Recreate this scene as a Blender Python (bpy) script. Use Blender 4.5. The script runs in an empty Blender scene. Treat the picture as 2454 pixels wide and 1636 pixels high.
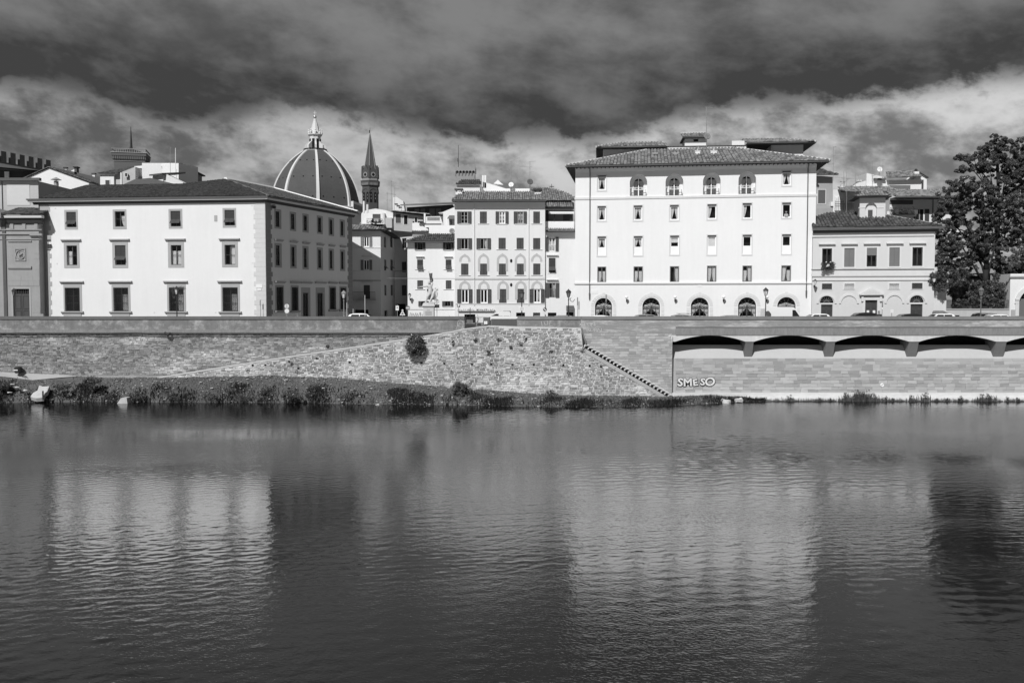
import bpy, math, random
import numpy as np
from math import sin, cos, pi, atan, atan2, radians, hypot
from mathutils import Vector, Matrix

random.seed(7)
R = random.uniform
SC = bpy.context.scene
COL = SC.collection

# ------------------------------------------------------------------ camera
FPX, CX, CY, W, H = 2200.0, 1227.0, 818.0, 2454, 1636
CAMZ, HOR = 11.1, 720.0
PITCH = atan((CY - HOR) / FPX)
cam = bpy.data.cameras.new('camera')
cam.sensor_width = 36.0
cam.lens = 36.0 * FPX / W
cam.clip_start, cam.clip_end = 0.5, 9000
camo = bpy.data.objects.new('camera', cam)
camo.location = (0, 0, CAMZ)
camo.rotation_euler = (pi / 2 - PITCH, 0, 0)
COL.objects.link(camo)
SC.camera = camo

# ------------------------------------------------------------------ light
SUN_AZ, SUN_EL = radians(22), radians(44)          # behind the camera and to its left
TOSUN = Vector((-sin(SUN_AZ) * cos(SUN_EL), -cos(SUN_AZ) * cos(SUN_EL), sin(SUN_EL)))
sun = bpy.data.lights.new('sun', 'SUN')
sun.energy = 4.4
sun.angle = radians(0.5)
sun.color = (1, 1, 1)
suno = bpy.data.objects.new('sun', sun)
suno.rotation_euler = TOSUN.to_track_quat('Z', 'Y').to_euler()
suno.location = (-60, -150, 160)
COL.objects.link(suno)

vs = SC.view_settings
vs.view_transform = 'Standard'
try: vs.look = 'None'
except Exception: pass
vs.exposure, vs.gamma, vs.use_curve_mapping = 0.0, 1.0, False
SC.render.engine = 'CYCLES'
SC.cycles.use_denoising = True
SC.cycles.max_bounces = 6
SC.cycles.transparent_max_bounces = 12
SC.cycles.sample_clamp_indirect = 6.0

def pxdir(px, py):
    return (atan((px - CX) / FPX), atan((HOR - py) / hypot(FPX, px - CX)))

world = bpy.data.worlds.new('World')
SC.world = world
world.use_nodes = True

class NT:
    """small helper for wiring node trees"""
    def __init__(s, nt): s.t = nt; nt.nodes.clear()
    def n(s, typ, **kw):
        nd = s.t.nodes.new(typ)
        for k, v in kw.items():
            setattr(nd, k, v)
        return nd
    def link(s, a, b): s.t.links.new(a, b)
    def put(s, sock, v):
        if v is None: return
        if hasattr(v, 'links'): s.link(v, sock)
        else:
            try: sock.default_value = v
            except Exception: sock.default_value = (v, v, v, 1.0) if sock.type == 'RGBA' else (v, v, v)
    def m(s, op, a, b=None, c=None, clamp=False):
        nd = s.n('ShaderNodeMath', operation=op, use_clamp=clamp)
        s.put(nd.inputs[0], a); s.put(nd.inputs[1], b)
        if c is not None: s.put(nd.inputs[2], c)
        return nd.outputs[0]
    def ramp(s, v, a, b, lo=0.0, hi=1.0, smooth=True):
        nd = s.n('ShaderNodeMapRange', interpolation_type='SMOOTHSTEP' if smooth else 'LINEAR')
        s.put(nd.inputs['Value'], v)
        s.put(nd.inputs['From Min'], a); s.put(nd.inputs['From Max'], b)
        s.put(nd.inputs['To Min'], lo); s.put(nd.inputs['To Max'], hi)
        return nd.outputs['Result']
    def noise(s, vec, scale, detail=4, rough=0.55, dist=0.0):
        nd = s.n('ShaderNodeTexNoise')
        s.put(nd.inputs['Vector'], vec); s.put(nd.inputs['Scale'], scale)
        s.put(nd.inputs['Detail'], detail); s.put(nd.inputs['Roughness'], rough)
        s.put(nd.inputs['Distortion'], dist)
        return nd.outputs['Fac']
    def xyz(s, x, y, z):
        nd = s.n('ShaderNodeCombineXYZ')
        s.put(nd.inputs[0], x); s.put(nd.inputs[1], y); s.put(nd.inputs[2], z)
        return nd.outputs[0]
    def scale(s, vec, sc):
        nd = s.n('ShaderNodeVectorMath', operation='MULTIPLY')
        s.put(nd.inputs[0], vec); nd.inputs[1].default_value = sc
        return nd.outputs[0]
    def mix(s, f, a, b):
        nd = s.n('ShaderNodeMix', data_type='FLOAT')
        s.put(nd.inputs[0], f); s.put(nd.inputs[2], a); s.put(nd.inputs[3], b)
        return nd.outputs[0]

# sky: Nishita daylight (in greys, the photograph is black and white) behind a deck of storm cloud
T = NT(world.node_tree)
gen = T.n('ShaderNodeTexCoord').outputs['Generated']
sep = T.n('ShaderNodeSeparateXYZ'); T.link(gen, sep.inputs[0])
dx, dy, dz = sep.outputs
az = T.m('ARCTAN2', dx, dy)
el = T.m('ARCSINE', dz)
curve = T.n('ShaderNodeFloatCurve')
T.link(T.ramp(az, -0.7, 0.7, smooth=False), curve.inputs['Value'])
edge = [(-200, 205), (0, 205), (120, 212), (200, 232), (300, 262), (420, 296), (560, 285), (680, 256), (780, 264), (870, 283),
        (1000, 315), (1150, 332), (1300, 330), (1420, 338), (1500, 318), (1620, 285), (1750, 262), (1850, 252), (2000, 244), (2200, 210),
        (2350, 190), (2460, 180), (2700, 165)]
pts = [(0.0, 0.40)]
for px, py in edge:
    a, e = pxdir(px, py)
    pts.append(((a + 0.7) / 1.4, e / 0.5))
pts.append((1.0, 0.5))
cm = curve.mapping.curves[0]
cm.points[0].location = pts[0]; cm.points[1].location = pts[-1]
for p in pts[1:-1]: cm.points.new(*p)
curve.mapping.update()
E = T.m('MULTIPLY', curve.outputs[0], 0.5)
den = T.m('ADD', T.m('ABSOLUTE', dz), 0.13)
q = T.xyz(T.m('DIVIDE', dx, den), T.m('DIVIDE', dy, den), 0.0)
ang = T.xyz(T.m('MULTIPLY', az, 2.2), T.m('MULTIPLY', T.m('ADD', el, T.m('MULTIPLY', az, 0.10)), 4.2), 3.7)
nA = T.noise(T.scale(ang, (1.5, 1.5, 1.0)), 2.2, 7, 0.56, 0.1)     # big billows, seen side on
nB = T.noise(T.scale(ang, (1.2, 1.3, 1.0)), 2.3, 9, 0.56, 0.1)        # streaks under the deck
nC = T.noise(T.scale(ang, (2.2, 1.8, 1.0)), 5.2, 9, 0.60, 0.1)        # fine puffs
off = T.m('ADD', T.m('MULTIPLY', T.m('SUBTRACT', nA, 0.5), 0.06), T.m('MULTIPLY', T.m('SUBTRACT', nC, 0.5), 0.055))
mask = T.ramp(T.m('SUBTRACT', T.m('ADD', el, off), E), -0.012, 0.009)
dark = T.ramp(T.m('ADD', T.m('MULTIPLY', nB, 0.8), T.m('MULTIPLY', nC, 0.2)), 0.36, 0.68, 0.09, 0.22)
near = T.ramp(T.m('SUBTRACT', el, E), 0.0, 0.10, 0.13, 0.0)          # the deck is thickest at its lower edge
dark = T.m('SUBTRACT', dark, T.m('MULTIPLY', near, 0.6))
dark = T.m('MAXIMUM', dark, 0.055)
low = T.ramp(T.m('ADD', T.m('MULTIPLY', nA, 0.6), T.m('MULTIPLY', nC, 0.4)), 0.37, 0.61, 0.17, 0.64)
low = T.m('MULTIPLY', low, T.ramp(el, 0.0, 0.16, 0.72, 1.0))
low = T.m('MULTIPLY', low, T.ramp(az, -0.55, 0.2, 0.62, 1.0))
cloud = T.mix(mask, low, dark)
sky = T.n('ShaderNodeTexSky', sky_type='NISHITA', sun_disc=False)
sky.sun_elevation = SUN_EL
sky.sun_rotation = atan2(TOSUN.x, TOSUN.y)
bw = T.n('ShaderNodeSeparateColor'); T.link(sky.outputs[0], bw.inputs[0])     # black and white through a red filter: clear sky is dark
gap = T.ramp(nA, 0.60, 0.80, 0.0, 0.5)
gap = T.m('MULTIPLY', gap, T.m('SUBTRACT', 1.0, mask))
gap = T.m('MAXIMUM', gap, T.ramp(dy, 0.25, -0.35, 0.0, 0.9))           # the storm lies ahead; towards the sun the sky has cleared
tot = T.mix(gap, T.m('MULTIPLY', cloud, 10.0), T.m('MULTIPLY', bw.outputs[0], 0.22))
bg = T.n('ShaderNodeBackground'); T.put(bg.inputs['Strength'], 0.1)
T.link(tot, bg.inputs['Color'])
wo = T.n('ShaderNodeOutputWorld'); T.link(bg.outputs[0], wo.inputs[0])

# ------------------------------------------------------------------ pixel -> place
CP, SP = cos(PITCH), sin(PITCH)
def ray(px, py):
    u = (CY - py) / FPX
    return Vector(((px - CX) / FPX, CP + u * SP, -SP + u * CP))
def at(px, py, Y):
    d = ray(px, py); t = Y / d.y
    return Vector((d.x * t, Y, CAMZ + d.z * t))
def gx(px, Y): return at(px, HOR, Y).x
def zz(py, Y, px=CX): return at(px, py, Y).z

# ------------------------------------------------------------------ materials
MATS = {}
def mat(name, v, rough=0.85, var=0.10, scale=0.35, var2=0.05, scale2=3.0, bump=0.0, bscale=12.0, island=0.0, spec=0.25,
        metal=0.0, stretch=(1, 1, 1), obj_rand=False, streak=0.0, contrast=None):
    """grey surface: base value, large and small mottling, rain streaks, a little relief"""
    if name in MATS: return MATS[name]
    m = bpy.data.materials.new(name); m.use_nodes = True
    t = NT(m.node_tree)
    pos = t.n('ShaderNodeNewGeometry').outputs['Position']
    pv = t.scale(pos, stretch)
    f = None
    def add(x):
        nonlocal f
        f = x if f is None else t.m('ADD', f, x)
    if var: add(t.m('MULTIPLY', t.m('SUBTRACT', t.noise(pv, scale, 5, 0.6), 0.5), var * 3.2))
    if var2: add(t.m('MULTIPLY', t.m('SUBTRACT', t.noise(pv, scale2, 5, 0.65), 0.5), var2 * 3.2))
    if streak: add(t.m('MULTIPLY', t.m('SUBTRACT', t.noise(t.scale(pos, (1.6, 1.6, 0.12)), 1.3, 5, 0.65), 0.5), streak * 3.2))
    if island:
        ri = t.n('ShaderNodeNewGeometry').outputs['Random Per Island']
        if obj_rand:
            oi = t.n('ShaderNodeObjectInfo').outputs['Random']
            ri = t.m('FRACT', t.m('ADD', t.m('MULTIPLY', ri, 3.0), t.m('MULTIPLY', oi, 7.0)))
        add(t.m('MULTIPLY', t.m('SUBTRACT', ri, 0.5), island * 2))
    val = v if f is None else t.m('MULTIPLY', t.m('MAXIMUM', t.m('ADD', f, 1.0), 0.06), v)
    if contrast:      # second tone in hard-edged patches
        cv, csc, lo, hi = contrast
        k = t.ramp(t.noise(pv, csc, 9, 0.72), lo, hi)
        val = t.mix(k, val, cv if f is None else t.m('MULTIPLY', t.m('ADD', f, 1.0), cv))
    b = t.n('ShaderNodeBsdfPrincipled')
    t.put(b.inputs['Base Color'], val)
    b.inputs['Roughness'].default_value = rough
    b.inputs['Metallic'].default_value = metal
    b.inputs['Specular IOR Level'].default_value = spec
    if bump:
        bp = t.n('ShaderNodeBump'); bp.inputs['Strength'].default_value = 1.0; bp.inputs['Distance'].default_value = bump
        t.link(t.noise(pv, bscale, 6, 0.65), bp.inputs['Height'])
        t.link(bp.outputs[0], b.inputs['Normal'])
    o = t.n('ShaderNodeOutputMaterial'); t.link(b.outputs[0], o.inputs[0])
    MATS[name] = m
    return m

def glass_mat(name, see=0.75, tint=0.03):
    if name in MATS: return MATS[name]
    m = bpy.data.materials.new(name); m.use_nodes = True
    t = NT(m.node_tree)
    fr = t.n('ShaderNodeFresnel'); fr.inputs['IOR'].default_value = 1.3
    tr = t.n('ShaderNodeBsdfTransparent'); tr.inputs[0].default_value = (see, see, see, 1)
    gl = t.n('ShaderNodeBsdfGlossy'); gl.inputs['Roughness'].default_value = 0.03
    gl.inputs['Color'].default_value = (1, 1, 1, 1)
    mx = t.n('ShaderNodeMixShader'); t.link(fr.outputs[0], mx.inputs[0]); t.link(tr.outputs[0], mx.inputs[1]); t.link(gl.outputs[0], mx.inputs[2])
    o = t.n('ShaderNodeOutputMaterial'); t.link(mx.outputs[0], o.inputs[0])
    MATS[name] = m
    return m

def foliage_mat(name, v, rough=0.5, spec=0.4, trans=0.25):
    if name in MATS: return MATS[name]
    m = bpy.data.materials.new(name); m.use_nodes = True
    t = NT(m.node_tree)
    ri = t.n('ShaderNodeNewGeometry').outputs['Random Per Island']
    val = t.m('MULTIPLY', t.ramp(ri, 0, 1, 0.55, 1.6, smooth=False), v)
    b = t.n('ShaderNodeBsdfPrincipled'); t.put(b.inputs['Base Color'], val)
    b.inputs['Roughness'].default_value = rough; b.inputs['Specular IOR Level'].default_value = spec
    tl = t.n('ShaderNodeBsdfTranslucent'); t.put(tl.inputs[0], val)
    mx = t.n('ShaderNodeMixShader'); mx.inputs[0].default_value = trans
    t.link(b.outputs[0], mx.inputs[1]); t.link(tl.outputs[0], mx.inputs[2])
    o = t.n('ShaderNodeOutputMaterial'); t.link(mx.outputs[0], o.inputs[0])
    MATS[name] = m
    return m

PL = lambda n, v, **k: mat(n, v, **{**dict(rough=0.9, var=0.03, scale=0.25, var2=0.02, scale2=2.5, streak=0.02, bump=0.004, bscale=25), **k})
M_white = PL('white_plaster', 0.74, var=0.02, streak=0.03)
M_ivory = PL('ivory_plaster', 0.70, var=0.025, streak=0.03)
M_cream = PL('cream_plaster', 0.67, var=0.05, streak=0.035)
M_sand = PL('sand_plaster', 0.57, var=0.035)
M_old = PL('old_plaster', 0.40, var=0.12, streak=0.06)
M_pale = PL('pale_plaster', 0.70, var=0.06, streak=0.04)
M_trim = mat('stone_trim', 0.36, var=0.06, scale=0.8, var2=0.04, bump=0.004)
M_trimw = mat('pale_trim', 0.62, var=0.03, var2=0.02)
M_quoin = mat('quoin_stone', 0.36, var=0.05, scale=0.9, island=0.07)
M_sandst = mat('sandstone', 0.30, var=0.09, scale=0.5, var2=0.06, streak=0.07, bump=0.006, island=0.08)
M_dkst = mat('dark_stone', 0.10, var=0.12, scale=0.4, var2=0.08, bump=0.01)
M_wood = mat('dark_wood', 0.045, rough=0.6, var=0.1, scale=2)
M_shut = mat('shutter_paint', 0.055, rough=0.6, var=0.12, scale=0.9, var2=0.08)
M_shutl = mat('pale_shutter_paint', 0.17, rough=0.6, var=0.08, scale=0.9)
M_frame = mat('white_paint', 0.80, rough=0.5, var=0.01, var2=0.0)
M_framed = mat('dark_frame_paint', 0.07, rough=0.5, var=0.05)
M_iron = mat('iron', 0.035, rough=0.55, var=0.1, scale=3)
M_ironl = mat('grey_iron', 0.16, rough=0.5, var=0.1, scale=3)
M_in = mat('dark_interior', 0.008, var=0, var2=0)
M_curt = mat('curtain_cloth', 0.62, var=0.04, scale=6)
M_glass = glass_mat('window_glass', .96)
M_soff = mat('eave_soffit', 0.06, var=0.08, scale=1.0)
M_tileA = mat('roof_tile_dark', 0.065, var=0.10, scale=0.3, island=0.45, obj_rand=True)
M_tileB = mat('roof_tile_mid', 0.105, var=0.12, scale=0.3, island=0.5, obj_rand=True)
M_tileC = mat('roof_tile_light', 0.26, var=0.12, scale=0.3, island=0.5, obj_rand=True)
M_under = mat('roof_bed', 0.045, var=0.1)
M_mort = mat('ridge_mortar', 0.55, var=0.08, scale=1.0)
M_metal = mat('galvanised_metal', 0.35, rough=0.45, var=0.05, metal=0.3)
M_pipe = mat('downpipe_paint', 0.10, rough=0.5, var=0.05)
M_signw = mat('sign_white', 0.75, rough=0.4, var=0, var2=0)
M_signg = mat('sign_grey', 0.22, rough=0.4, var=0, var2=0)
M_signd = mat('sign_dark', 0.05, rough=0.4, var=0, var2=0)
M_globe = mat('opal_glass', 0.85, rough=0.25, var=0, var2=0)
M_carw = mat('white_car_paint', 0.78, rough=0.18, var=0, var2=0, spec=0.5)
M_carg = mat('grey_car_paint', 0.22, rough=0.2, var=0, var2=0, spec=0.5)
M_card = mat('dark_car_paint', 0.025, rough=0.15, var=0, var2=0, spec=0.5)
M_cglass = mat('car_glass', 0.02, rough=0.05, var=0, var2=0, spec=0.5)
M_rubber = mat('rubber', 0.02, var=0)

# ------------------------------------------------------------------ mesh building
class MB:
    def __init__(s): s.v = []; s.f = []; s.mi = []; s.cur = 0
    def add(s, vs, fs):
        o = len(s.v)
        s.v += [tuple(v) for v in vs]
        for f in fs:
            s.f.append(tuple(i + o for i in f)); s.mi.append(s.cur)
        return s
    def use(s, i): s.cur = i; return s
    def quad(s, a, b, c, d): return s.add([a, b, c, d], [(0, 1, 2, 3)])
    def poly(s, p): return s.add(p, [tuple(range(len(p)))])
    def box(s, x0, x1, y0, y1, z0, z1):
        return s.add([(x0, y0, z0), (x1, y0, z0), (x1, y1, z0), (x0, y1, z0), (x0, y0, z1), (x1, y0, z1), (x1, y1, z1), (x0, y1, z1)],
                     [(0, 3, 2, 1), (4, 5, 6, 7), (0, 1, 5, 4), (1, 2, 6, 5), (2, 3, 7, 6), (3, 0, 4, 7)])
    def prism(s, p, y0, y1):
        """polygon p in (x, z) extruded from y0 to y1"""
        n = len(p)
        return s.add([(x, y0, z) for x, z in p] + [(x, y1, z) for x, z in p],
                     [tuple(range(n)), tuple(range(2 * n - 1, n - 1, -1))] + [(i, i + n, (i + 1) % n + n, (i + 1) % n) for i in range(n)])
    def profile(s, p, x0, x1):
        """profile p in (y, z) extruded along x"""
        n = len(p)
        return s.add([(x0, y, z) for y, z in p] + [(x1, y, z) for y, z in p],
                     [tuple(range(n)), tuple(range(2 * n - 1, n - 1, -1))] + [(i, i + n, (i + 1) % n + n, (i + 1) % n) for i in range(n)])
    def band(s, A, B, y0, y1):
        """strip between two polylines in (x, z), thick from y0 to y1"""
        n = len(A)
        vs = [(x, y0, z) for x, z in A] + [(x, y0, z) for x, z in B] + [(x, y1, z) for x, z in A] + [(x, y1, z) for x, z in B]
        fs = []
        for i in range(n - 1):
            fs += [(i, i + 1, n + i + 1, n + i), (i, 2 * n + i, 2 * n + i + 1, i + 1), (n + i, n + i + 1, 3 * n + i + 1, 3 * n + i)]
        fs += [(0, n, 3 * n, 2 * n), (n - 1, 3 * n - 1, 4 * n - 1, 2 * n - 1)]
        return s.add(vs, fs)
    def tube(s, a, b, r0, r1=None, n=6):
        r1 = r0 if r1 is None else r1
        a, b = Vector(a), Vector(b); d = (b - a).normalized()
        u = d.orthogonal().normalized(); w = d.cross(u)
        vs = []
        for c, r in ((a, r0), (b, r1)):
            for i in range(n):
                t = 2 * pi * i / n
                vs.append(c + u * (cos(t) * r) + w * (sin(t) * r))
        return s.add(vs, [(i, (i + 1) % n, (i + 1) % n + n, i + n) for i in range(n)] + [tuple(range(n - 1, -1, -1)), tuple(range(n, 2 * n))])
    def path(s, pts, r, n=6):
        for a, b in zip(pts, pts[1:]): s.tube(a, b, r, r, n)
        return s
    def lathe(s, prof, n=12, c=(0, 0, 0), rot=0.0, cap=True):
        vs = []
        for r, z in prof:
            for i in range(n):
                t = 2 * pi * i / n + rot
                vs.append((c[0] + cos(t) * r, c[1] + sin(t) * r, c[2] + z))
        fs = []
        for k in range(len(prof) - 1):
            for i in range(n):
                j = (i + 1) % n
                fs.append((k * n + i, k * n + j, (k + 1) * n + j, (k + 1) * n + i))
        if cap: fs += [tuple(range(n - 1, -1, -1)), tuple(range((len(prof) - 1) * n, len(prof) * n))]
        return s.add(vs, fs)
    def ball(s, c, r, n=10, m=6, sz=1.0):
        prof = [(max(1e-3, r * sin(pi * k / m)), -r * sz * cos(pi * k / m)) for k in range(m + 1)]
        return s.lathe(prof, n, c)
    def mesh(s, name, mats, smooth=False):
        me = bpy.data.meshes.new(name)
        me.from_pydata(s.v, [], s.f)
        for m in (mats if isinstance(mats, (list, tuple)) else [mats]): me.materials.append(m)
        if any(s.mi): me.polygons.foreach_set('material_index', s.mi)
        if smooth: me.polygons.foreach_set('use_smooth', [True] * len(s.f))
        me.update()
        return me
    def build(s, name, mats, parent=None, frame=None, smooth=False):
        return link(name, s.mesh(name, mats, smooth), parent, frame)

WM = {}                       # world matrices of what is built
def link(name, data, parent=None, frame=None):
    o = bpy.data.objects.new(name, data); COL.objects.link(o)
    base = WM[parent] if parent else Matrix()
    w = frame if frame is not None else base
    if parent: o.parent = parent
    o.matrix_basis = base.inverted() @ w
    WM[o] = w.copy()
    return o
def tag(o, label=None, cat=None, group=None, kind=None):
    if label: o['label'] = label
    if cat: o['category'] = cat
    if group: o['group'] = group
    if kind: o['kind'] = kind
    return o
def thing(name, label, cat, frame=None, group=None, loc=None, rz=0.0):
    if frame is None: frame = Matrix.Translation(loc or (0, 0, 0)) @ Matrix.Rotation(rz, 4, 'Z')
    return tag(link(name, None, None, frame), label, cat, group)
def stuff(o): o['kind'] = 'stuff'; return o
def structure(o): o['kind'] = 'structure'; return o
def copy_tree(root, loc, rz=0.0, label=None):
    f = Matrix.Translation(loc) @ Matrix.Rotation(rz, 4, 'Z')
    def rec(o, parent):
        c = o.copy(); COL.objects.link(c)
        if parent: c.parent = parent
        for ch in [x for x in KIDS.get(o, [])]: rec(ch, c)
        return c
    r = rec(root, None)
    r.matrix_basis = f; WM[r] = f
    if label: r['label'] = label
    return r
KIDS = {}
def index_kids():
    KIDS.clear()
    for o in COL.objects:
        if o.parent: KIDS.setdefault(o.parent, []).append(o)

# ------------------------------------------------------------------ facade frames
STREET = 8.05
class Fac:
    """vertical plane between two ground points; local x along it, y into the building, z up"""
    def __init__(s, pL, YL, pR, YR, z0=STREET, off=0.0):
        A = Vector((gx(pL, YL), YL)); B = Vector((gx(pR, YR), YR))
        d = (B - A).normalized()
        s.L = (B - A).length; s.rz = atan2(d.y, d.x); s.z0 = z0
        s.A, s.d, s.into = A, d, Vector((-d.y, d.x))
        s.frame = Matrix.Translation((A.x, A.y, z0)) @ Matrix.Rotation(s.rz, 4, 'Z')
        s.holes = []
    def uz(s, px, py, dep=0.0):
        r = ray(px, py); o = s.A + s.into * dep
        t = (o.x * s.into.x + o.y * s.into.y) / (r.x * s.into.x + r.y * s.into.y)
        p = Vector((r.x * t, r.y * t)) - o
        return (p.dot(s.d), CAMZ + r.z * t - s.z0)
    def rect(s, x0, y0, x1, y1, dep=0.0):
        a, b, c, d = s.uz(x0, y0, dep), s.uz(x1, y0, dep), s.uz(x0, y1, dep), s.uz(x1, y1, dep)
        return ((a[0] + c[0]) / 2, (b[0] + d[0]) / 2, (c[1] + d[1]) / 2, (a[1] + b[1]) / 2)     # u0,u1,z0,z1
    def u(s, px, py=700): return s.uz(px, py)[0]
    def z(s, py, px): return s.uz(px, py)[1]

def grid_wall(mb, u0, u1, z0, z1, holes, y=0.0):
    us = sorted({u0, u1} | {min(max(c, u0), u1) for h in holes for c in h[:2]})
    zs = sorted({z0, z1} | {min(max(c, z0), z1) for h in holes for c in h[2:4]})
    for a, b in zip(us, us[1:]):
        if b - a < 1e-5: continue
        run = None
        for c, d in zip(zs, zs[1:]):
            if d - c < 1e-5: continue
            m = ((a + b) / 2, (c + d) / 2)
            if any(h[0] < m[0] < h[1] and h[2] < m[1] < h[3] for h in holes):
                if run: mb.quad((a, y, run[0]), (b, y, run[0]), (b, y, run[1]), (a, y, run[1])); run = None
            else:
                run = (run[0], d) if run else (c, d)
        if run: mb.quad((a, y, run[0]), (b, y, run[0]), (b, y, run[1]), (a, y, run[1]))

def arc(cx, cz, r, a0=pi, a1=0.0, n=14, rz=None):
    return [(cx + r * cos(a0 + (a1 - a0) * i / n), cz + (rz or r) * sin(a0 + (a1 - a0) * i / n)) for i in range(n + 1)]

def ring(mb, u0, u1, z0, z1, w, y0, y1, bottom=True):
    mb.box(u0, u1, y0, y1, z1 - w, z1)
    zb = z0 + w if bottom else z0
    mb.box(u0, u0 + w, y0, y1, zb, z1 - w); mb.box(u1 - w, u1, y0, y1, zb, z1 - w)
    if bottom: mb.box(u0, u1, y0, y1, z0, z0 + w)

def leaf_mesh(w, h, n=None, t=0.05):
    """one louvred shutter leaf, hinged at x=0, closed in the plane y 0..t"""
    mb = MB(); s = min(0.07, w * 0.18)
    ring(mb, 0, w, 0, h, s, 0, t)
    mb.box(s, w - s, t * 0.3, t * 0.7, h * 0.5 - 0.03, h * 0.5 + 0.03)
    n = n or max(5, int(h / 0.14))
    for i in range(n):
        z = s + (h - 2 * s) * (i + 0.5) / n; d = (h - 2 * s) / n * 0.5
        mb.add([(s, t * 0.15, z - d), (w - s, t * 0.15, z - d), (w - s, t * 0.85, z + d * 0.9), (s, t * 0.85, z + d * 0.9)], [(0, 1, 2, 3)])
    mb.quad((s, t * 0.9, s), (w - s, t * 0.9, s), (w - s, t * 0.9, h - s), (s, t * 0.9, h - s))
    return mb

def curtain_mesh(w, h, side, y, gather=0.55):
    """gathered curtain hanging from the top, drawn aside towards its lower end"""
    mb = MB(); n, k = 9, 5; vs = []
    for j in range(k):
        f = j / (k - 1); ww = w * (1 - gather * f ** 1.4)
        for i in range(n):
            x = i / (n - 1) * ww
            if side > 0: x = w - x
            vs.append((x, y + (0.03 if i % 2 else -0.03), h * (1 - f)))
    mb.add(vs, [(j * n + i, j * n + i + 1, (j + 1) * n + i + 1, (j + 1) * n + i) for j in range(k - 1) for i in range(n - 1)])
    return mb

def hood_on(F, parent, r, name='hood', m=None, proj=0.30):
    u0, u1, z0, z1 = r
    h = z1 - z0
    b = MB(); b.profile([(-proj, z1), (0, z1 + 0.02), (0, z0), (-proj * .35, z0), (-proj * .55, z0 + h * .45), (-proj, z0 + h * .5)], u0, u1)
    return b.build(name, m or M_trim, parent)

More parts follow.
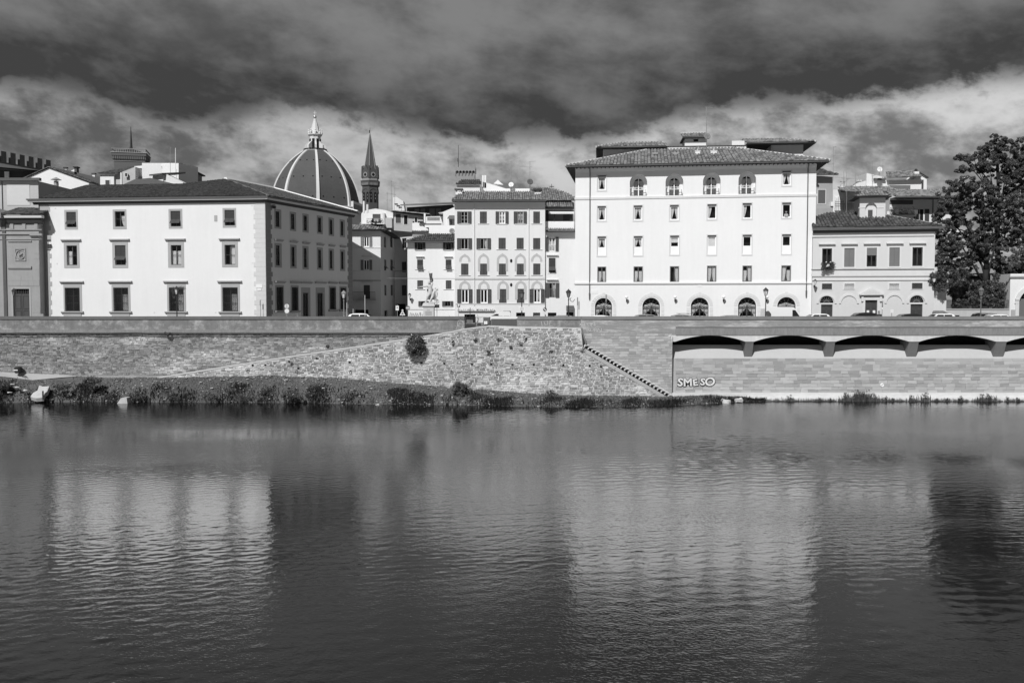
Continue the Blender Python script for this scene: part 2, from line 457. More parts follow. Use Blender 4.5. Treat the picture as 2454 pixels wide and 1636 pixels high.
def window(F, bld, x0, y0, x1, y1, trim=None, tw=0.0, tm=None, fm=None, fw=0.07, mull='|', rows=1, dp=0.22, hood=None, sill=None,
           shut=None, sm=None, curt=None, grille=None, name='window', blank=None, frame=None, tproj=0.04, leafw=None, bottom=True, tall_top=0.0,
           arch=False, roller=False, panel=0.0, cgather=0.55):
    """one window of a facade as a part with frame, panes, curtains, shutters ... below it; all sizes read from the photograph"""
    u0, u1, z0, z1 = F.rect(x0, y0, x1, y1)
    F.holes.append((u0, u1, z0, z1))
    w = MB()
    deep = dp + 0.55
    # reveal + room behind
    w.use(1)
    w.quad((u0, dp, z0), (u0, deep, z0), (u0, deep, z1), (u0, dp, z1)); w.quad((u1, dp, z0), (u1, deep, z0), (u1, deep, z1), (u1, dp, z1))
    w.quad((u0, dp, z1), (u1, dp, z1), (u1, deep, z1), (u0, deep, z1)); w.quad((u0, dp, z0), (u1, dp, z0), (u1, deep, z0), (u0, deep, z0))
    w.quad((u0, deep, z0), (u1, deep, z0), (u1, deep, z1), (u0, deep, z1))
    w.use(0)
    w.quad((u0, 0, z0), (u0, dp, z0), (u0, dp, z1), (u0, 0, z1)); w.quad((u1, 0, z0), (u1, dp, z0), (u1, dp, z1), (u1, 0, z1))
    w.quad((u0, 0, z1), (u1, 0, z1), (u1, dp, z1), (u0, dp, z1)); w.quad((u0, 0, z0), (u1, 0, z0), (u1, dp, z0), (u0, dp, z0))
    w.use(2)
    if trim or tw:
        if trim: a0, a1, b0, b1 = F.rect(*trim)
        else: a0, a1, b0, b1 = u0 - tw, u1 + tw, z0 - (tw if bottom else 0), z1 + tw
        w.box(a0, a1, -tproj, 0, z1, b1)
        w.box(a0, u0, -tproj, 0, min(z0, b0) if not b0 < z0 else z0, z1); w.box(u1, a1, -tproj, 0, z0, z1)
        if b0 < z0 - 1e-3: w.box(a0, a1, -tproj, 0, b0, z0)
    wo = w.build(name, [F.m_wall, M_in, tm or M_trim], bld, frame)
    if hood: hood_on(F, wo, F.rect(*hood), m=tm or M_trim)
    if sill:
        a0, a1, b0, b1 = F.rect(*sill)
        pj = .28 if tm is None else .09; s = MB().profile([(-pj, b1), (0, b1 + 0.015), (0, b0), (-pj * .4, b0), (-pj, b0 + (b1 - b0) * .45)], a0, a1)
        s.build('sill', tm or M_trim, wo)
    if grille:
        g = MB(); y = -0.07; gm = M_iron if grille == 1 else grille
        st = 0.22; k = (z1 - z0)
        n = int((u1 - u0 + k) / st)
        for i in range(n + 1):
            for sg in (1, -1):
                c = u0 - k + i * st if sg > 0 else u1 + k - i * st
                # line x = c + sg * t, z = z0 + t, clipped to the opening
                t0, t1 = 0.0, k
                if sg > 0: t0, t1 = max(t0, u0 - c), min(t1, u1 - c)
                else: t0, t1 = max(t0, c - u1), min(t1, c - u0)
                if t1 - t0 > 0.05: g.tube((c + sg * t0, y, z0 + t0), (c + sg * t1, y, z0 + t1), 0.016, n=4)
        ring(g, u0, u1, z0, z1, 0.05, y - 0.02, y + 0.02)
        g.build('grille', gm, wo)
    if blank is not None:
        MB().box(u0, u1, dp, dp + .04, z0, z1).build('blind', blank, wo)
        return wo, (u0, u1, z0, z1)
    if shut == 'closed':
        lw = (u1 - u0) / 2 - 0.01
        for k in (0, 1):
            me = leaf_mesh(lw, z1 - z0 - 0.04)
            f = WM[wo] @ Matrix.Translation((u0 + 0.005 + k * (lw + 0.01), 0.03, z0 + 0.02))
            me.build('shutter', sm or M_shut, wo, f)
        return wo, (u0, u1, z0, z1)
    if shut in ('tilt', 'tilt_low'):
        lw = (u1 - u0) / 2 - 0.02; hh = z1 - z0; hp = hh * (0.46 if shut == 'tilt' else 0.4)
        for k in (0, 1):
            b = MB(); xo = u0 + .01 + k * (lw + .02)
            ring(b, xo, xo + lw, z0 + hp, z1, .05, 0.04, 0.09); b.quad((xo, .07, z0 + hp), (xo + lw, .07, z0 + hp), (xo + lw, .07, z1), (xo, .07, z1))
            for i in range(6):
                zc = z0 + hp + (hh - hp) * (i + .5) / 6; b.box(xo + .05, xo + lw - .05, .03, .06, zc - .02, zc + .02)
            l, dn = 0.42, 0.42 * 1.25
            b.add([(xo, .04, z0 + hp), (xo + lw, .04, z0 + hp), (xo + lw, -l, z0 + hp - dn), (xo, -l, z0 + hp - dn),
                   (xo, .08, z0 + hp), (xo + lw, .08, z0 + hp), (xo + lw, -l + .04, z0 + hp - dn), (xo, -l + .04, z0 + hp - dn)],
                  [(0, 1, 2, 3), (4, 7, 6, 5), (0, 3, 7, 4), (1, 5, 6, 2), (2, 6, 7, 3)])
            b.build('shutter', sm or M_shut, wo)
    if shut == 'open':
        lw = leafw or (u1 - u0) / 2 * 0.98
        for k in (0, 1):
            me = leaf_mesh(lw, z1 - z0)
            x = u0 - lw - 0.02 if k == 0 else u1 + 0.02
            me.build('shutter', sm or M_shut, wo, WM[wo] @ Matrix.Translation((x, -0.10, z0)))
    fm = fm or M_framed
    zt = z1 - (0.16 if roller else 0)
    if roller: MB().box(u0 + .02, u1 - .02, 0.02, dp, zt, z1 - .005).build('roller_box', M_framed, wo)
    fr = MB(); zb = z0 + panel
    ring(fr, u0 + .005, u1 - .005, zb, zt, fw, dp - .09, dp - .02)
    if panel: fr.box(u0 + .005, u1 - .005, dp - .10, dp - .01, z0, zb)
    xs = [u0 + fw, u1 - fw]
    if '|' in mull:
        c = (u0 + u1) / 2; fr.box(c - fw * .6, c + fw * .6, dp - .095, dp - .02, zb + fw, zt - fw); xs = [u0 + fw, c - fw * .6, c + fw * .6, u1 - fw]
    zr = [zb + fw + (zt - zb - 2 * fw) * i / rows for i in range(rows + 1)]
    for z in zr[1:-1]:
        for a, b in zip(xs[::2], xs[1::2]): fr.box(a, b, dp - .085, dp - .03, z - .025, z + .025)
    fr.build('frame', fm, wo)
    for a, b in zip(xs[::2], xs[1::2]):
        for c, d in zip(zr, zr[1:]):
            MB().box(a, b, dp - .055, dp - .045, c + .02, d - .02).build('pane', M_glass, wo)
    if curt:
        for ch in curt:
            hw = (u1 - u0) / 2 - .03
            if ch == 'L': curtain_mesh(hw, zt - zb - .1, -1, 0, cgather).build('curtain', M_curt, wo, WM[wo] @ Matrix.Translation((u0 + .03, dp + .10, zb + .05)))
            if ch == 'R': curtain_mesh(hw, zt - zb - .1, 1, 0, cgather).build('curtain', M_curt, wo, WM[wo] @ Matrix.Translation((u1 - .03 - hw, dp + .10, zb + .05)))
            if ch == 'B': MB().box(u0 + .04, u1 - .04, dp + .03, dp + .05, zb + (zt - zb) * .45, zt).build('blind', M_curt, wo)
            if ch == 'F': MB().box(u0 + .04, u1 - .04, dp + .03, dp + .05, zb, zt).build('blind', M_curt, wo)
            if ch == 'l': curtain_mesh(hw, (zt - zb) * .7, -1, 0, cgather).build('curtain', M_curt, wo, WM[wo] @ Matrix.Translation((u0 + .03, dp + .10, zb + .03)))
            if ch == 'r': curtain_mesh(hw, (zt - zb) * .7, 1, 0, cgather).build('curtain', M_curt, wo, WM[wo] @ Matrix.Translation((u1 - .03 - hw, dp + .10, zb + .03)))
    return wo, (u0, u1, z0, z1)

# ------------------------------------------------------------------ roof tiles
def tile_prims(r, ln, n=4):
    mb = MB(); vs = []
    for k, (y, rr, zo) in enumerate(((0, r, 0.06), (ln, r * .8, 0.0))):
        for i in range(n + 1):
            t = pi - pi * i / n
            vs.append((cos(t) * rr, y, sin(t) * rr * 0.9 + zo))
    fs = [(i, i + 1, n + 2 + i, n + 1 + i) for i in range(n)] + [tuple(range(n, -1, -1))]
    return mb.add(vs, fs)

def inside(p, poly):
    x, y = p; c = False; n = len(poly)
    for i in range(n):
        x0, y0 = poly[i]; x1, y1 = poly[(i + 1) % n]
        if (y0 > y) != (y1 > y) and x < (x1 - x0) * (y - y0) / (y1 - y0) + x0: c = not c
    return c

def tiled_slope(parent, O, ud, sd, poly, m, pitch=0.27, ln=0.42, singles=0, name='roof_tile', frame=None):
    """rows of half-round tiles on the slope with origin O, unit vectors ud (along the eave) and sd (up the slope);
    poly is the slope's outline in those two directions; everything in the parent's coordinates"""
    O, ud, sd = Vector(O), Vector(ud).normalized(), Vector(sd).normalized()
    nd = ud.cross(sd).normalized()
    if nd.z < 0: nd = -nd
    MB().poly([O + ud * a + sd * b for a, b in poly]).build('roof_bed', M_under, parent, frame)
    us = [p[0] for p in poly]; ss = [p[1] for p in poly]
    places = []
    c = min(us) + pitch / 2
    while c < max(us):
        s = min(ss)
        j = R(-.02, .02)
        while s < max(ss):
            if inside((c, s + ln * .4), poly) or inside((c, s + ln * .7), poly): places.append((c + j + R(-.012, .012), s, R(-.05, .05)))
            s += ln * 0.86
        c += pitch
    base = tile_prims(pitch * 0.46, ln)
    rot = Matrix((ud, sd, nd)).transposed().to_4x4()
    def mtx(p): return Matrix.Translation(O + ud * p[0] + sd * p[1] + nd * (0.02 + R(0, .02))) @ rot @ Matrix.Rotation(p[2], 4, 'Z')
    big = places
    if singles:
        random.shuffle(places)
        me = base.mesh(name, m)
        w0 = frame if frame is not None else WM[parent]
        for p in places[:singles]: link(name, me, parent, w0 @ mtx(p))
        big = places[singles:]
    if big:
        V = np.array(base.v); out = MB()
        vs, fs, nv = [], [], len(base.v)
        for k, p in enumerate(big):
            M = np.array(mtx(p))
            vs.append(V @ M[:3, :3].T + M[:3, 3]); fs += [tuple(i + k * nv for i in f) for f in base.f]
        out.v = [tuple(x) for x in np.concatenate(vs)]; out.f = fs; out.mi = [0] * len(fs)
        stuff(out.build('roof_tiles', m, parent, frame))

# ------------------------------------------------------------------ coursed stone
STONE_MESHES = {}
def stone_variants(m, key):
    if key in STONE_MESHES: return STONE_MESHES[key]
    out = []
    for k in range(12):
        j = lambda a: R(-a, a)
        f = [(-.5 + j(.05), -1 + j(.3), -.5 + j(.1)), (.5 + j(.05), -1 + j(.3), -.5 + j(.1)), (.5 + j(.05), -1 + j(.3), .5 + j(.1)), (-.5 + j(.05), -1 + j(.3), .5 + j(.1))]
        b = [(-.5, .3, -.5), (.5, .3, -.5), (.5, .3, .5), (-.5, .3, .5)]
        c = [tuple(f[i][a] * .86 + (0 if a != 1 else -.22) for a in range(3)) for i in range(4)]
        mb = MB().add(f + b + c, [(8, 9, 10, 11), (0, 1, 9, 8), (1, 2, 10, 9), (2, 3, 11, 10), (3, 0, 8, 11),
                                  (4, 5, 1, 0), (5, 6, 2, 1), (6, 7, 3, 2), (7, 4, 0, 3)])
        out.append((mb, mb.mesh('stone', m)))
    STONE_MESHES[key] = out
    return out
def stone_wall(parent, ok, u0, u1, z0, z1, m, key, ch=(.28, .36), sw=(.5, 1.1), gap=.03, depth=.05, singles=300, y=0.0, jit=0.0, frame=None, skip=0.0, slope=0.0):
    """courses of stones on the plane y of the parent; ok(u, z) says where the wall is"""
    var = stone_variants(m, key)
    L = []
    z = z0
    while z < z1:
        h = R(*ch); u = u0 + R(-sw[1], 0)
        while u < u1:
            w = R(*sw); u = max(u, u0); w = min(w, u1 - u)
            if w < sw[0] * .35: break
            c = (u + w / 2 + R(-jit, jit), z + h / 2 + R(-jit, jit) * .5)
            if R(0, 1) >= skip and ok(c[0] - w * .4, c[1]) and ok(c[0] + w * .4, c[1]) and ok(c[0], c[1] + h * .45) and ok(c[0], c[1] - h * .4):
                L.append((c[0], c[1], w - gap, h * (1 + R(-1, 1) * jit * .5) - gap))
            u += w
        z += h
    L.sort(key=lambda s: -s[2] * s[3])
    wf = frame if frame is not None else WM[parent]
    for k, (cx, cz, w, h) in enumerate(L[:singles]):
        mm = Matrix.Translation((cx, y + (cz - z0) * slope, cz)) @ Matrix.Diagonal((w, depth * R(.6, 1.5), h, 1))
        link('stone', random.choice(var)[1], parent, wf @ mm)
    rest = L[singles:]
    if rest:
        out = MB()
        for cx, cz, w, h in rest:
            vb = random.choice(var)[0]; d = depth * R(.6, 1.5)
            out.add([(cx + a * w, y + (cz - z0) * slope + b * d, cz + c * h) for a, b, c in vb.v], vb.f)
        stuff(out.build('stones', m, parent, frame))
# ================================================================== THE RIVER AND THE GROUND
MARKS = [(-60, 'the edge of the picture'), (30, 'the panelled door'), (96, 'the broken slab'), (175, 'the first grilled window'), (290, 'the second grilled window'), (423, 'the lamp with the creeper'), (550, 'the fourth grilled window'),
         (625, 'the palace corner'), (690, 'the round signs'), (760, 'the flank doors'), (824, 'the pale street lamp'), (880, 'the alley house'), (997, 'the caper bush'), (1060, 'the monument'), (1115, 'the iron gate'),
         (1204, 'the gallery house'), (1250, 'the notice board lamp'), (1309, 'the small graffiti tag'), (1362, 'the hotel corner lamp'), (1446, 'the first hotel arch'), (1560, 'the second hotel arch'), (1667, 'the bulgy graffiti'),
         (1740, 'the large boulder'), (1798, 'the first arcade pier'), (1893, 'the second arcade arch'), (1993, 'the second arcade pier'), (2090, 'the third arcade arch'), (2193, 'the third arcade pier'), (2298, 'the fourth arcade arch'), (2403, 'the fourth arcade pier'), (2500, 'the last arch')]
ORD = ('first', 'second', 'third', 'fourth', 'fifth', 'sixth', 'seventh', 'eighth')
WHERE = []
def where(o, px, label, limit=16):
    WHERE.append((o, px, label)); return o
def settle_labels():
    groups = {}
    for o, px, label in WHERE:
        mk = min(MARKS, key=lambda m: abs(m[0] - px)); groups.setdefault((label, mk[1]), []).append((px, o))
    for (label, mk), L_ in groups.items():
        L_.sort(key=lambda a: a[0])
        for i, (px, o) in enumerate(L_):
            o['label'] = label.replace('@', mk) if len(L_) == 1 else ORD[i] + ' ' + label.replace('@', mk)
def water_material():
    m = bpy.data.materials.new('river_water'); m.use_nodes = True
    t = NT(m.node_tree)
    pos = t.n('ShaderNodeNewGeometry').outputs['Position']
    patch = t.ramp(t.noise(t.scale(pos, (0.03, 0.06, 1)), 1.0, 3, 0.5, 0.4), 0.36, 0.62, 0.24, 1.15)     # calm and ruffled reaches
    h = None
    rot = t.n('ShaderNodeVectorRotate', rotation_type='Z_AXIS'); t.link(pos, rot.inputs['Vector']); rot.inputs['Angle'].default_value = 0.28
    for sc, amp, det, dist in (((3.0, 4.2, 1), 0.0075, 3, 0.9), ((6.0, 7.5, 1), 0.0075, 3, 0.6)):
        a = t.m('MULTIPLY', t.noise(t.scale(rot.outputs[0], sc), 1.0, det, 0.5, dist), amp)
        h = a if h is None else t.m('ADD', h, a)
    sx_ = t.n('ShaderNodeSeparateXYZ'); t.link(pos, sx_.inputs[0])
    h = t.m('MULTIPLY', h, t.m('MULTIPLY', patch, t.ramp(sx_.outputs[0], -25, 12, .75, 1.25)))     # the current ruffles the upstream side
    bp = t.n('ShaderNodeBump'); bp.inputs['Strength'].default_value = 1.0; bp.inputs['Distance'].default_value = 1.0
    t.link(h, bp.inputs['Height'])
    di = t.n('ShaderNodeBsdfDiffuse'); t.put(di.inputs[0], 0.005)
    gl = t.n('ShaderNodeBsdfGlossy'); t.put(gl.inputs[0], 1.0); gl.inputs['Roughness'].default_value = 0.02
    fr = t.n('ShaderNodeFresnel'); fr.inputs['IOR'].default_value = 1.34
    for nd in (di, gl, fr): t.link(bp.outputs[0], nd.inputs['Normal'])
    fac = t.m('ADD', t.m('MULTIPLY', fr.outputs[0], 1.65), 0.03, clamp=True); fac = t.m('MINIMUM', fac, 0.50)     # at a grazing angle the tilted faces of the ripples take over
    mx = t.n('ShaderNodeMixShader'); t.link(fac, mx.inputs[0]); t.link(di.outputs[0], mx.inputs[1]); t.link(gl.outputs[0], mx.inputs[2])
    o = t.n('ShaderNodeOutputMaterial'); t.link(mx.outputs[0], o.inputs[0])
    return m
def river():
    """the water surface: real ripples where the picture shows them, flat beyond"""
    rng = np.random.default_rng(5)
    xs = np.arange(-66, 66.01, .17); ys = np.concatenate([np.arange(22, 60, .085), np.arange(60, 102.6, .12)])
    X, Y = np.meshgrid(xs, ys); Z = np.zeros_like(X)
    def lowf(sx, sy, n=14):
        f = np.zeros_like(X)
        for _ in range(n): f += np.sin(X * rng.normal(0, sx) + Y * rng.normal(0, sy) + rng.uniform(0, 6.3))
        return f / math.sqrt(n / 2)
    wx = lowf(.05, .09) * 1.3; wy = lowf(.05, .09) * 1.3                    # bends the crests
    gust = np.clip(.62 + .34 * lowf(.07, .16), .18, 1.35) * np.interp(X, [-60, -10, 10, 60], [.8, .85, 1.12, 1.1])
    gust2 = np.clip(.68 + .4 * lowf(.10, .22), .15, 1.4)
    for i in range(64):
        lam = math.exp(rng.uniform(math.log(.26), math.log(1.25))); k = 2 * pi / lam; th = rng.normal(pi / 2 + .12, .75)
        ak = SLOPE * (1.0 if lam < .8 else .6)
        Z += ak / k * np.sin(k * (cos(th) * (X + wx) + sin(th) * (Y + wy)) + rng.uniform(0, 6.3)) * (gust if lam > .6 else gust2)
    edge = np.minimum(1, np.minimum(np.minimum(X + 66, 66 - X), np.minimum(Y - 22, 102.5 - Y)) / 3).clip(0, 1)
    Z *= edge
    ny, nx = X.shape; me = bpy.data.meshes.new('river')
    me.vertices.add(nx * ny + 8)
    V = np.concatenate([np.stack([X, Y, Z], -1).reshape(-1, 3), [[-900, -60, 0], [900, -60, 0], [900, 106, 0], [-900, 106, 0], [xs[0], ys[0], 0], [xs[-1], ys[0], 0], [xs[-1], ys[-1], 0], [xs[0], ys[-1], 0]]])
    me.vertices.foreach_set('co', V.reshape(-1).astype('f4'))
    a = (np.arange(ny - 1)[:, None] * nx + np.arange(nx - 1)).reshape(-1); N = nx * ny
    F = np.concatenate([np.stack([a, a + 1, a + nx + 1, a + nx], -1), [[N, N + 1, N + 5, N + 4], [N + 1, N + 2, N + 6, N + 5], [N + 2, N + 3, N + 7, N + 6], [N + 3, N, N + 4, N + 7]]]).astype('i4')
    me.loops.add(F.size); me.loops.foreach_set('vertex_index', F.reshape(-1))
    me.polygons.add(len(F)); me.polygons.foreach_set('loop_start', np.arange(0, F.size, 4, dtype='i4'))
    try: me.polygons.foreach_set('loop_total', np.full(len(F), 4, dtype='i4'))
    except Exception: pass
    me.polygons.foreach_set('use_smooth', np.ones(len(F), dtype=bool))
    me.materials.append(water_material()); me.update(calc_edges=True)
    return link('river', me)
SLOPE = .0082
structure(river())
structure(MB().quad((-900, -60, -2.5), (900, -60, -2.5), (900, 106, -2.5), (-900, 106, -2.5)).build('river_bed', mat('river_mud', 0.05)))
M_asph = mat('asphalt', 0.055, var=0.06, var2=0.05, bump=0.01)
M_pave = mat('paving_stone', 0.26, var=0.08, var2=0.05)
structure(MB().quad((-3500, 103.0, STREET), (3500, 103.0, STREET), (3500, 6500, STREET), (-3500, 6500, STREET)).build('ground', mat('city_ground', 0.16, var=0.1, scale=0.05)))
structure(MB().quad((-300, 105.6, STREET + .004), (300, 105.6, STREET + .004), (300, 113.2, STREET + .004), (-300, 113.2, STREET + .004)).build('road', M_asph))
structure(MB().box(-300, 300, 102.95, 105.5, STREET - .2, STREET + .12).build('pavement', M_pave))

# ------------------------------------------------------------------ river bank
def lerp_tab(tab, x):
    if x <= tab[0][0]: return tab[0][1]
    for (a, b), (c, d) in zip(tab, tab[1:]):
        if x <= c: return b + (d - b) * (x - a) / (c - a)
    return tab[-1][1]
FOOT = [(-300, 890), (0, 890), (200, 899), (380, 905), (640, 900), (800, 905), (950, 918), (1100, 929), (1250, 941), (1400, 948), (1600, 950), (1700, 946), (1790, 952), (1870, 962)]
SHORE = [(-300, 962), (0, 965), (150, 963), (300, 962), (600, 964), (900, 968), (1100, 970), (1250, 974), (1450, 975), (1600, 972), (1700, 967), (1800, 961), (1870, 957)]
def foot_Y(px):
    if px < 318: return 102.9
    if px < 366: return 102.9 - 2.7 * (px - 318) / 48
    if px < 1612: return 100.2
    return 101.0
def bank_point(px, f):
    """f: 0 at the wall foot, 1 at the water's edge"""
    Yf = foot_Y(px); zf = max(zz(lerp_tab(FOOT, px), Yf), -0.2)
    Xf = gx(px, Yf)
    ys = lerp_tab(SHORE, px)
    d = ray(px, ys); t = -CAMZ / d.z
    Yw = min(d.y * t, Yf - .3); Xw = d.x * t
    z = zf * (1 - f) ** 0.85 if f < 1 else -(f - 1) * 1.5
    bump = 0.16 * sin(px * .031 + f * 5) * sin(px * .013 + 2) + 0.1 * sin(px * .11 + f * 9)
    z += bump * min(1, 4 * f) * max(0, 1 - f)
    return Vector((Xf + (Xw - Xf) * f, Yf + (Yw - Yf) * f, z))
mb = MB(); NU, NV = 230, 12
for i in range(NU + 1):
    px = -300 + (2170) * i / NU
    for j in range(NV + 1): mb.v.append(tuple(bank_point(px, j / (NV - 2.0))))
for i in range(NU):
    for j in range(NV):
        a = i * (NV + 1) + j
        mb.f.append((a, a + 1, a + NV + 2, a + NV + 1)); mb.mi.append(0)
structure(mb.build('river_bank', mat('bank_soil', 0.095, var=0.18, scale=0.8, var2=0.18, scale2=4, bump=0.05, bscale=5, contrast=(0.25, 1.1, .6, .68)), smooth=True))
# pale paved path at the wall foot
mb = MB()
for i in range(13):
    px = -300 + 500 * i / 12
    mb.v += [tuple(bank_point(px, .01) + Vector((0, 0, .10))), tuple(bank_point(px, lerp_tab([(0, .26), (100, .30), (200, .05)], px)) + Vector((0, 0, .10)))]
for i in range(12): mb.f.append((2 * i, 2 * i + 1, 2 * i + 3, 2 * i + 2)); mb.mi.append(0)
structure(mb.build('path', mat('path_paving', 0.33, var=0.08)))

# grass: blades and broad weeds over the whole bank
def blades(n, fmin, fmax, pxa, pxb, h0, h1, wid, dens=None):
    V = np.zeros((n, 4, 3)); k = 0
    while k < n:
        px = R(pxa, pxb); f = R(fmin, fmax)
        if dens and R(0, 1) > dens(px, f): continue
        p = bank_point(px, f)
        h = R(h0, h1); a = R(0, 2 * pi); l = R(.1, .6) * h; b = R(0, 2 * pi)
        w = Vector((cos(b), sin(b), 0)) * wid * R(.6, 1.4)
        tip = p + Vector((cos(a) * l, sin(a) * l, h)); mid = p + Vector((cos(a) * l * .35, sin(a) * l * .35, h * .6))
        V[k] = [p - w, p + w, mid + w * .8, tip]
        k += 1
    return V
def quads_object(name, V, m, parent=None):
    n = len(V)
    me = bpy.data.meshes.new(name)
    me.vertices.add(4 * n); me.vertices.foreach_set('co', V.reshape(-1).astype('f4'))
    me.loops.add(4 * n); me.loops.foreach_set('vertex_index', np.arange(4 * n, dtype='i4'))
    me.polygons.add(n); me.polygons.foreach_set('loop_start', np.arange(0, 4 * n, 4, dtype='i4'))
    try: me.polygons.foreach_set('loop_total', np.full(n, 4, dtype='i4'))
    except Exception: pass
    me.materials.append(m); me.update(calc_edges=True); me.validate()
    o = link(name, me, parent, Matrix() if parent else None)
    return o
def weedy(px, f):
    if px < 170 and f < .25: return 0.0
    base = .25 + .75 * min(1, max(0, (f - .1) * 1.8))
    v = .5 + .5 * sin(px * .021) * sin(px * .0073 + 1.3)
    if px < 180: base *= .6
    return base * (.35 + .65 * v)
M_grass = foliage_mat('bank_grass', 0.042, 0.7, 0.2)
M_dry = foliage_mat('dry_grass', 0.16, 0.8, 0.1)
stuff(quads_object('reeds', blades(6500, .5, 1.03, -280, 1830, .08, .5, .04, lambda p, f: (f - .3) * max(.06, .3 + .7 * sin(p * .045 + f * 2) * sin(p * .0137 + 1)) ** 1.5), foliage_mat('dark_reeds', .022, .7, .2)))
V = np.concatenate([blades(9000, .02, 1.0, -280, 1800, .05, .19, .035, lambda p, f: weedy(p, f) * (.25 + .75 * f)),
                    blades(7000, .35, 1.02, -280, 1830, .12, .42, .04, lambda p, f: weedy(p, f) * max(0, .03 + .97 * sin(p * .05 + 1) * sin(p * .017 + f * 3)) ** 1.4)])
stuff(quads_object('bank_grass', V, M_grass))
stuff(quads_object('dry_grass', blades(13000, .02, 1.0, -280, 1800, .04, .17, .03, lambda p, f: 0 if (p < 170 and f < .3) else (.55 + .45 * sin(p * .06 + f * 11) * sin(p * .023)) if f < .45 else max(.03, .3 * sin(p * .037) * sin(p * .011 + f * 4))), M_dry))

rb = MB()
for _ in range(1500):      # rubble lying on the bare earth
    px = R(-280, 1790); f = R(0, 1) ** 1.3
    if px < 170 and f < .3: continue
    p = bank_point(px, f); s = R(.03, .11) * (1.6 if R(0, 1) < .08 else 1)
    vs = [(p.x + R(.6, 1.3) * s * a, p.y + R(.6, 1.3) * s * b, p.z + (.5 * s * R(.5, 1.3) if c else -.02)) for c in (0, 1) for a, b in ((-1, -1), (1, -1), (1, 1), (-1, 1))]
    rb.add(vs, [(4, 5, 6, 7), (0, 1, 5, 4), (1, 2, 6, 5), (2, 3, 7, 6), (3, 0, 4, 7)])
stuff(rb.build('rubble', mat('bank_rubble', .26, var=.1, island=.6)))
# ------------------------------------------------------------------ foliage
def leaf_cloud(clusters, per, size, up=0.35, flat=1.0, hollow=.55):
    """clusters: [(centre, radius)]; leaves sit in the outer shell of every cluster, so gaps stay between them"""
    n = len(clusters) * per
    C = np.repeat(np.array([list(c) for c, r in clusters]), per, 0); Rr = np.repeat(np.array([r for c, r in clusters]), per)
    rng = np.random.default_rng(int(C[0, 0] * 100) % 9999 + n)
    d = rng.normal(size=(n, 3)); d /= np.linalg.norm(d, axis=1)[:, None]
    P = C + d * (Rr * (hollow + (1 - hollow) * rng.random(n) ** .6))[:, None] * np.array([1, 1, flat])
    nrm = d + rng.normal(size=(n, 3)) * .7 + np.array([0, 0, up]); nrm /= np.linalg.norm(nrm, axis=1)[:, None]
    a = np.cross(nrm, rng.normal(size=(n, 3))); a /= np.linalg.norm(a, axis=1)[:, None]; b = np.cross(nrm, a)
    s = size * (.6 + .8 * rng.random(n))[:, None]
    return np.stack([P - a * s, P - b * s * .45, P + a * s, P + b * s * .45], 1)
def lobes(px, py, Y, rx, n, r, rz=None, depth=None):
    """clusters on an ellipsoid given in pixels"""
    c = at(px, py, Y); k = Y / FPX; rx *= k; rz = (rz * k if rz else rx); dp = depth or rx * .8
    out = []
    for _ in range(n):
        v = Vector((random.gauss(0, 1), random.gauss(0, 1), random.gauss(0, 1))).normalized() * R(.45, 1.0)
        out.append((c + Vector((v.x * rx, v.y * dp, v.z * rz)), r * k * R(.45, 1.55)))
    return out
def plant(name, label, cat, base, crown, m, trunk=None, tm=None, group=None, cname='crown'):
    t = thing(name, label, cat, loc=base, group=group)
    stuff_o = quads_object(cname, crown, m, t)
    if trunk: trunk.build('trunk', tm or M_bark, t, Matrix(), True)
    return t
M_bark = mat('bark', 0.022, var=0.15, scale=2, bump=0.03)
M_leafd = foliage_mat('dark_leaves', 0.10, 0.35, 0.5)
M_leafm = foliage_mat('mid_leaves', 0.085, 0.45, 0.4)
M_leafl = foliage_mat('light_leaves', 0.13, 0.6, 0.3)

# ================================================================== THE EMBANKMENT
M_par = mat('parapet_render', 0.165, var=0.13, scale=0.35, var2=0.16, scale2=2.5, stretch=(.8, 1, .9), streak=0.2, bump=0.02, bscale=6, contrast=(0.33, .8, .46, .66))
M_parR = mat('parapet_brick', 0.25, var=0.07, scale=0.3, var2=0.18, scale2=1.8, stretch=(1.0, 1, 4.5), streak=.06, bump=0.015, bscale=8, contrast=(0.42, .32, .47, .62))
M_cop = mat('coping_stone', 0.13, var=0.15, scale=0.6, var2=0.08)
M_copR = mat('coping_stone_pale', 0.19, var=0.15, scale=0.6, var2=0.1)
M_ledge = mat('ledge_stone', 0.21, var=0.14, scale=1.2, var2=0.2, scale2=4, streak=0.12, stretch=(1.5, 1, .5))
M_mortar = mat('lime_mortar', 0.52, var=0.12, scale=0.4, var2=0.14, scale2=5, bump=0.02, contrast=(0.34, .3, .5, .66))
M_mortL = mat('old_mortar', 0.30, var=0.15, scale=0.4, var2=0.2, scale2=4, bump=0.02)
M_mortR = mat('grey_mortar', 0.36, var=0.08, scale=0.5, var2=0.08, bump=0.015)
M_rub = mat('rubble_stone', 0.26, var=0.10, scale=0.25, var2=0.16, scale2=4, island=0.38, obj_rand=True, bump=0.02, contrast=(0.50, .16, .46, .62))
M_rubL = mat('weathered_stone', 0.21, var=0.16, scale=0.25, var2=0.26, scale2=5, island=0.42, obj_rand=True, bump=0.02, stretch=(.5, 1, 1.4), contrast=(0.42, .22, .50, .66))
M_ash = mat('ashlar_stone', 0.35, var=0.08, scale=0.3, var2=0.06, scale2=5, island=0.22, obj_rand=True, bump=0.012, stretch=(.5, 1, 1.5))
M_pland = mat('arcade_plaster', 0.42, var=0.04, scale=0.4, var2=0.03, streak=0.03)
M_spand = mat('arch_concrete', 0.55, var=0.08, scale=0.6, var2=0.05, streak=0.14)
M_arch_shade = mat('arch_shade', 0.05, var=.1)  # near-black tone stands in for the deep shade under the arches
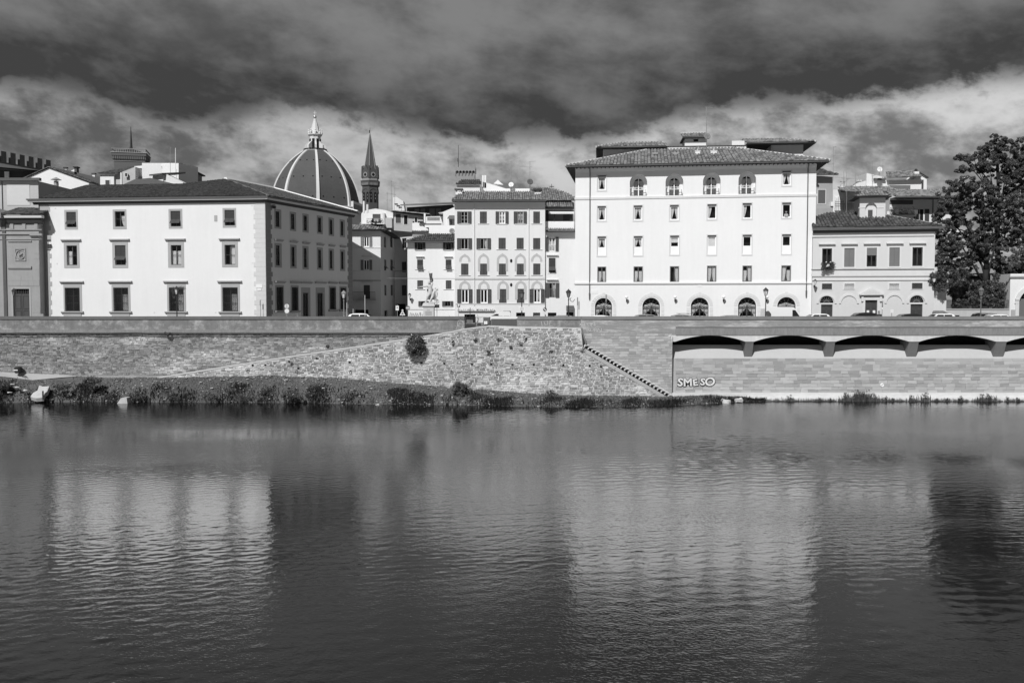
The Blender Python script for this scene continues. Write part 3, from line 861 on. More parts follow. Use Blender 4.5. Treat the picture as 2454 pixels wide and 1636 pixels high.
M_pier = mat('pier_concrete', 0.17, var=0.12, scale=0.8, streak=0.12)  # piers darker than the arches: the overhang's shade is in this tone
M_plin = mat('plinth_stone', 0.60, var=0.12, scale=0.9, var2=0.12, scale2=4, stretch=(.4, 1, 2), bump=0.03)
M_step = mat('step_stone', 0.52, var=0.1, scale=1)

YP = 102.5
def XP(px, Y=YP): return gx(px, Y)
# the long parapet
par = thing('parapet_wall', 'long weathered parapet along the quay, with a gap for the iron gate', 'wall', loc=(0, YP, 0))
f0 = Matrix()
zt, zc = zz(758, YP), zz(765, YP)
def parbox(p0, p1, y0, y1, d0, d1, m, name, X0=None):
    return MB().box(XP(p0), XP(p1), YP + d0, YP + d1, zz(y1, YP), zz(y0, YP)).build(name, m, par, f0)
parbox(-300, 1113, 765, 790, 0, .45, M_par, 'wall_section'); parbox(1176, 1392, 765, 800, 0, .45, M_par, 'wall_section')
parbox(1392, 2800, 765, 783, -.46, .45, M_parR, 'wall_section')
parbox(-300, 1113, 790, 797, -.10, .45, M_ledge, 'ledge'); parbox(1392, 1618, 783, 803, -.48, .45, M_parR, 'wall_section')
parbox(1618, 2800, 783.6, 785.2, -.56, .3, M_cop, 'string_course'); parbox(1618, 2800, 785.3, 802.4, -.58, .45, M_ledge, 'ledge')
x = -300
for p0, p1, m in ((-300, 1113, M_cop), (1240, 1392, M_copR), (1392, 2800, M_copR)):
    x = p0
    while x < p1 - 4:      # coping in lengths of stone
        e = min(x + R(60, 80), p1); MB().box(XP(x) + .006, XP(e) - .006, YP - (.09 if p0 < 1300 else .55) - R(0, .015), YP + .5, zc, zt + R(-.012, .012)).build('coping_stone', m, par, f0); x = e
parbox(1176, 1240, 758.5, 763.5, -.12, .5, M_trimw, 'pale_coping'); parbox(1178, 1238, 764, 783, -.06, 0, mat('slate_panel', 0.085, var=.1, stretch=(.3, 1, 4)), 'slate_panel')
# cable and outlet along the wall
cb = MB(); pts = []
for i in range(29):
    px = -300 + 1250 * i / 28; pts.append(at(px, 798.5 + sin(i * 1.7) * .9 + (R(-1, 1) if px < 330 else 0), YP - .18))
cb.path(pts, .045, 5); tag(cb.build('cable', M_iron), 'thin dark cable running under the parapet ledge above the old wall', 'cable')
tag(MB().path([at(395, 797, YP - .2), at(399, 802, YP - .3), at(405, 801, YP - .3), at(407, 797, YP - .2)], .16, 6).build('drain_outlet', M_iron), 'small black drain outlet under the ledge of the parapet', 'drain')

# old rubble wall under the parapet
ow = thing('embankment_wall', 'old rubble embankment wall under the parapet, patched with pale plaster', 'wall', loc=(0, 102.75, 0))
mb = MB(); x0, x1 = XP(-300, 102.75), XP(1395, 102.75)
mb.box(x0, x1, 102.75, 103.2, 1.0, zz(797, YP)); mb.build('wall', M_mortL, ow, f0)
def ok_left(X, Z):
    px = CX + X / 102.75 * FPX; py = HOR - (Z - CAMZ) / 102.75 * FPX
    return py < lerp_tab([(-300, 893), (200, 899), (420, 897), (640, 858), (925, 816), (1100, 786)], px) + 2 and px < 1105
stone_wall(ow, ok_left, x0, XP(1105, 102.75), 2.6, zz(799, 102.75), M_rubL, 'weathered', ch=(.14, .24), sw=(.22, .60), gap=.03, depth=.035, singles=150, y=0, jit=.04, skip=.02)

# ramp: a wedge of rubble wall carrying the way up to the gate
YR = 100.3
rampw = thing('ramp_wall', 'sloping rubble wall of the ramp climbing to the iron gate', 'wall', loc=(0, YR, 0))
RP = [(372, 906), (640, 863), (925, 821), (1085, 795), (1110, 789), (1176, 781), (1240, 783), (1392, 786), (1397, 832.5), (1608, 956.5), (1612, 985), (372, 985)]
RW = [(at(a, b, YR).x, at(a, b, YR).z) for a, b in RP]
mb = MB().prism(RW, YR, 102.45); mb.build('wall', M_mortar, rampw, f0)
stone_wall(rampw, lambda X, Z: inside((X, Z), RW), RW[0][0], RW[9][0], 0.1, zz(781, YR), M_rub, 'rubble', ch=(.17, .31), sw=(.22, .66), gap=.07, depth=.045, singles=300, y=0, jit=.06, skip=.05)
mb = MB(); a = [(at(p, q - 1.5, YR).x, at(p, q - 1.5, YR).z) for p, q in RP[:6]]; b = [(at(p, q + 1.2, YR).x, at(p, q + 1.2, YR).z) for p, q in RP[:6]]
mb.band(a, b, YR - .06, YR + .3); mb.build('ramp_coping', M_step, rampw, f0)
# put-log holes are raised near-black blocks imitating shaded recesses; moss stains are tufts
M_hole = M_in
for px, py in ((838, 868), (1010, 869), (1065, 871), (1131, 872), (1177, 872), (1228, 873), (1279, 873), (1350, 875), (1413, 876), (1440, 878), (606, 875), (636, 874), (693, 866), (759, 858), (715, 882)):
    p = at(px, py, YR); MB().box(p.x - .11, p.x + .11, YR - .085, YR - .05, p.z - .09, p.z + .09).build('putlog_hole', M_hole, rampw, f0)
ring_me = None
for px, py in ((977, 889), (1083, 890), (1191, 891), (1282, 891), (1363, 890), (594, 887), (711, 888), (840, 889)):
    p = at(px, py, YR - .09); g = MB(); k = 10
    pts = [Vector((p.x + .14 * cos(2 * pi * i / k), YR - .10, p.z - .1 + .16 * sin(2 * pi * i / k))) for i in range(k + 1)]
    g.path(pts, .025, 5); g.tube((p.x, YR - .13, p.z + .06), (p.x, YR, p.z + .06), .04)
    where(tag(g.build('mooring_ring', M_iron), 'x', 'mooring ring', 'iron mooring rings on the ramp wall'), px, 'rusty mooring ring on the ramp wall in line with @')

# wall beside the stairs, of regular courses
YS = 101.7
sw_ = thing('stair_wall', 'coursed stone wall behind the outdoor steps under the parapet', 'wall', loc=(0, YS, 0))
sx0, sx1 = XP(1390, YS), XP(1612, YS)
MB().box(sx0, sx1, YS, 103, -.3, zz(802, YP)).build('wall', M_mortR, sw_, f0)
stone_wall(sw_, lambda X, Z: HOR - (Z - CAMZ) / YS * FPX < 826 + max(0, (CX + X / YS * FPX) - 1398) * .57 + 2, sx0, sx1 - .03, .4, zz(803.5, YS), M_ash, 'ashlar', ch=(.25, .31), sw=(.5, .95), gap=.03, depth=.03, singles=150, y=0)
MB().box(XP(1602, YS), sx1, YS - .02, YS, zz(820, YS), zz(803, YS)).build('pale_block', M_trimw, sw_, f0)
# the steps
st = thing('stone_steps', 'worn flight of stone steps going down to the bank beside the ramp wall', 'steps', loc=(at(1600, 945, YR).x, YR, .4))
for k in range(24):
    p = at(1402 + k * 8.75, 826.5 + k * 5.15, YR - .05)
    z = p.z + R(-.02, .02)
    MB().prism([(p.x - .05 + R(-.03, .03), z), (p.x + .46 + R(-.03, .03), z - .01), (p.x + .41, z - .085), (p.x + .06, z - .085), (p.x - .02, z - .235), (p.x - .13, z - .235)], YR - .06 + R(-.02, .02), YS - .04).build('step', M_step, st, f0)
a_ = [(at(x, y, YR).x, at(x, y, YR).z) for x, y in ((1396, 831), (1607, 955))]; b_ = [(at(x, y, YR).x, at(x, y, YR).z) for x, y in ((1392, 839), (1597, 957.5))]
MB().band(a_, b_, YR - .075, YR + .2).build('stringer', M_ash, st, f0)
tag(MB().path([at(1394, 786, YR - .08), at(1396, 796, YR - .1), at(1401, 812, YR - .1), at(1405, 823, YR - .1)], .085, 6).build('bent_pipe', M_pier), 'bent iron pipe running down to the top of the stone steps', 'pipe')

# arcade carrying the street on the upstream side
YA = 102.0
arc_t = thing('embankment_arcade', 'arched concrete arcade above a coursed stone quay wall carrying the road', 'arcade', loc=(XP(1618, YA), YA, 0))
ztop, zspr, zcr = zz(803, YA), zz(818.5, YA), zz(803.6, YA)
piers = [(1788, 1808), (1982, 2004), (2181, 2205), (2390, 2416), (2600, 2626), (2800, 2826)]
edges = [1619] + [e for p in piers for e in p]
poly = []
mb = MB(); mb.box(XP(1603, YA), XP(1619, YA), YA, 103.6, zspr, ztop).build('abutment', M_spand, arc_t, f0)
for a, b in zip(edges[::2], edges[1::2]):
    xa, xb = XP(a, YA), XP(b, YA); n = 18; low, up = [], []
    for i in range(n + 1):
        t = i / n; x = xa + (xb - xa) * t
        low.append((x, zspr + (zcr - zspr) * (1 - abs(2 * t - 1) ** 2.0))); up.append((x, ztop + .01))
    MB().band(up, low, YA, YA + .4).build('arch', M_spand, arc_t, f0); MB().band(up, low, YA + .4, 108).build('vault', M_arch_shade, arc_t, f0)
for a, b in piers:
    xa, xb = XP(a, YA), XP(b, YA); zb = zz(858, 102.6)
    MB().box(xa, xb, YA, 104.5, zspr, ztop).build('pier_head', M_spand, arc_t, f0)
    MB().profile([(YA + .06, zspr), (104.5, zspr), (104.5, zb), (YA + .75, zb)], xa + .02, xb - .02).build('pier', M_pier, arc_t, f0)
xl, xr = sx1, XP(2830, YA)
zl = zz(858.5, 102.5)
MB().profile([(102.56, zl + .004), (103.79, zl + 1.45), (103.9, zl + 1.45), (103.9, zl + .004)], xl, xr).build('sloping_apron', M_pland, arc_t, f0)  # slope added in place of an upright back wall, to catch more sun
MB().box(xl, xr, 108.0, 108.3, zl - .5, ztop).build('rear_wall', M_arch_shade, arc_t, f0); MB().box(xl, xr, 103.7, 108, zl - .4, zl).build('void_floor', M_arch_shade, arc_t, f0)  # void added behind the apron so the arches look deeply shaded
for x_ in (xl - .25, xr): MB().box(x_, x_ + .24, 103.0, 108, zl - .5, ztop).build('end_wall', M_arch_shade, arc_t, f0)
MB().box(xl, xr, 102.7, 108.3, ztop + .012, ztop + .35).build('deck', M_spand, arc_t, f0)
MB().profile([(102.45, zl), (103.6, zl), (103.6, -.5), (102.2, -.5)], xl, xr).build('quay_wall', M_mortR, arc_t, f0)
zb = zz(941, 102.2)
stone_wall(arc_t, lambda X, Z: True, xl + .5, xr, zb, zl - .02, M_ash, 'ashlar', ch=(.33, .37), sw=(.75, 1.35), gap=.028, depth=.035, singles=300, y=102.22, slope=.25 / (zl - zb), frame=f0)
MB().profile([(101.45, zz(941, 101.5)), (102.4, zz(940, 102.3)), (102.4, -1), (101.40, -1)], xl, xr).build('plinth', M_plin, arc_t, f0)
MB().profile([(101.0, zz(953, 101.2)), (101.42, zz(952, 101.3)), (101.42, -1), (100.95, -1)], XP(1790, YA), xr).build('plinth_step', M_plin, arc_t, f0)

# gate in the gap of the parapet
gt = thing('iron_gate', 'dark iron gate with mesh leaf closing the gap in the parapet', 'gate', loc=(XP(1145), YP, STREET - .25))
xa, xb, xm = XP(1114), XP(1175), XP(1139); z0, z1 = zz(789, YP), zz(759, YP)
for x in (xa + .05, xm, xb - .05): MB().box(x - .05, x + .05, YP - .06, YP + .05, z0, z1).build('post', M_iron, gt, f0)
m = MB()
for i in range(14):
    x = xm + .1 + (xb - xm - .2) * i / 13; m.tube((x, YP, z0 + .1), (x, YP, z1 - .05), .016, n=4)
m.box(xm + .05, xb - .1, YP - .02, YP + .02, z1 - .08, z1 - .02); m.box(xm + .05, xb - .1, YP - .02, YP + .02, z0 + .06, z0 + .12); m.box(xm + .05, xb - .1, YP - .02, YP + .02, z0 + .7, z0 + .76)
m.build('barred_leaf', M_ironl, gt, f0)
MB().box(XP(1158), xb - .1, YP + .06, YP + .08, z0, z1 - .1).build('sheet_panel', mat('grey_sheet', .12, var=.08), gt, f0)
m = MB(); m.box(xa + .1, xm - .06, YP - .12, YP - .08, z0, z0 + .6)
for i in range(6): x = xa + .15 + i * .15; m.tube((x, YP - .1, z0), (x, YP - .1 + R(-.1, .1), z1 + R(-.3, .3)), .022, n=4)
m.build('barred_leaf', M_iron, gt, f0)
m = MB(); p = XP(1164); zc_ = zz(773, YP)
for i in (0, 1):
    for j in (0, 1): m.box(p - .18 + i * .19, p - .01 + i * .19, YP - .10, YP - .085, zc_ - .17 + j * .18, zc_ - .01 + j * .18)
m.build('notice', M_signw, gt, f0)

# ------------------------------------------------------------------ lettering
def text(body, size, m, frame, name='lettering', extr=.003, parent=None, offset=0.0, sx=1.0, align='CENTER', space=1.0):
    cu = bpy.data.curves.new('lettering', 'FONT'); cu.body = body; cu.size = size; cu.extrude = extr; cu.align_x = align; cu.align_y = 'CENTER'; cu.offset = offset; cu.space_character = space
    cu.resolution_u = 3
    o = bpy.data.objects.new('lettering', cu); COL.objects.link(o)
    bpy.context.view_layer.update()
    me = bpy.data.meshes.new_from_object(o.evaluated_get(bpy.context.evaluated_depsgraph_get()))
    bpy.data.objects.remove(o); bpy.data.curves.remove(cu)
    me.transform(Matrix.Diagonal((sx, 1, 1, 1)))
    me.materials.clear(); me.materials.append(m); me.name = name
    return link(name, me, parent, frame)
STAND = Matrix.Rotation(pi / 2, 4, 'X')        # text standing up, facing -y
M_spray = mat('white_spray', 0.62, var=.12, scale=2, var2=.15, scale2=8); M_sprayd = mat('black_spray', 0.03, var=.03)
M_tagg = mat('faded_spray', .46, var=.15, scale=3, var2=.15, scale2=9)
def graffito(body, px, py, Y, hpx, label, sx=1.0, fat=.02, rot=0.0, name='graffiti', tone=None):
    p = at(px, py, Y); s = hpx * Y / FPX * 1.35
    t = thing(name, label, 'graffiti', loc=p)
    fr = WM[t] @ Matrix.Rotation(-rot, 4, 'Y') @ STAND
    for i, ch in enumerate(body):      # every letter sprayed by hand: its own lean, size and height
        q = fr @ Matrix.Translation(((i - (len(body) - 1) / 2) * s * .66 * sx, R(-.06, .06) * s, 0)) @ Matrix.Rotation(R(-.2, .2), 4, 'Z'); k = s * R(.85, 1.15)
        text(ch, k, M_sprayd, q @ Matrix.Translation((0, 0, i * .0007)), 'outline', .003, t, fat * 2.0, sx)
        text(ch, k, tone or M_spray, q @ Matrix.Translation((0, 0, .006 + i * .0007)), 'lettering', .003, t, fat * .8, sx)
graffito('SMESO', 1666, 916, 102.13, 18, 'bulgy white graffiti lettering outlined in black, low on the quay wall', 1.12, .04, 0.05)
graffito('JUF', 1309, 775, YP - .03, 11, 'small white graffiti tag on the parapet above the ramp wall', 1.1, .004, .08, tone=M_trim)
graffito('SLUN', 1407, 779, YP - .49, 10, 'white graffiti letters in the upper line near the bent pipe', 1.1, .005, .02, tone=M_tagg)
graffito('BURN', 1423, 791, YP - .51, 9, 'white graffiti letters in the lower line over the stair wall', 1.15, .005, 0, tone=M_tagg)
p = at(1103, 775, YP - .03); g = MB(); k = 18
g.path([Vector((p.x + .33 * cos(i * 2 * pi / k), YP - .02, p.z + .36 * sin(i * 2 * pi / k))) for i in range(k - 3)], .018, 4); g.path([Vector((p.x - .05, YP - .02, p.z + .15)), Vector((p.x - .02, YP - .02, p.z - .15))], .018, 4)
g.path([Vector((p.x - .3, YP - .02, p.z - .25)), Vector((p.x - .45, YP - .02, p.z - .65))], .016, 4); g.path([Vector((p.x + .3, YP - .02, p.z - .3)), Vector((p.x + .1, YP - .02, p.z - .65))], .016, 4)
tag(g.build('graffiti', M_spray), 'thin round line drawing sprayed on the parapet next to the iron gate', 'graffiti')
d = thing('round_plate', 'white round plate with a dark slash low on the quay wall', 'sign', loc=at(2114, 922, 102.18))
MB().lathe([(.001, 0), (.22, 0), (.22, .03), (.001, .03)], 18).build('disc', M_signw, d, WM[d] @ Matrix.Rotation(pi / 2, 4, 'X'))
MB().box(-.2, .2, -.045, -.032, -.015, .015).build('slash', M_signd, d, WM[d] @ Matrix.Rotation(-.7, 4, 'Y'))

# ------------------------------------------------------------------ things on the bank
bt = thing('litter_bin', 'squat black bin on the paved path at the wall foot', 'bin', loc=at(44, 894, 102.2))
MB().lathe([(.30, 0), (.38, .1), (.40, .55), (.34, .62)], 12).build('drum', M_iron, bt); MB().box(-.3, .15, -.42, -.395, .32, .42).build('pale_band', M_signw, bt)
MB().lathe([(.40, .56), (.42, .62), (.3, .74), (.05, .78)], 12).build('lid', M_iron, bt)
def rock(px, py, Y, w, h, d, label, m, name='boulder', grp=None):
    p = at(px, py, Y); mb = MB(); mb.ball((0, 0, 0), 1, 9, 6)
    mb.v = [(x * w * (1 + .25 * sin(x * 5 + y * 3 + px)), y * d * (1 + .2 * sin(z * 4 + px)), max(z, -.6) * h * (1 + .3 * sin(x * 4 + px))) for x, y, z in mb.v]
    return tag(mb.build(name, m, None, Matrix.Translation(p)), label, 'rock' if name == 'boulder' else 'slab', grp)
M_rock = mat('pale_rock', 0.5, var=.15, scale=1.2, bump=.05)
M_sandw = mat('white_slab', 0.44, var=.15, scale=1.5, bump=.03)
s = thing('broken_slab', 'broken white concrete slab tilted on the bank below the path', 'slab', loc=at(96, 940, 100))
a = [at(73, 950, 99.2), at(86, 954, 98.95), at(103, 952, 99.1), at(107, 942, 99.6), at(113, 938, 99.9), at(118, 925, 100.6), at(103, 926, 100.7), at(94, 923, 100.8), at(90, 935, 100.1), at(79, 941, 99.7)]; na = len(a)
MB().add(a + [x + Vector((0, .2, -.4)) for x in a], [tuple(range(na))] + [(i, i + na, (i + 1) % na + na, (i + 1) % na) for i in range(na)]).build('slab', M_sandw, s, f0)
MB().box(at(103, 940, 98.9).x - .08, at(103, 940, 98.9).x + .06, 98.85, 98.95, .35, 1.35).build('stake', M_wood, s, f0)
b = MB(); p = at(297, 962, 98.9); b.prism([(p.x - .62, 0), (p.x + .5, 0), (p.x + .42, .62), (p.x + .1, .66), (p.x - .2, .6)], 98.6, 99.6)
tag(b.build('concrete_block', M_sandw), 'white sloping concrete block at the water edge among weeds', 'block')
for px, py, Y, w, h, dd, lb in ((1738, 963, 99.5, .55, .35, .5, 'large pale boulder at the water edge below the first arch'), (1771, 959, 99.9, .42, .3, .4, 'pale boulder at the water edge beside the larger boulder'),
                         (1296, 969, 97.6, .45, .22, .4, 'flat pale rock at the water edge below the ramp wall'), (1744, 968, 98.8, .22, .14, .2, 'smallest pale rock in the water in front of the large boulder')):
    rock(px, py, Y, w, h, dd, lb, M_rock)
for i, (px, py) in enumerate([(30, 920), (22, 940), (60, 935), (40, 928), (836, 947), (860, 962), (1203, 957), (905, 970), (560, 963), (640, 962), (1405, 971), (1425, 972), (1455, 972), (1360, 966), (1535, 957), (1095, 968), (330, 963), (370, 963), (455, 963), (1590, 956)]):
    Y = 99.4 if py > 955 else 100.0
    Y = CAMZ * FPX / (py - HOR) * 1.0 - .1 if py > 955 else Y
    where(rock(px, py, Y, R(.12, .3), R(.06, .12), .2, 'x', M_rock, 'boulder', 'small pale stones along the bank'), px, 'small pale stone ' + ('at the water edge' if py > 955 else 'up on the bank') + ' below @')

# bushes on wall and bank
def bush(px, py, Y, rx, rz, n, r, per, size, label, m, name='shrub', grp=None, stems=True, base=None):
    cr = leaf_cloud(lobes(px, py, Y, rx, n, r, rz), per, size)
    b = base or at(px, py + rz, Y)
    tr = None
    if stems:
        tr = MB(); c = at(px, py - rz * .3, Y)
        for k in range(4): tr.tube(b + Vector((R(-.1, .1), 0, 0)), c + Vector((R(-.5, .5), R(-.3, .3), R(-.3, .3))) * rx * Y / FPX, .035, .012, 5)
    return plant(name, label, 'bush', b, cr, m, tr, group=grp)
bush(997, 829, YR - .5, 22, 23, 110, 7, 110, .085, 'round dark caper bush growing out of the ramp wall', M_leafd)
bush(1104, 934, 98.9, 20, 16, 40, 7, 110, .08, 'spiky dark shrub standing on the bank under the ramp wall', M_leafm)
bush(698, 950, 98.4, 26, 12, 40, 8, 110, .08, 'wide drooping dark shrub at the water edge below the ramp', M_leafd)
bush(1318, 950, 98.3, 14, 14, 20, 6, 90, .07, 'dark weed bush at the foot of the wall under the mooring rings', M_leafm)
bush(1005, 948, 98.6, 12, 12, 18, 6, 90, .07, 'small dark shrub on the bank under the caper bush', M_leafm)
bush(745, 938, 99.2, 13, 12, 16, 6, 90, .07, 'dark shrub on the bank slope beside the wide drooping shrub', M_leafd)
bush(220, 912, 100.2, 22, 7, 30, 6, 90, .06, 'low dark hedge of weeds where the paved path ends', M_leafd)
for px, py, rx, rz in ((330, 948, 22, 12), (420, 945, 26, 13), (500, 948, 28, 14), (590, 948, 24, 13), (640, 935, 18, 9), (1455, 962, 24, 9), (1560, 962, 24, 9), (1660, 955, 26, 8), (1380, 965, 18, 8), (10, 922, 18, 8), (150, 925, 20, 9), (1700, 957, 20, 7), (900, 960, 20, 8), (1160, 958, 18, 8), (1230, 962, 20, 8)):
    Y = min(CAMZ * FPX / (py + rz - HOR) + .5, 100)
    where(bush(px, py + rz * .25, Y, rx * 1.1, rz * .62, 30, 4.5, 60, .06, 'x', M_leafm if px % 20 else M_leafd, 'weed_clump', 'clumps of weeds along the water', False), px, 'low dark clump of weeds on the bank below @')
def upblades(base, n, sp, h0, h1):
    V = np.zeros((n, 4, 3))
    for k in range(n):
        p = base + Vector((random.gauss(0, sp), R(-.1, .1), -.05)); h = R(h0, h1); l = random.gauss(0, .18) * h; w = Vector((.022, 0, 0))
        m_ = p + Vector((l * .4, R(-.1, .1) * h, h * .6)); V[k] = [p - w, p + w, m_ + w * .8, p + Vector((l, R(-.1, .1) * h, h))]
    return V
for px, rz, n in ((1893, 14, 10), (1965, 10, 8), (2027, 19, 14), (2057, 26, 16), (2074, 26, 16), (2098, 18, 8), (2122, 12, 8), (2183, 14, 10), (2216, 19, 8), (2302, 12, 6), (2355, 16, 14), (2370, 18, 12), (1990, 7, 8), (2245, 7, 8), (2270, 7, 8), (2415, 9, 8), (2440, 8, 8), (2140, 6, 8)):
    base = at(px, 962, 100.75); n *= 3
    cr = leaf_cloud([(base + Vector((random.gauss(0, .35) * rz * .03, R(-.1, .1), rz * .048 * R(0, 1) ** 1.5 + .05)), R(.05, .14)) for _ in range(n)], 16, .045, hollow=.1)
    hb = rz * .048; cr = np.concatenate([cr, upblades(base, int(rz * 5), .15 + hb * .3, hb * .35, hb)])
    tr = MB()
    for k in range(3): tr.tube(base, base + Vector((R(-.2, .2), 0, rz * .045 * R(.7, 1.1))), .015, .006, 4)
    wp = plant('waterside_weed', 'x', 'weed', base, cr, M_leafd, tr, group='weeds along the white plinth', cname='leaves'); where(wp, px, ('tall' if rz > 15 else 'short') + ' dark weed at the water line under @')
cl = []
for i in range(170):
    px = R(1830, 2700); cl.append((at(px, 960.5, 100.85), R(.05, .17)))
fr_ = [upblades(at(px, 960.5, 100.85), random.randint(6, 26), R(.1, .35), .06, R(.15, .5)) for px in [R(1815, 2700) for _ in range(190)]]
stuff(tag(quads_object('plinth_weeds', np.concatenate([leaf_cloud(cl, 24, .045)] + fr_), M_leafd), 'fringe of low weeds along the foot of the white plinth', 'weeds'))
# moss tufts on the ramp wall
for px, py, rx, rz in ((1086, 822, 4, 7), (1140, 815, 5, 5), (1172, 845, 4, 9), (1197, 815, 6, 4), (1248, 823, 6, 9), (1259, 812, 5, 8), (1225, 832, 3, 4), (1320, 842, 4, 4), (1397, 838, 6, 5), (700, 872, 4, 6), (785, 830, 4, 5)):
    cr = leaf_cloud(lobes(px, py, YR - .02, rx, 9, 2.5, rz, .08), 45, .05)
    mp = plant('moss_tuft', 'x', 'plant', at(px, py, YR), cr, M_leafm, None, group='plant tufts on the ramp wall', cname='leaves'); where(mp, px, 'dark plant tuft on the ramp wall in line with @')
# ================================================================== BUILDINGS ALONG THE QUAY
def bld(F, name, label, wallm, cat='building', group=None):
    t = thing(name, label, cat, F.frame, group); F.t = t; F.m_wall = wallm; return t
def front(F, u0, u1, z0, z1, name='wall', y=0.0, m=None, extra=None):
    mb = MB(); grid_wall(mb, u0, u1, z0, z1, F.holes, y)
    if extra: extra(mb)
    return mb.build(name, m or F.m_wall, F.t, F.frame)
def sides(F, u0, u1, D, z0, z1, m=None, left=True, right=True, back=True, top=True, name='side_wall'):
    mb = MB()
    if left: mb.quad((u0, 0, z0), (u0, D, z0), (u0, D, z1), (u0, 0, z1))
    if right: mb.quad((u1, 0, z0), (u1, D, z0), (u1, D, z1), (u1, 0, z1))
    if back: mb.quad((u0, D, z0), (u1, D, z0), (u1, D, z1), (u0, D, z1))
    if top: mb.quad((u0, 0, z1 - .02), (u1, 0, z1 - .02), (u1, D, z1 - .02), (u0, D, z1 - .02))
    return mb.build(name, m or F.m_wall, F.t, F.frame)
def strip(F, x0, y0, x1, y1, proj, m, name='string_course', flat=True):
    u0, u1, z0, z1 = F.rect(x0, y0, x1, y1)
    return MB().profile([(-proj, z1), (.0, z1 + .01), (.0, z0), (-proj * .5, z0), (-proj, z0 + (z1 - z0) * .4)], u0, u1).build(name, m, F.t, F.frame)
def panel(F, x0, y0, x1, y1, proj, m, name='panel', parent=None):
    u0, u1, z0, z1 = F.rect(x0, y0, x1, y1)
    return MB().box(u0, u1, -proj, -.001, z0, z1).build(name, m, parent or F.t, F.frame)
def arch_corners(mb, u0, u1, zs, zt, y=0.0, n=14):
    """fills the two upper corners of a rectangular hole so that the opening is round-headed"""
    c, r = (u0 + u1) / 2, (u1 - u0) / 2
    A = arc(c, zs, r, pi, pi / 2, n, zt - zs); B = arc(c, zs, r, 0, pi / 2, n, zt - zs)
    mb.poly([(u0, y, zt)] + [(x, y, z) for x, z in reversed(A)]); mb.poly([(u1, y, zt)] + [(x, y, z) for x, z in reversed(B)])

# ---------------------------------------------------------------- the large three-storey corner palace
A = Fac(100, 123.3, 638, 120.0)
At = bld(A, 'corner_palace', 'large three-storey corner palace with white front and shaded flank, grilled ground-floor windows', M_ivory)
S = Fac(638, 120.0, 845, 141.6); S.t, S.m_wall = At, M_ivory
fr = A.frame
r1 = [((159.4, 508, 182.4, 544.6), (154.8, 503, 186.4, 549.7)), ((275.3, 506.6, 299.3, 543.4), (270.6, 501.9, 303, 549)),
      ((409, 505.5, 432.6, 542.7), (404.3, 500.6, 436.9, 547.6)), ((538.4, 503.2, 562.2, 540.3), (533.7, 498.5, 565.8, 545.1))]
for k, (o, t) in enumerate(r1):
    window(A, At, *o, trim=t, frame=fr, shut=None if k == 1 else 'tilt', mull='|', rows=2, curt='r' if k == 1 else None, dp=.25)
r2 = [((159.9, 588.4, 185, 635.6), (153.5, 580, 190.3, 642), (147.7, 573.5, 194.5, 578.9)), ((275.7, 587.8, 301.4, 635.2), (269.6, 579.5, 306.8, 642), (263.6, 572.8, 310.8, 578)),
      ((409.7, 587.3, 434.7, 634.7), (402.8, 578.5, 441, 641), (396.9, 572, 444.7, 577.5)), ((538.4, 586.7, 564, 634.3), (532, 577.5, 570, 640), (526, 571.3, 574.8, 576.5))]
for k, (o, t, h) in enumerate(r2):
    window(A, At, *o, trim=t, hood=h, frame=fr, shut='tilt' if k == 1 else None, mull='|', rows=2, curt={0: 'l', 2: 'lr', 3: 'R'}.get(k), dp=.25, fw=.09, cgather=.1)
r3 = [((156.3, 689.4, 191.3, 745.3), (152.6, 678.9, 196.6, 745.4), (145, 673.9, 200.9, 678.8), (148.4, 746, 200.9, 751)),
      ((272.5, 689, 307.6, 745.3), (267.9, 678.6, 312.5, 745.4), (261, 673.5, 317, 678.5), (263.8, 746, 316.7, 751)),
      ((405.6, 688.8, 440.5, 745.3), (400.7, 678.4, 445.4, 745.4), (393, 673.2, 450, 678.3), (396.6, 746, 450, 751)),
      ((533.7, 688.5, 570, 745.3), (529.6, 678.2, 574.8, 745.4), (522.5, 672.8, 580, 678), (525.6, 746.4, 579.6, 751.4))]
for k, (o, t, h, s) in enumerate(r3):
    w, _ = window(A, At, *o, trim=t, hood=h, sill=s, frame=fr, grille=1, mull='|', rows=3, dp=.30, curt={1: 'r', 2: 'r', 3: 'r'}.get(k), cgather=.05)
    panel(A, t[0] + 1, 751.5, t[2] - 1, 790, .10, M_trim, 'apron', w)
# the flank
sr1 = [(660, 671.2, 506.3, 543.9), (696.9, 706.9, 512.3, 549.4), (727, 737, 516.6, 553), (761.6, 771, 521.3, 557), (789.4, 798, 526, 561.7), (816.3, 824.1, 530.4, 564.6)]
for a, b, c, d in sr1: window(S, At, a, c, b, d, tw=.24, frame=S.frame, mull='|', rows=2)
sr2 = [(661, 672, 588, 636), (698, 707.6, 591.5, 638.3), (727.5, 736.6, 594.6, 640.7), (762, 771, 598, 642), (790, 797.7, 600.5, 643.8), (817, 824.6, 602.7, 645)]
for a, b, c, d in sr2:
    k = (b - a) * .36
    window(S, At, a, c, b, d, tw=.28, hood=(a - k, c - 14, b + k, c - 9.5), frame=S.frame, mull='|', rows=2)
sr3 = [(662.6, 677.5, 688, 743.7), (699.5, 713, 688.6, 743.7), (790.5, 803.2, 689.5, 740.8), (815.8, 828.6, 690, 740.8)]
for a, b, c, d in sr3:
    k = (b - a) * .3
    window(S, At, a, c, b, d, tw=.26, hood=(a - k, c - 14, b + k, c - 9.5), sill=(a - k, d + .5, b + k, d + 5), frame=S.frame, grille=1, mull='|', rows=3)
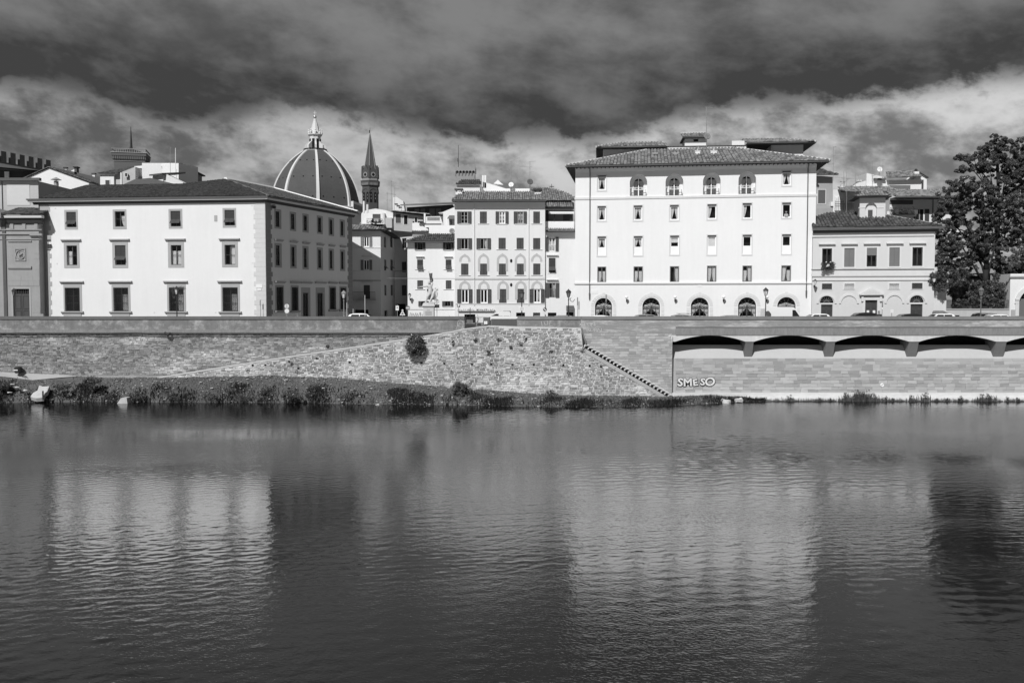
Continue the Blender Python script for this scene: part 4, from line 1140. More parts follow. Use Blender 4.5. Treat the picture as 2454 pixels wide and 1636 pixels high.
for i, (a, b, c, d) in enumerate([(725.9, 740, 701.6, 778), (760.5, 774.8, 702, 778)]):
    window(S, At, a, c, b, d, trim=(a - 3.5, 689, b + 3.5, 778), hood=(a - 6, 675.5, b + 6, 679.5), frame=S.frame, mull='|', rows=2, name='door', fm=M_wood, fw=.2, bottom=False)
zA = A.z(484, 300)
front(A, 0, A.L, 0, zA)
front(S, 0, S.L, 0, zA)
MB().poly([(0, 0, 0), (A.L, 0, 0)] + []) if False else None
mb = MB(); cB = S.frame @ Vector((S.L, 0, 0)); cL = A.frame @ Vector((0, 0, 0)); cBL = A.frame @ Vector((0, 26, 0)); cB2 = cB + Vector((-30, 10, 0))
for a, b in ((cB, cB2), (cB2, cBL), (cBL, cL)): mb.quad(a, b, b + Vector((0, 0, zA)), a + Vector((0, 0, zA)))
mb.build('rear_wall', M_ivory, At, Matrix())
# quoins
def quoins(F, u_edge, sgn, z0, z1, w0, w1, m, h=.62, proj=.035):
    z = z0; k = 0
    while z < z1 - .1:
        w = (w0 if k % 2 else w1) + R(-.06, .06); e = min(z + h, z1)
        a, b = sorted((u_edge, u_edge + sgn * w))
        MB().box(a, b, -proj - R(0, .012), -.001, z + .006, e - .006).build('quoin', m, F.t, F.frame); z = e; k += 1
quoins(A, 0, 1, 0, zA - .02, 1.25, 1.5, M_quoin)
quoins(A, A.L, -1, 0, zA - .02, 1.35, 1.6, mat('pale_quoin', .56, var=.04, island=.05))
quoins(S, 0, 1, 0, zA - .02, 1.2, 1.45, mat('quoin_stone2', .26, var=.05, island=.06)); quoins(S, S.L, -1, 0, zA - .02, 1.2, 1.5, mat('quoin_stone2', .26))
# cornice along both faces
zc0 = A.z(475.5, 300); zc1 = A.z(478.3, 300); zc2 = A.z(482.6, 300)
for F, m0, ov0, ov1 in ((A, M_trimw, 1.3, .55), (S, M_trimw, .5, .7)):
    MB().profile([(-.62, zc1), (0, zc1), (0, zc2), (-.58, zc2)], -ov0, F.L + ov1).build('cornice_band', m0, At, F.frame)
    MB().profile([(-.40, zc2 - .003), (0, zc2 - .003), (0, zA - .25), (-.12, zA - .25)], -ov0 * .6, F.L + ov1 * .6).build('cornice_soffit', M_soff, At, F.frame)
    MB().box(-ov0 - .1, F.L + ov1 + .1, -.78, 0, zc1 + .003, zc0 + .02).build('gutter', M_pipe, At, F.frame)
# roofs
pit = radians(15.6)
Cn = Vector((A.frame @ Vector((A.L + .62, -.72, 0))).to_2d().to_tuple() + (STREET + zc0 + .03,))
dl = Vector((-A.d.x, -A.d.y, 0)); inA = Vector((A.into.x, A.into.y, 0)); dS = Vector((S.d.x, S.d.y, 0)); inS = Vector((S.into.x, S.into.y, 0))
up = lambda v: v * cos(pit) + Vector((0, 0, sin(pit)))
tiled_slope(At, Cn, dl, up(inA), [(0, 0), (31.3, 0), (31.0, 11.4), (16.5, 11.4), (12.1, 15.6)], M_tileA, pitch=.27, ln=.45, frame=Matrix())
tiled_slope(At, Cn, dS, up(inS), [(0, 0), (24, 0), (24, 15.6), (12.1, 15.6)], M_tileB, pitch=.27, ln=.45, frame=Matrix())
apex = Cn + dl * 12.1 + up(inA) * 15.6
e1 = Cn + dS * 24 + up(inS) * 15.6; e2 = Cn + dS * 24
mb = MB()
for a, b in ((apex, e1), (e1, e2)):
    d = (b - a).normalized(); s = Vector((-d.y, d.x, 0)).normalized() * .35
    mb.add([a - s, b - s, b + s, a + s] + [p + Vector((0, 0, .32)) for p in (a - s * .6, b - s * .6, b + s * .6, a + s * .6)], [(0, 1, 5, 4), (1, 2, 6, 5), (2, 3, 7, 6), (3, 0, 4, 7), (4, 5, 6, 7)])
mb.build('ridge_cap', mat('whitewashed_ridge', .8, var=.04), At, Matrix())
MB().tube(Cn, apex, .14, .14, 6).build('hip_tiles', M_tileB, At, Matrix())
# rear west slopes so that the roof is closed from above
MB().poly([apex, apex - dl * -1 + dl * 14 - Vector((0, 0, 3.0)) + inA * 6, e1 + dl * 14 - Vector((0, 0, 3.2)), e1]).build('roof_rear', M_under, At, Matrix())
# small things on its walls
panel(A, 513.5, 516, 520.7, 530.5, .04, M_trim, 'wall_plate')
for x, y in ((131, 497.5), (135, 630), (602, 491), (603.5, 628), (515, 747), (368, 747)): panel(A, x, y, x + 3, y + 3, .03, M_trimw, 'anchor_plate')
panel(A, 613.6, 681.5, 629.2, 689.5, .09, M_signw, 'street_plate'); panel(A, 617.5, 690.8, 626.5, 696, .09, M_signw, 'house_number')
panel(S, 645.5, 682, 651.5, 690, .05, M_trimw, 'street_plate')
MB().tube(A.frame @ Vector((A.u(99), -.1, 0)), A.frame @ Vector((A.u(99), -.1, zA)), .055, .055, 6).build('downpipe', M_pipe, At, Matrix())
m = MB(); p = S.frame @ Vector((S.u(654), -.02, S.z(492, 654)))
n = Vector((S.into.x, S.into.y, 0)); m.tube(p, p - n * .5, .04); m.box(p.x + .1, p.x + .5, p.y - .3, p.y + .1, p.z - .45, p.z - .1)
tag(m.build('security_lamp', M_iron), 'small dark lamp on a bracket high on the shaded palace flank', 'lamp')

# ---------------------------------------------------------------- sandstone hall at the edge of the picture
L = Fac(-150, 122.2, 105, 121.9)
Lt = bld(L, 'sandstone_hall', 'sandstone facade with tiled cornice, round relief and panelled door beside the palace', M_sandst)
uR = L.u(96)
w, dr = window(L, Lt, 32, 692, 71, 778, trim=(28, 688, 75, 778), frame=L.frame, blank=M_in, name='door', bottom=False, dp=.3)
MB().box(dr[0], dr[1], .22, .28, 0, L.z(704, 50)).build('door_rail', M_wood, w, L.frame)
for k in (0, 1):
    x0 = dr[0] + k * (dr[1] - dr[0]) / 2; x1 = x0 + (dr[1] - dr[0]) / 2
    b = MB(); zt_ = L.z(704, 50); b.box(x0 + .02, x1 - .02, .15, .22, 0, zt_)
    for a, c in ((.08, .45), (.5, .95)): ring(b, x0 + .15, x1 - .15, zt_ * a, zt_ * c, .08, .10, .15)
    b.build('door_leaf', mat('oiled_wood', .075, var=.15, scale=3, stretch=(1, 1, .2)), w, L.frame)
g = MB()
for i in range(9): x = dr[0] + .12 + i * (dr[1] - dr[0] - .24) / 8; g.tube((x, .18, L.z(703, 50)), (x, .18, L.z(693, 50)), .018, n=4)
g.build('transom_grille', M_ironl, w, L.frame)
zl0 = L.z(528, 50)
front(L, 0, uR, 0, zl0); sides(L, 0, uR, 20, 0, zl0, left=False)
# courses of large ashlar, proud of each other by millimetres
z = 0.0; k = 0
hs = [(h[0] - .25, h[1] + .25, h[2], h[3] + .25) for h in L.holes]
while z < L.z(577, 50) - .3:
    x = L.u(20); 
    while x < uR - .1:
        wd = R(1.0, 1.9); e = min(x + wd, uR - .04)
        if not any(h[0] - .02 < e and x < h[1] + .02 and h[2] < z + .7 and z < h[3] for h in hs) and not (z > 2.5 and x < L.u(76) and e > L.u(20) and z > L.z(648, 50) - .7 and z < L.z(590, 50)):
            MB().box(x + .006, e - .006, -.02 - R(0, .02), -.001, z + .006, z + .70).build('ashlar_block', M_sandst, Lt, L.frame)
        x = e
    z += .71
def lstrip(x0, y0, x1, y1, pr, nm='moulding', m=None): strip(L, x0, y0, x1, y1, pr, m or M_sandst, nm)
lstrip(-150, 549.5, 101, 553, .16); lstrip(-150, 560, 76, 563, .2); lstrip(74, 560, 103, 568, .34, 'pilaster_cap'); lstrip(-150, 573, 101, 575, .1); lstrip(20, 577, 76, 580.5, .14)
lstrip(20, 638, 76, 645, .18, 'ledge'); panel(L, 79, 752, 105, 770, .14, M_sandst, 'pilaster_base')
for x in (25, 54, 83, -4, -33): panel(L, x, 533, x + 8, 549, .12, M_sandst, 'frieze_block')
u0, u1, z0, z1 = L.rect(36, 595, 62, 625); b = MB(); ring(b, u0, u1, z0, z1, .12, -.10, -.02); b.build('relief_frame', M_sandst, Lt, L.frame)
c = ((u0 + u1) / 2, (z0 + z1) / 2); b = MB(); b.band(arc(c[0], c[1], .62, 0, 2 * pi, 24), arc(c[0], c[1], .52, 0, 2 * pi, 24), -.12, -.02)
b.build('relief_ring', M_sandst, Lt, L.frame)
b = MB(); b.ball((c[0] + .02, -.03, c[1] - .02), .24, 8, 6, .7); b.ball((c[0] - .16, -.05, c[1] + .22), .12, 8, 6); b.ball((c[0] + .24, -.04, c[1] + .1), .1, 8, 6)
for dx_ in (-.14, -.02, .16, .26): b.tube((c[0] + dx_, -.05, c[1] - .1), (c[0] + dx_ + .03, -.04, c[1] - .40), .05, .035, 5)
b.build('relief_figure', M_sandst, Lt, L.frame)
# its cornice and tiled eave
ze = L.z(516.5, 50)
MB().profile([(-.75, ze), (0, ze), (0, L.z(523, 50)), (-.68, L.z(523, 50))], L.u(20), L.u(110)).build('cornice_band', M_trimw, Lt, L.frame)
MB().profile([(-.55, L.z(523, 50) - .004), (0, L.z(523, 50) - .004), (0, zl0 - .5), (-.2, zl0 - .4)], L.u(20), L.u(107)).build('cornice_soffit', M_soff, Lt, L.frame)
MB().profile([(-1.2, ze + .3), (0, ze + .3), (0, L.z(524, 50)), (-1.2, L.z(524, 50))], -8, L.u(18)).build('cornice_return', M_trim, Lt, L.frame)
MB().box(L.u(9.5), L.u(17.5), -.12, -.001, 0, ze - .2).build('shadow_strip', M_dkst, Lt, L.frame)  # dark upright strip painted in for a band of shadow
O = Vector((L.u(13), -.85, ze + .04)); tiled_slope(Lt, O, (1, 0, 0), (0, cos(.27), sin(.27)), [(0, 0), (L.u(112) - L.u(13), 0), (L.u(105) - L.u(13), 4.4), (0, 4.6)], M_tileB, pitch=.3)
mb = MB(); O2 = Vector((L.u(13), -1.3, ze + .05)); mb.add([O2, O2 + Vector((-9, 0, 2.4)), O2 + Vector((-9, 4, 2.9)), O2 + Vector((0, 4, .6))], [(0, 1, 2, 3)]); mb.add([O2, O2 + Vector((-9, 0, 2.4)), O2 + Vector((-9, 0, 2.1)), O2 + Vector((0, 0, -.3))], [(0, 1, 2, 3)])
mb.build('pediment_slope', M_tileB, Lt, L.frame)
# upper block behind the eave
U = Fac(-150, 125.6, 105, 125.6); U.t = Lt; U.m_wall = mat('grey_plaster', .44, var=.04, streak=.03)
zu = U.z(434, 50)
front(U, 0, U.u(97.5), 8, zu, 'upper_wall'); sides(U, 0, U.u(97.5), 18, 8, zu, left=False)
panel(U, 17, 441, 71.5, 492, .05, mat('pale_render', .56, var=.03), 'render_panel')
for k in (0, 1): w = panel(U, 35 + k * 9.3, 498, 43.6 + k * 9.3, 510, .03, M_signg, 'louvre')
MB().box(-.2, U.u(105.5), -.55, .0, zu, zu + .38).build('coping', M_pipe, Lt, U.frame)
MB().tube(U.frame @ Vector((U.u(12), -.08, 9)), U.frame @ Vector((U.u(11.5), -.08, zu)), .05).build('downpipe', M_pipe, Lt, Matrix())

# ---------------------------------------------------------------- the tall white hotel
Hh = Fac(1378, 121.3, 1952, 117.0)
Ht = bld(Hh, 'white_hotel', 'tall white hotel with arched ground floor, arched top balconies and broad tiled eaves', M_white)
hf = Hh.frame
hc = {}
topc = [(1429.8, 1454.7, 418, 459), (1872.2, 1898.4, 407, 447.8)]
def hwin(x0, x1, y0, y1, curt, panel_=0.0, open_=False):
    a = 2.6
    return window(Hh, Ht, x0 + a, y0 + a, x1 - a, y1 - a - 1, trim=(x0, y0, x1, y1), tm=M_trimw, fm=M_frame, fw=.13, mull='' if curt != '|' else '|', roller=True, frame=hf, curt=curt, dp=.22, panel=panel_, cgather=.62)
for x0, x1, y0, y1 in topc: hwin(x0, x1, y0, y1, 'LR')
row2 = [(1429.4, 1454.7, 491.4, 532.2, 'LR'), (1515.9, 1542, 490, 531, 'LR'), (1602.9, 1629.2, 488.6, 530.8, 'LR'), (1692.7, 1719.6, 487, 528.4, 'L'), (1777, 1804, 484.3, 527.3, 'L'), (1871.6, 1898.4, 483, 525, None)]
for x0, x1, y0, y1, c in row2: hwin(x0, x1, y0, y1, c)
row3 = [(1429.3, 1454.8, 564.3, 615.7, 'LR'), (1516.3, 1542.3, 563.4, 614.8, 'LR'), (1603.4, 1629.8, 562, 613.4, 'B'), (1692.7, 1719, 561, 613.4, 'F'), (1777, 1803.8, 560, 612.5, None), (1871.3, 1898, 559, 611.6, None)]
for x0, x1, y0, y1, c in row3: hwin(x0, x1, y0, y1, c, panel_=.95)
row4 = [(1430.2, 1454, 637.5, 676.8, 'lr'), (1517, 1541.8, 637, 676.5, 'lr'), (1604, 1628.4, 636.5, 676.2, 'R'), (1693, 1718, 635.2, 675.9, 'LR'), (1777.9, 1802.9, 635, 675.5, 'lR'), (1871, 1896.6, 634.5, 674.6, 'Lr')]
for x0, x1, y0, y1, c in row4:
    window(Hh, Ht, x0 + 1.6, y0 + 1.8, x1 - 1.6, y1 - .5, trim=(x0, y0, x1, y1), tm=M_trimw, fm=mat('bronze_frame', .10, rough=.4, var=.03), fw=.10, mull='|', frame=hf, curt=c, dp=.10, cgather=.35)
extra_arches = []
def niche(u0, u1, z0, z1, depth, inner_h, nth, name='balcony_niche'):
    """round-headed recess with its own back wall, inner arched window and railing"""
    Hh.holes.append((u0, u1, z0, z1)); r = (u1 - u0) / 2; zs = z1 - r; c = (u0 + u1) / 2
    extra_arches.append((u0, u1, zs, z1))
    o = MB(); prof = [(u0, z0)] + arc(c, zs, r, pi, 0, 18) + [(u1, z0)]
    for a, b in zip(prof, prof[1:]): o.quad((a[0], 0, a[1]), (b[0], 0, b[1]), (b[0], depth, b[1]), (a[0], depth, a[1]))
    o.quad((u0, 0, z0), (u1, 0, z0), (u1, depth, z0), (u0, depth, z0))
    iw = r * .65; iz = z0 + inner_h - iw
    hol = (c - iw, c + iw, z0, z0 + inner_h)
    grid_wall(o, u0, u1, z0, z1, [hol], depth); arch_corners(o, hol[0], hol[1], iz, hol[3], depth)
    o.use(1); o.box(hol[0], hol[1], depth + .7, depth + .75, z0, hol[3])
    for x in hol[:2]: o.quad((x, depth, z0), (x, depth + .7, z0), (x, depth + .7, hol[3]), (x, depth, hol[3]))
    w = o.build(name, [M_white, M_in], Ht, hf)
    f = MB(); A1 = arc(c, iz, iw, pi, 0, 16); A2 = arc(c, iz, iw - .09, pi, 0, 16)
    f.band(A1, A2, depth + .05, depth + .12)
    for x in (c - iw, c + iw - .09, c - .06): f.box(x, x + (.09 if x != c - .06 else .12), depth + .05, depth + .12, z0, iz if x != c - .06 else hol[3] - .05)
    f.box(c - iw, c + iw, depth + .04, depth + .13, z0 + .9, z0 + .97); f.box(c - iw, c + iw, depth + .04, depth + .13, z0, z0 + .08)
    f.build('frame', M_frame, w)
    for k in (0, 1):
        a, b = (c - iw, c - .06) if k == 0 else (c + .06, c + iw)
        q = [(a, z0 + .1), (b, z0 + .1), (b, iz + iw * .98), (a if k else a + .02, iz)] if k == 0 else [(a, z0 + .1), (b, z0 + .1), (b, iz), (a, iz + iw * .98)]
        MB().prism(q, depth + .07, depth + .08).build('pane', M_glass, w)
    for s in (-1, 1):
        x = c - iw if s < 0 else c
        curtain_mesh(iw, inner_h - 1.3, s, 0, .6).build('curtain', M_curt, w, WM[w] @ Matrix.Translation((x, depth + .3, z0 + .95)))
    rl = MB(); n = 15
    for i in range(n + 1): x = u0 + .02 + (u1 - u0 - .04) * i / n; rl.tube((x, .03, z0), (x, .03, z0 + 1.05), .011, n=4)
    rl.box(u0, u1, -.01, .06, z0 + 1.05, z0 + 1.11)
    rl.build('railing', M_frame, w)
    for s in (-1, 1):      # balcony chairs seen behind the railing
        ch = MB(); x = c + s * (r - .38)
        for dx_ in (-.2, .2):
            for dy in (.35, .7): ch.tube((x + dx_, dy, z0), (x + dx_, dy, z0 + .42), .02, n=4)
        ch.box(x - .22, x + .22, .33, .72, z0 + .42, z0 + .46); ch.box(x + s * .2 - .02, x + s * .2 + .02, .33, .72, z0 + .46, z0 + .85)
        tag(ch.build('balcony_chair', M_framed, None, hf), 'dark chair in the ' + nth + ' hotel balcony arch, ' + ('side toward the gallery house' if s < 0 else 'side toward the tree'), 'chair', 'chairs on the hotel balconies')
for nth, (x0, x1, y0, y1) in zip(ORD, ((1509.4, 1550.8, 417, 469.6), (1595, 1637.5, 415.5, 468.6), (1684.9, 1727, 413.5, 466.3), (1769.8, 1812, 411, 465))):
    u0, u1, z0, z1 = Hh.rect(x0, y0, x1, y1); niche(u0, u1, z0, z1, .95, (z1 - z0) * .86, nth)
# ground floor arches
M_vous = mat('voussoir_stone', .64, var=.03, island=.05)
for x0, x1, o0, o1, yc in ((1425.7, 1466.8, 1415.9, 1476.6, 713.8), (1539.5, 1581.4, 1529.3, 1591.8, 713.3), (1655.5, 1697.9, 1644.8, 1708.2, 712.8), (1768.6, 1811.8, 1757.9, 1822, 712.2), (1862.7, 1906.4, 1852.3, 1916.6, 711.6)):
    u0, u1, z0, z1 = Hh.rect(x0, yc, x1, 780); z0 = .3; r = (u1 - u0) / 2; c = (u0 + u1) / 2; zs = z1 - r
    Hh.holes.append((u0, u1, z0, z1)); extra_arches.append((u0, u1, zs, z1))
    o = MB(); prof = [(u0, z0)] + arc(c, zs, r, pi, 0, 18) + [(u1, z0)]
    for a, b in zip(prof, prof[1:]): o.quad((a[0], 0, a[1]), (b[0], 0, b[1]), (b[0], .3, b[1]), (a[0], .3, a[1]))
    o.use(1); o.box(u0 - .1, u1 + .1, 1.3, 1.35, 0, z1); 
    w = o.build('arched_window', [M_trimw, M_in], Ht, hf)
    f = MB(); f.band(arc(c, zs, r, pi, 0, 18), arc(c, zs, r - .09, pi, 0, 18), .2, .28)
    f.box(u0, u1, .19, .29, zs - .14, zs - .02); f.box(c - .07, c + .07, .19, .29, z0, zs); f.box(u0, u0 + .09, .2, .28, z0, zs); f.box(u1 - .09, u1, .2, .28, z0, zs)
    for k in (.33, .66): f.box(u0, u1, .21, .27, z0 + (zs - z0) * k - .03, z0 + (zs - z0) * k + .03)
    for k in (-.5, .5): f.box(c + r * k - .025, c + r * k + .025, .21, .27, z0, zs)
    for a in (.2, .4, .6, .8): f.tube((c, .24, zs), (c + (r - .05) * cos(pi * a), .24, zs + (r - .05) * sin(pi * a)), .028, n=4)
    f.build('frame', M_framed, w)
    pr = [(u0, z0)] + arc(c, zs, r, pi, 0, 14) + [(u1, z0)]
    MB().prism(pr, .24, .25).build('pane', M_glass, w)
    n = 11; vs = []
    for i in range(2 * n + 1):
        x = c - r * .93 + r * 1.86 * i / (2 * n); d = abs(x - c) / r
        vs += [(x, .45 + (.05 if i % 2 else -.05), zs + .30 * r * (1 - d) + .1 - .35 * (1 - d) * 0), (x, .45 + (.05 if i % 2 else -.05), zs - .35 - .75 * d ** 1.5 * (zs - z0) * .8)]
    MB().add(vs, [(2 * i, 2 * i + 2, 2 * i + 3, 2 * i + 1) for i in range(2 * n)]).build('curtain', M_curt, w)
    MB().box(u0 + .1, u1 - .1, .5, .52, z0, z0 + .75).build('brise_bise', M_trimw, w)
    uo0, uo1, _, _ = Hh.rect(o0, 700, o1, 760); ro = (uo1 - uo0) / 2; na = 13
    for i in range(na):
        a0, a1 = pi - pi * i / na - .012, pi - pi * (i + 1) / na + .012
        MB().band(arc(c, zs, ro + (.14 if i == na // 2 else 0), a0, a1, 3), arc(c, zs, r + .14, a0, a1, 3), -.045, -.001).build('voussoir', M_vous, Ht, hf)
    for s in (-1, 1):
        z = .1
        while z < zs - .2:
            e = min(z + .52, zs); a, b = sorted((c + s * (r + .14), c + s * ro)); MB().box(a, b, -.045, -.001, z + .012, e - .012).build('voussoir', M_vous, Ht, hf); z = e
zH = Hh.z(398, 1660)
front(Hh, 0, Hh.L, 0, zH, extra=lambda mb: [arch_corners(mb, *a) for a in extra_arches]); sides(Hh, 0, Hh.L, 22, 0, zH)
z = Hh.z(472, 1660); MB().profile([(-.14, z + .14), (0, z + .16), (0, z - .14), (-.08, z - .14)], -.1, Hh.L + .12).build('string_course', M_white, Ht, hf)
z = Hh.z(679.2, 1660); MB().profile([(-.16, z + .2), (0, z + .22), (0, z - .12), (-.08, z - .12), (-.16, z - .02)], -.12, Hh.L + .12).build('string_course', M_white, Ht, hf)
for x, y0, y1 in ((1413, 400, 718), (1932, 384, 712)):
    u = Hh.u(x); MB().path([(u, -1.1, zH + .2), (u, -.12, zH - .6), (u, -.12, Hh.z(y1, x))], .065, 6).tube((u, -.12, Hh.z(y1 - 16, x)), (u, -.12, Hh.z(y1 - 2, x)), .11, .09, 6).build('downpipe', M_pipe, Ht, hf)
ov = 1.15; zeh = Hh.z(396.0, 1660) + .35
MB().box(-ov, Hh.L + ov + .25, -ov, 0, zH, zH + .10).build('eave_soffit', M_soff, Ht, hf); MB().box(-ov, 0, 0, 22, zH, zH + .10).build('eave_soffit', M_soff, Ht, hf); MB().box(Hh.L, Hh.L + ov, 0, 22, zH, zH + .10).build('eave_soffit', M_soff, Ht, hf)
for i in range(62):
    x = -ov + .3 + i * (Hh.L + 2 * ov - .4) / 61; MB().box(x - .06, x + .06, -ov + .02, -.05, zH - .11, zH - .002).build('rafter_end', M_soff, Ht, hf)
MB().profile([(-.3, zH - .002), (0, zH - .002), (0, zH - .5), (-.06, zH - .5), (-.2, zH - .25)], 0, Hh.L).build('cove', M_white, Ht, hf)
MB().box(-ov - .1, Hh.L + ov + .3, -ov - .14, -ov, zH + .02, zH + .16).build('gutter', M_pipe, Ht, hf)
ph = radians(17); sl = 12.3 / cos(ph)
Lh = Hh.L + 2 * ov + .3
tiled_slope(Ht, (-ov - .05, -ov - .15, zH + .14), (1, 0, 0), (0, cos(ph), sin(ph)), [(0, 0), (Lh, 0), (Lh - 10.5, sl), (10.5, sl)], M_tileC, pitch=.44, ln=.52, singles=300)
# left and right hips
for s, x0 in ((1, -ov - .1), (-1, Hh.L + ov + .3)):
    a = Vector((x0, -ov - .1, zH + .14)); b = a + Vector((s * 10.5, 12.3, 12.3 * math.tan(ph)))
    MB().tube(a + Vector((0, 0, .05)), b + Vector((0, 0, .05)), .17, .17, 6).build('hip_tiles', M_mort, Ht, hf)
    c = a + Vector((0, 22, 0)); MB().poly([a, b, b + Vector((0, 3, 0)), c]).build('roof_flank', M_under, Ht, hf)
# structures on the roof
zr = zH + .14 + 12.3 * math.tan(ph)
T2 = Fac(1378, 133.2, 1952, 130.0); T2.t = Ht; T2.m_wall = M_white
def attic(x0, x1, ytop, ybot, name='attic_wall', D=5.0, m=None):
    u0, u1, z0, z1 = T2.rect(x0, ytop, x1, ybot)
    return MB().box(u0, u1, 0, D, z0 - 1.5, z1).build(name, m or M_white, Ht, T2.frame), (u0, u1, z0 - 1.5, z1)
attic(1587, 1790, 351, 364, 'attic_parapet'); MB().box(*T2.rect(1587, 350, 1790, 350)[:2], -.1, 5, T2.z(350.8, 1690), T2.z(349.3, 1690)).build('attic_coping', M_pipe, Ht, T2.frame)
def pent(x0, x1, w0, w1, ye, yr, yb, hipL, hipR):
    """penthouse with deep eaves and a tiled roof"""
    _, (a, b, z0, z1) = attic(w0, w1, ye + 1, yb, 'penthouse_wall', 8)
    u0, u1 = T2.u(x0), T2.u(x1); zt = T2.z(ye, (x0 + x1) / 2)
    MB().box(u0, u1, -1.3, 8, zt - .06, zt + .06).build('eave_soffit', M_soff, Ht, T2.frame)
    rise = T2.z(yr, (x0 + x1) / 2) - zt; a = atan(max(.12, rise / 6.0 + .12)); s = 5.5
    tiled_slope(Ht, (u0 - .05, -1.4, zt + .08), (1, 0, 0), (0, cos(a), sin(a)), [(0, 0), (u1 - u0 + .1, 0), (u1 - u0 - (3.6 if hipR else 0), s), (3.6 if hipL else 0, s)], M_tileC, pitch=.44, ln=.5, frame=T2.frame)
    for k, x, sg in ((hipL, u0, 1), (hipR, u1, -1)):
        if k:
            A1 = Vector((x, -1.4, zt + .12)); B1 = A1 + Vector((sg * 3.6, s * cos(a), s * sin(a))); MB().tube(A1, B1, .16, .16, 6).build('hip_tiles', M_mort, Ht, T2.frame)
    z_ = zt + .1 + s * sin(a); MB().box(u0 + (3.6 if hipL else 0), u1 - (3.6 if hipR else 0), -1.4 + s * cos(a) - .12, -1.4 + s * cos(a) + .12, z_, z_ + .12).build('ridge_tiles', M_mort, Ht, T2.frame)
pent(1427, 1592, 1445, 1590, 356.5, 343, 376, True, False)
pent(1783, 1946, 1848, 1925, 346.5, 334, 376, False, True)
attic(1754, 1784, 337.5, 350, 'attic_wall')
_, (a, b, z0, z1) = attic(1641, 1692, 332, 349, 'stair_head', 4)
MB().box(a - .35, b + .1, -.6, 4.3, z1 - .02, z1 + .12).build('eave_soffit', M_soff, Ht, T2.frame)
MB().box(T2.u(1659), T2.u(1670), -.03, .05, T2.z(339.5, 1664), T2.z(334, 1664)).build('small_window', M_in, Ht, T2.frame)
tiled_slope(Ht, (a - .4, -.7, z1 + .13), (1, 0, 0), (0, cos(.3), sin(.3)), [(0, 0), (b - a + .5, 0), (b - a + .5, 3.2), (0, 3.2)], M_tileC, pitch=.4, ln=.45, frame=T2.frame)
z_ = z1 + .1 + 3.2 * sin(.3); MB().box(a - .4, b + .1, 2.2, 2.5, z_, z_ + .25).build('ridge_tiles', M_mort, Ht, T2.frame)
T3 = Fac(1378, 126.5, 1952, 123.0); 
for x0, x1 in ((1666, 1678), (1703, 1718)):
    u0, u1, z0, z1 = T3.rect(x0, 362, x1, 372); c = MB(); c.box(u0, u1, 0, .8, z0 - .4, z1); c.box(u0 - .06, u1 + .06, -.06, .86, z1, z1 + .08)
    c.tube(((u0 + u1) / 2, .3, z1), ((u0 + u1) / 2 + .1, .3, z1 + .6), .05, .03); c.build('chimney', M_white, Ht, T3.frame)
for x0, x1 in ((1563, 1577), (1611, 1627)):
    u0, u1, z0, z1 = T3.rect(x0, 366, x1, 369.5); MB().box(u0, u1, -.1, .6, z0, z1).build('roof_light', M_metal, Ht, T3.frame)
# plates on its ground floor
for x0, y0, x1, y1 in ((1417, 694, 1433, 703), (1673.5, 680.8, 1681, 687)): panel(Hh, x0, y0, x1, y1, .03, M_signw, 'plate')

# ---------------------------------------------------------------- five-storey house with the gallery
G = Fac(1090, 126.0, 1306, 126.0)
Gt = bld(G, 'gallery_house', 'pale old house with dark shutters, ogee arch mouldings and a gallery sign at street level', M_cream)
gf = G.frame
kw = dict(frame=gf, dp=.2, tm=M_trimw)
def gsill(x0, x1, y): return (x0 - 5, y, x1 + 5, y + 1.8)
for x0, x1, y0, y1, s in ((1104.3, 1121.2, 507, 535.6, 'open'), (1150, 1166.8, 507, 535.4, 'closed'), (1195.5, 1210.8, 507, 536, 'open'), (1239, 1254.5, 507, 535.6, 'open'), (1278, 1294, 507, 535.4, 'closed'),
                          (1104.3, 1122, 571, 597, 'open'), (1150.6, 1167.7, 571, 597, 'open'), (1194.7, 1212, 570, 597, 'closed'), (1238, 1255, 570, 597, 'closed'), (1277.6, 1294.8, 570.5, 597.5, 'closed'),
                          (1105, 1122.6, 631.7, 659, 'closed'), (1150, 1168, 631.7, 659, 'closed'), (1195, 1213, 631.7, 658.6, 'closed'), (1238, 1255.9, 631.7, 658.6, 'closed'), (1277.8, 1295, 631.5, 658.4, 'closed'),
                          (1105, 1123, 693, 726, 'open'), (1150.8, 1168.5, 693, 726, 'open'), (1196, 1214, 692.5, 726, 'closed'), (1238.6, 1256.5, 692, 726, 'closed'), (1278.3, 1296, 692.5, 725, 'open')):
    white = (y0 > 690) or x0 == 1195.5
    window(G, Gt, x0, y0, x1, y1, shut=s, sill=gsill(x0, x1, y1 + .3) if y0 < 690 else None, mull='|', rows=3 if y0 < 540 else 1, fm=M_frame if white else mat('beige_frame', .3, var=.03), fw=.12 if white else .09,
           curt={(1150.6): 'R', (1278.3): 'R', (1195.5): 'F' if False else 'LR', (1239): 'LR'}.get(x0), **kw)
for x0, y0, x1, y1, bm in ((1113, 752.7, 1139, 778, M_in), (1206, 745, 1224, 778, M_framed), (1237, 749, 1258, 778, M_in), (1277.5, 749, 1294.5, 778, M_signg)):
    window(G, Gt, x0, y0, x1, y1, blank=bm, name='shop_opening', bottom=False, dp=.35, **{k: v for k, v in kw.items() if k != 'dp'})
zG = G.z(484, 1200)
front(G, 0, G.L, 0, zG); sides(G, 0, G.L, 16, 0, zG)
M_ogee = mat('ogee_stone', .44, var=.06, scale=1.2, var2=.05)
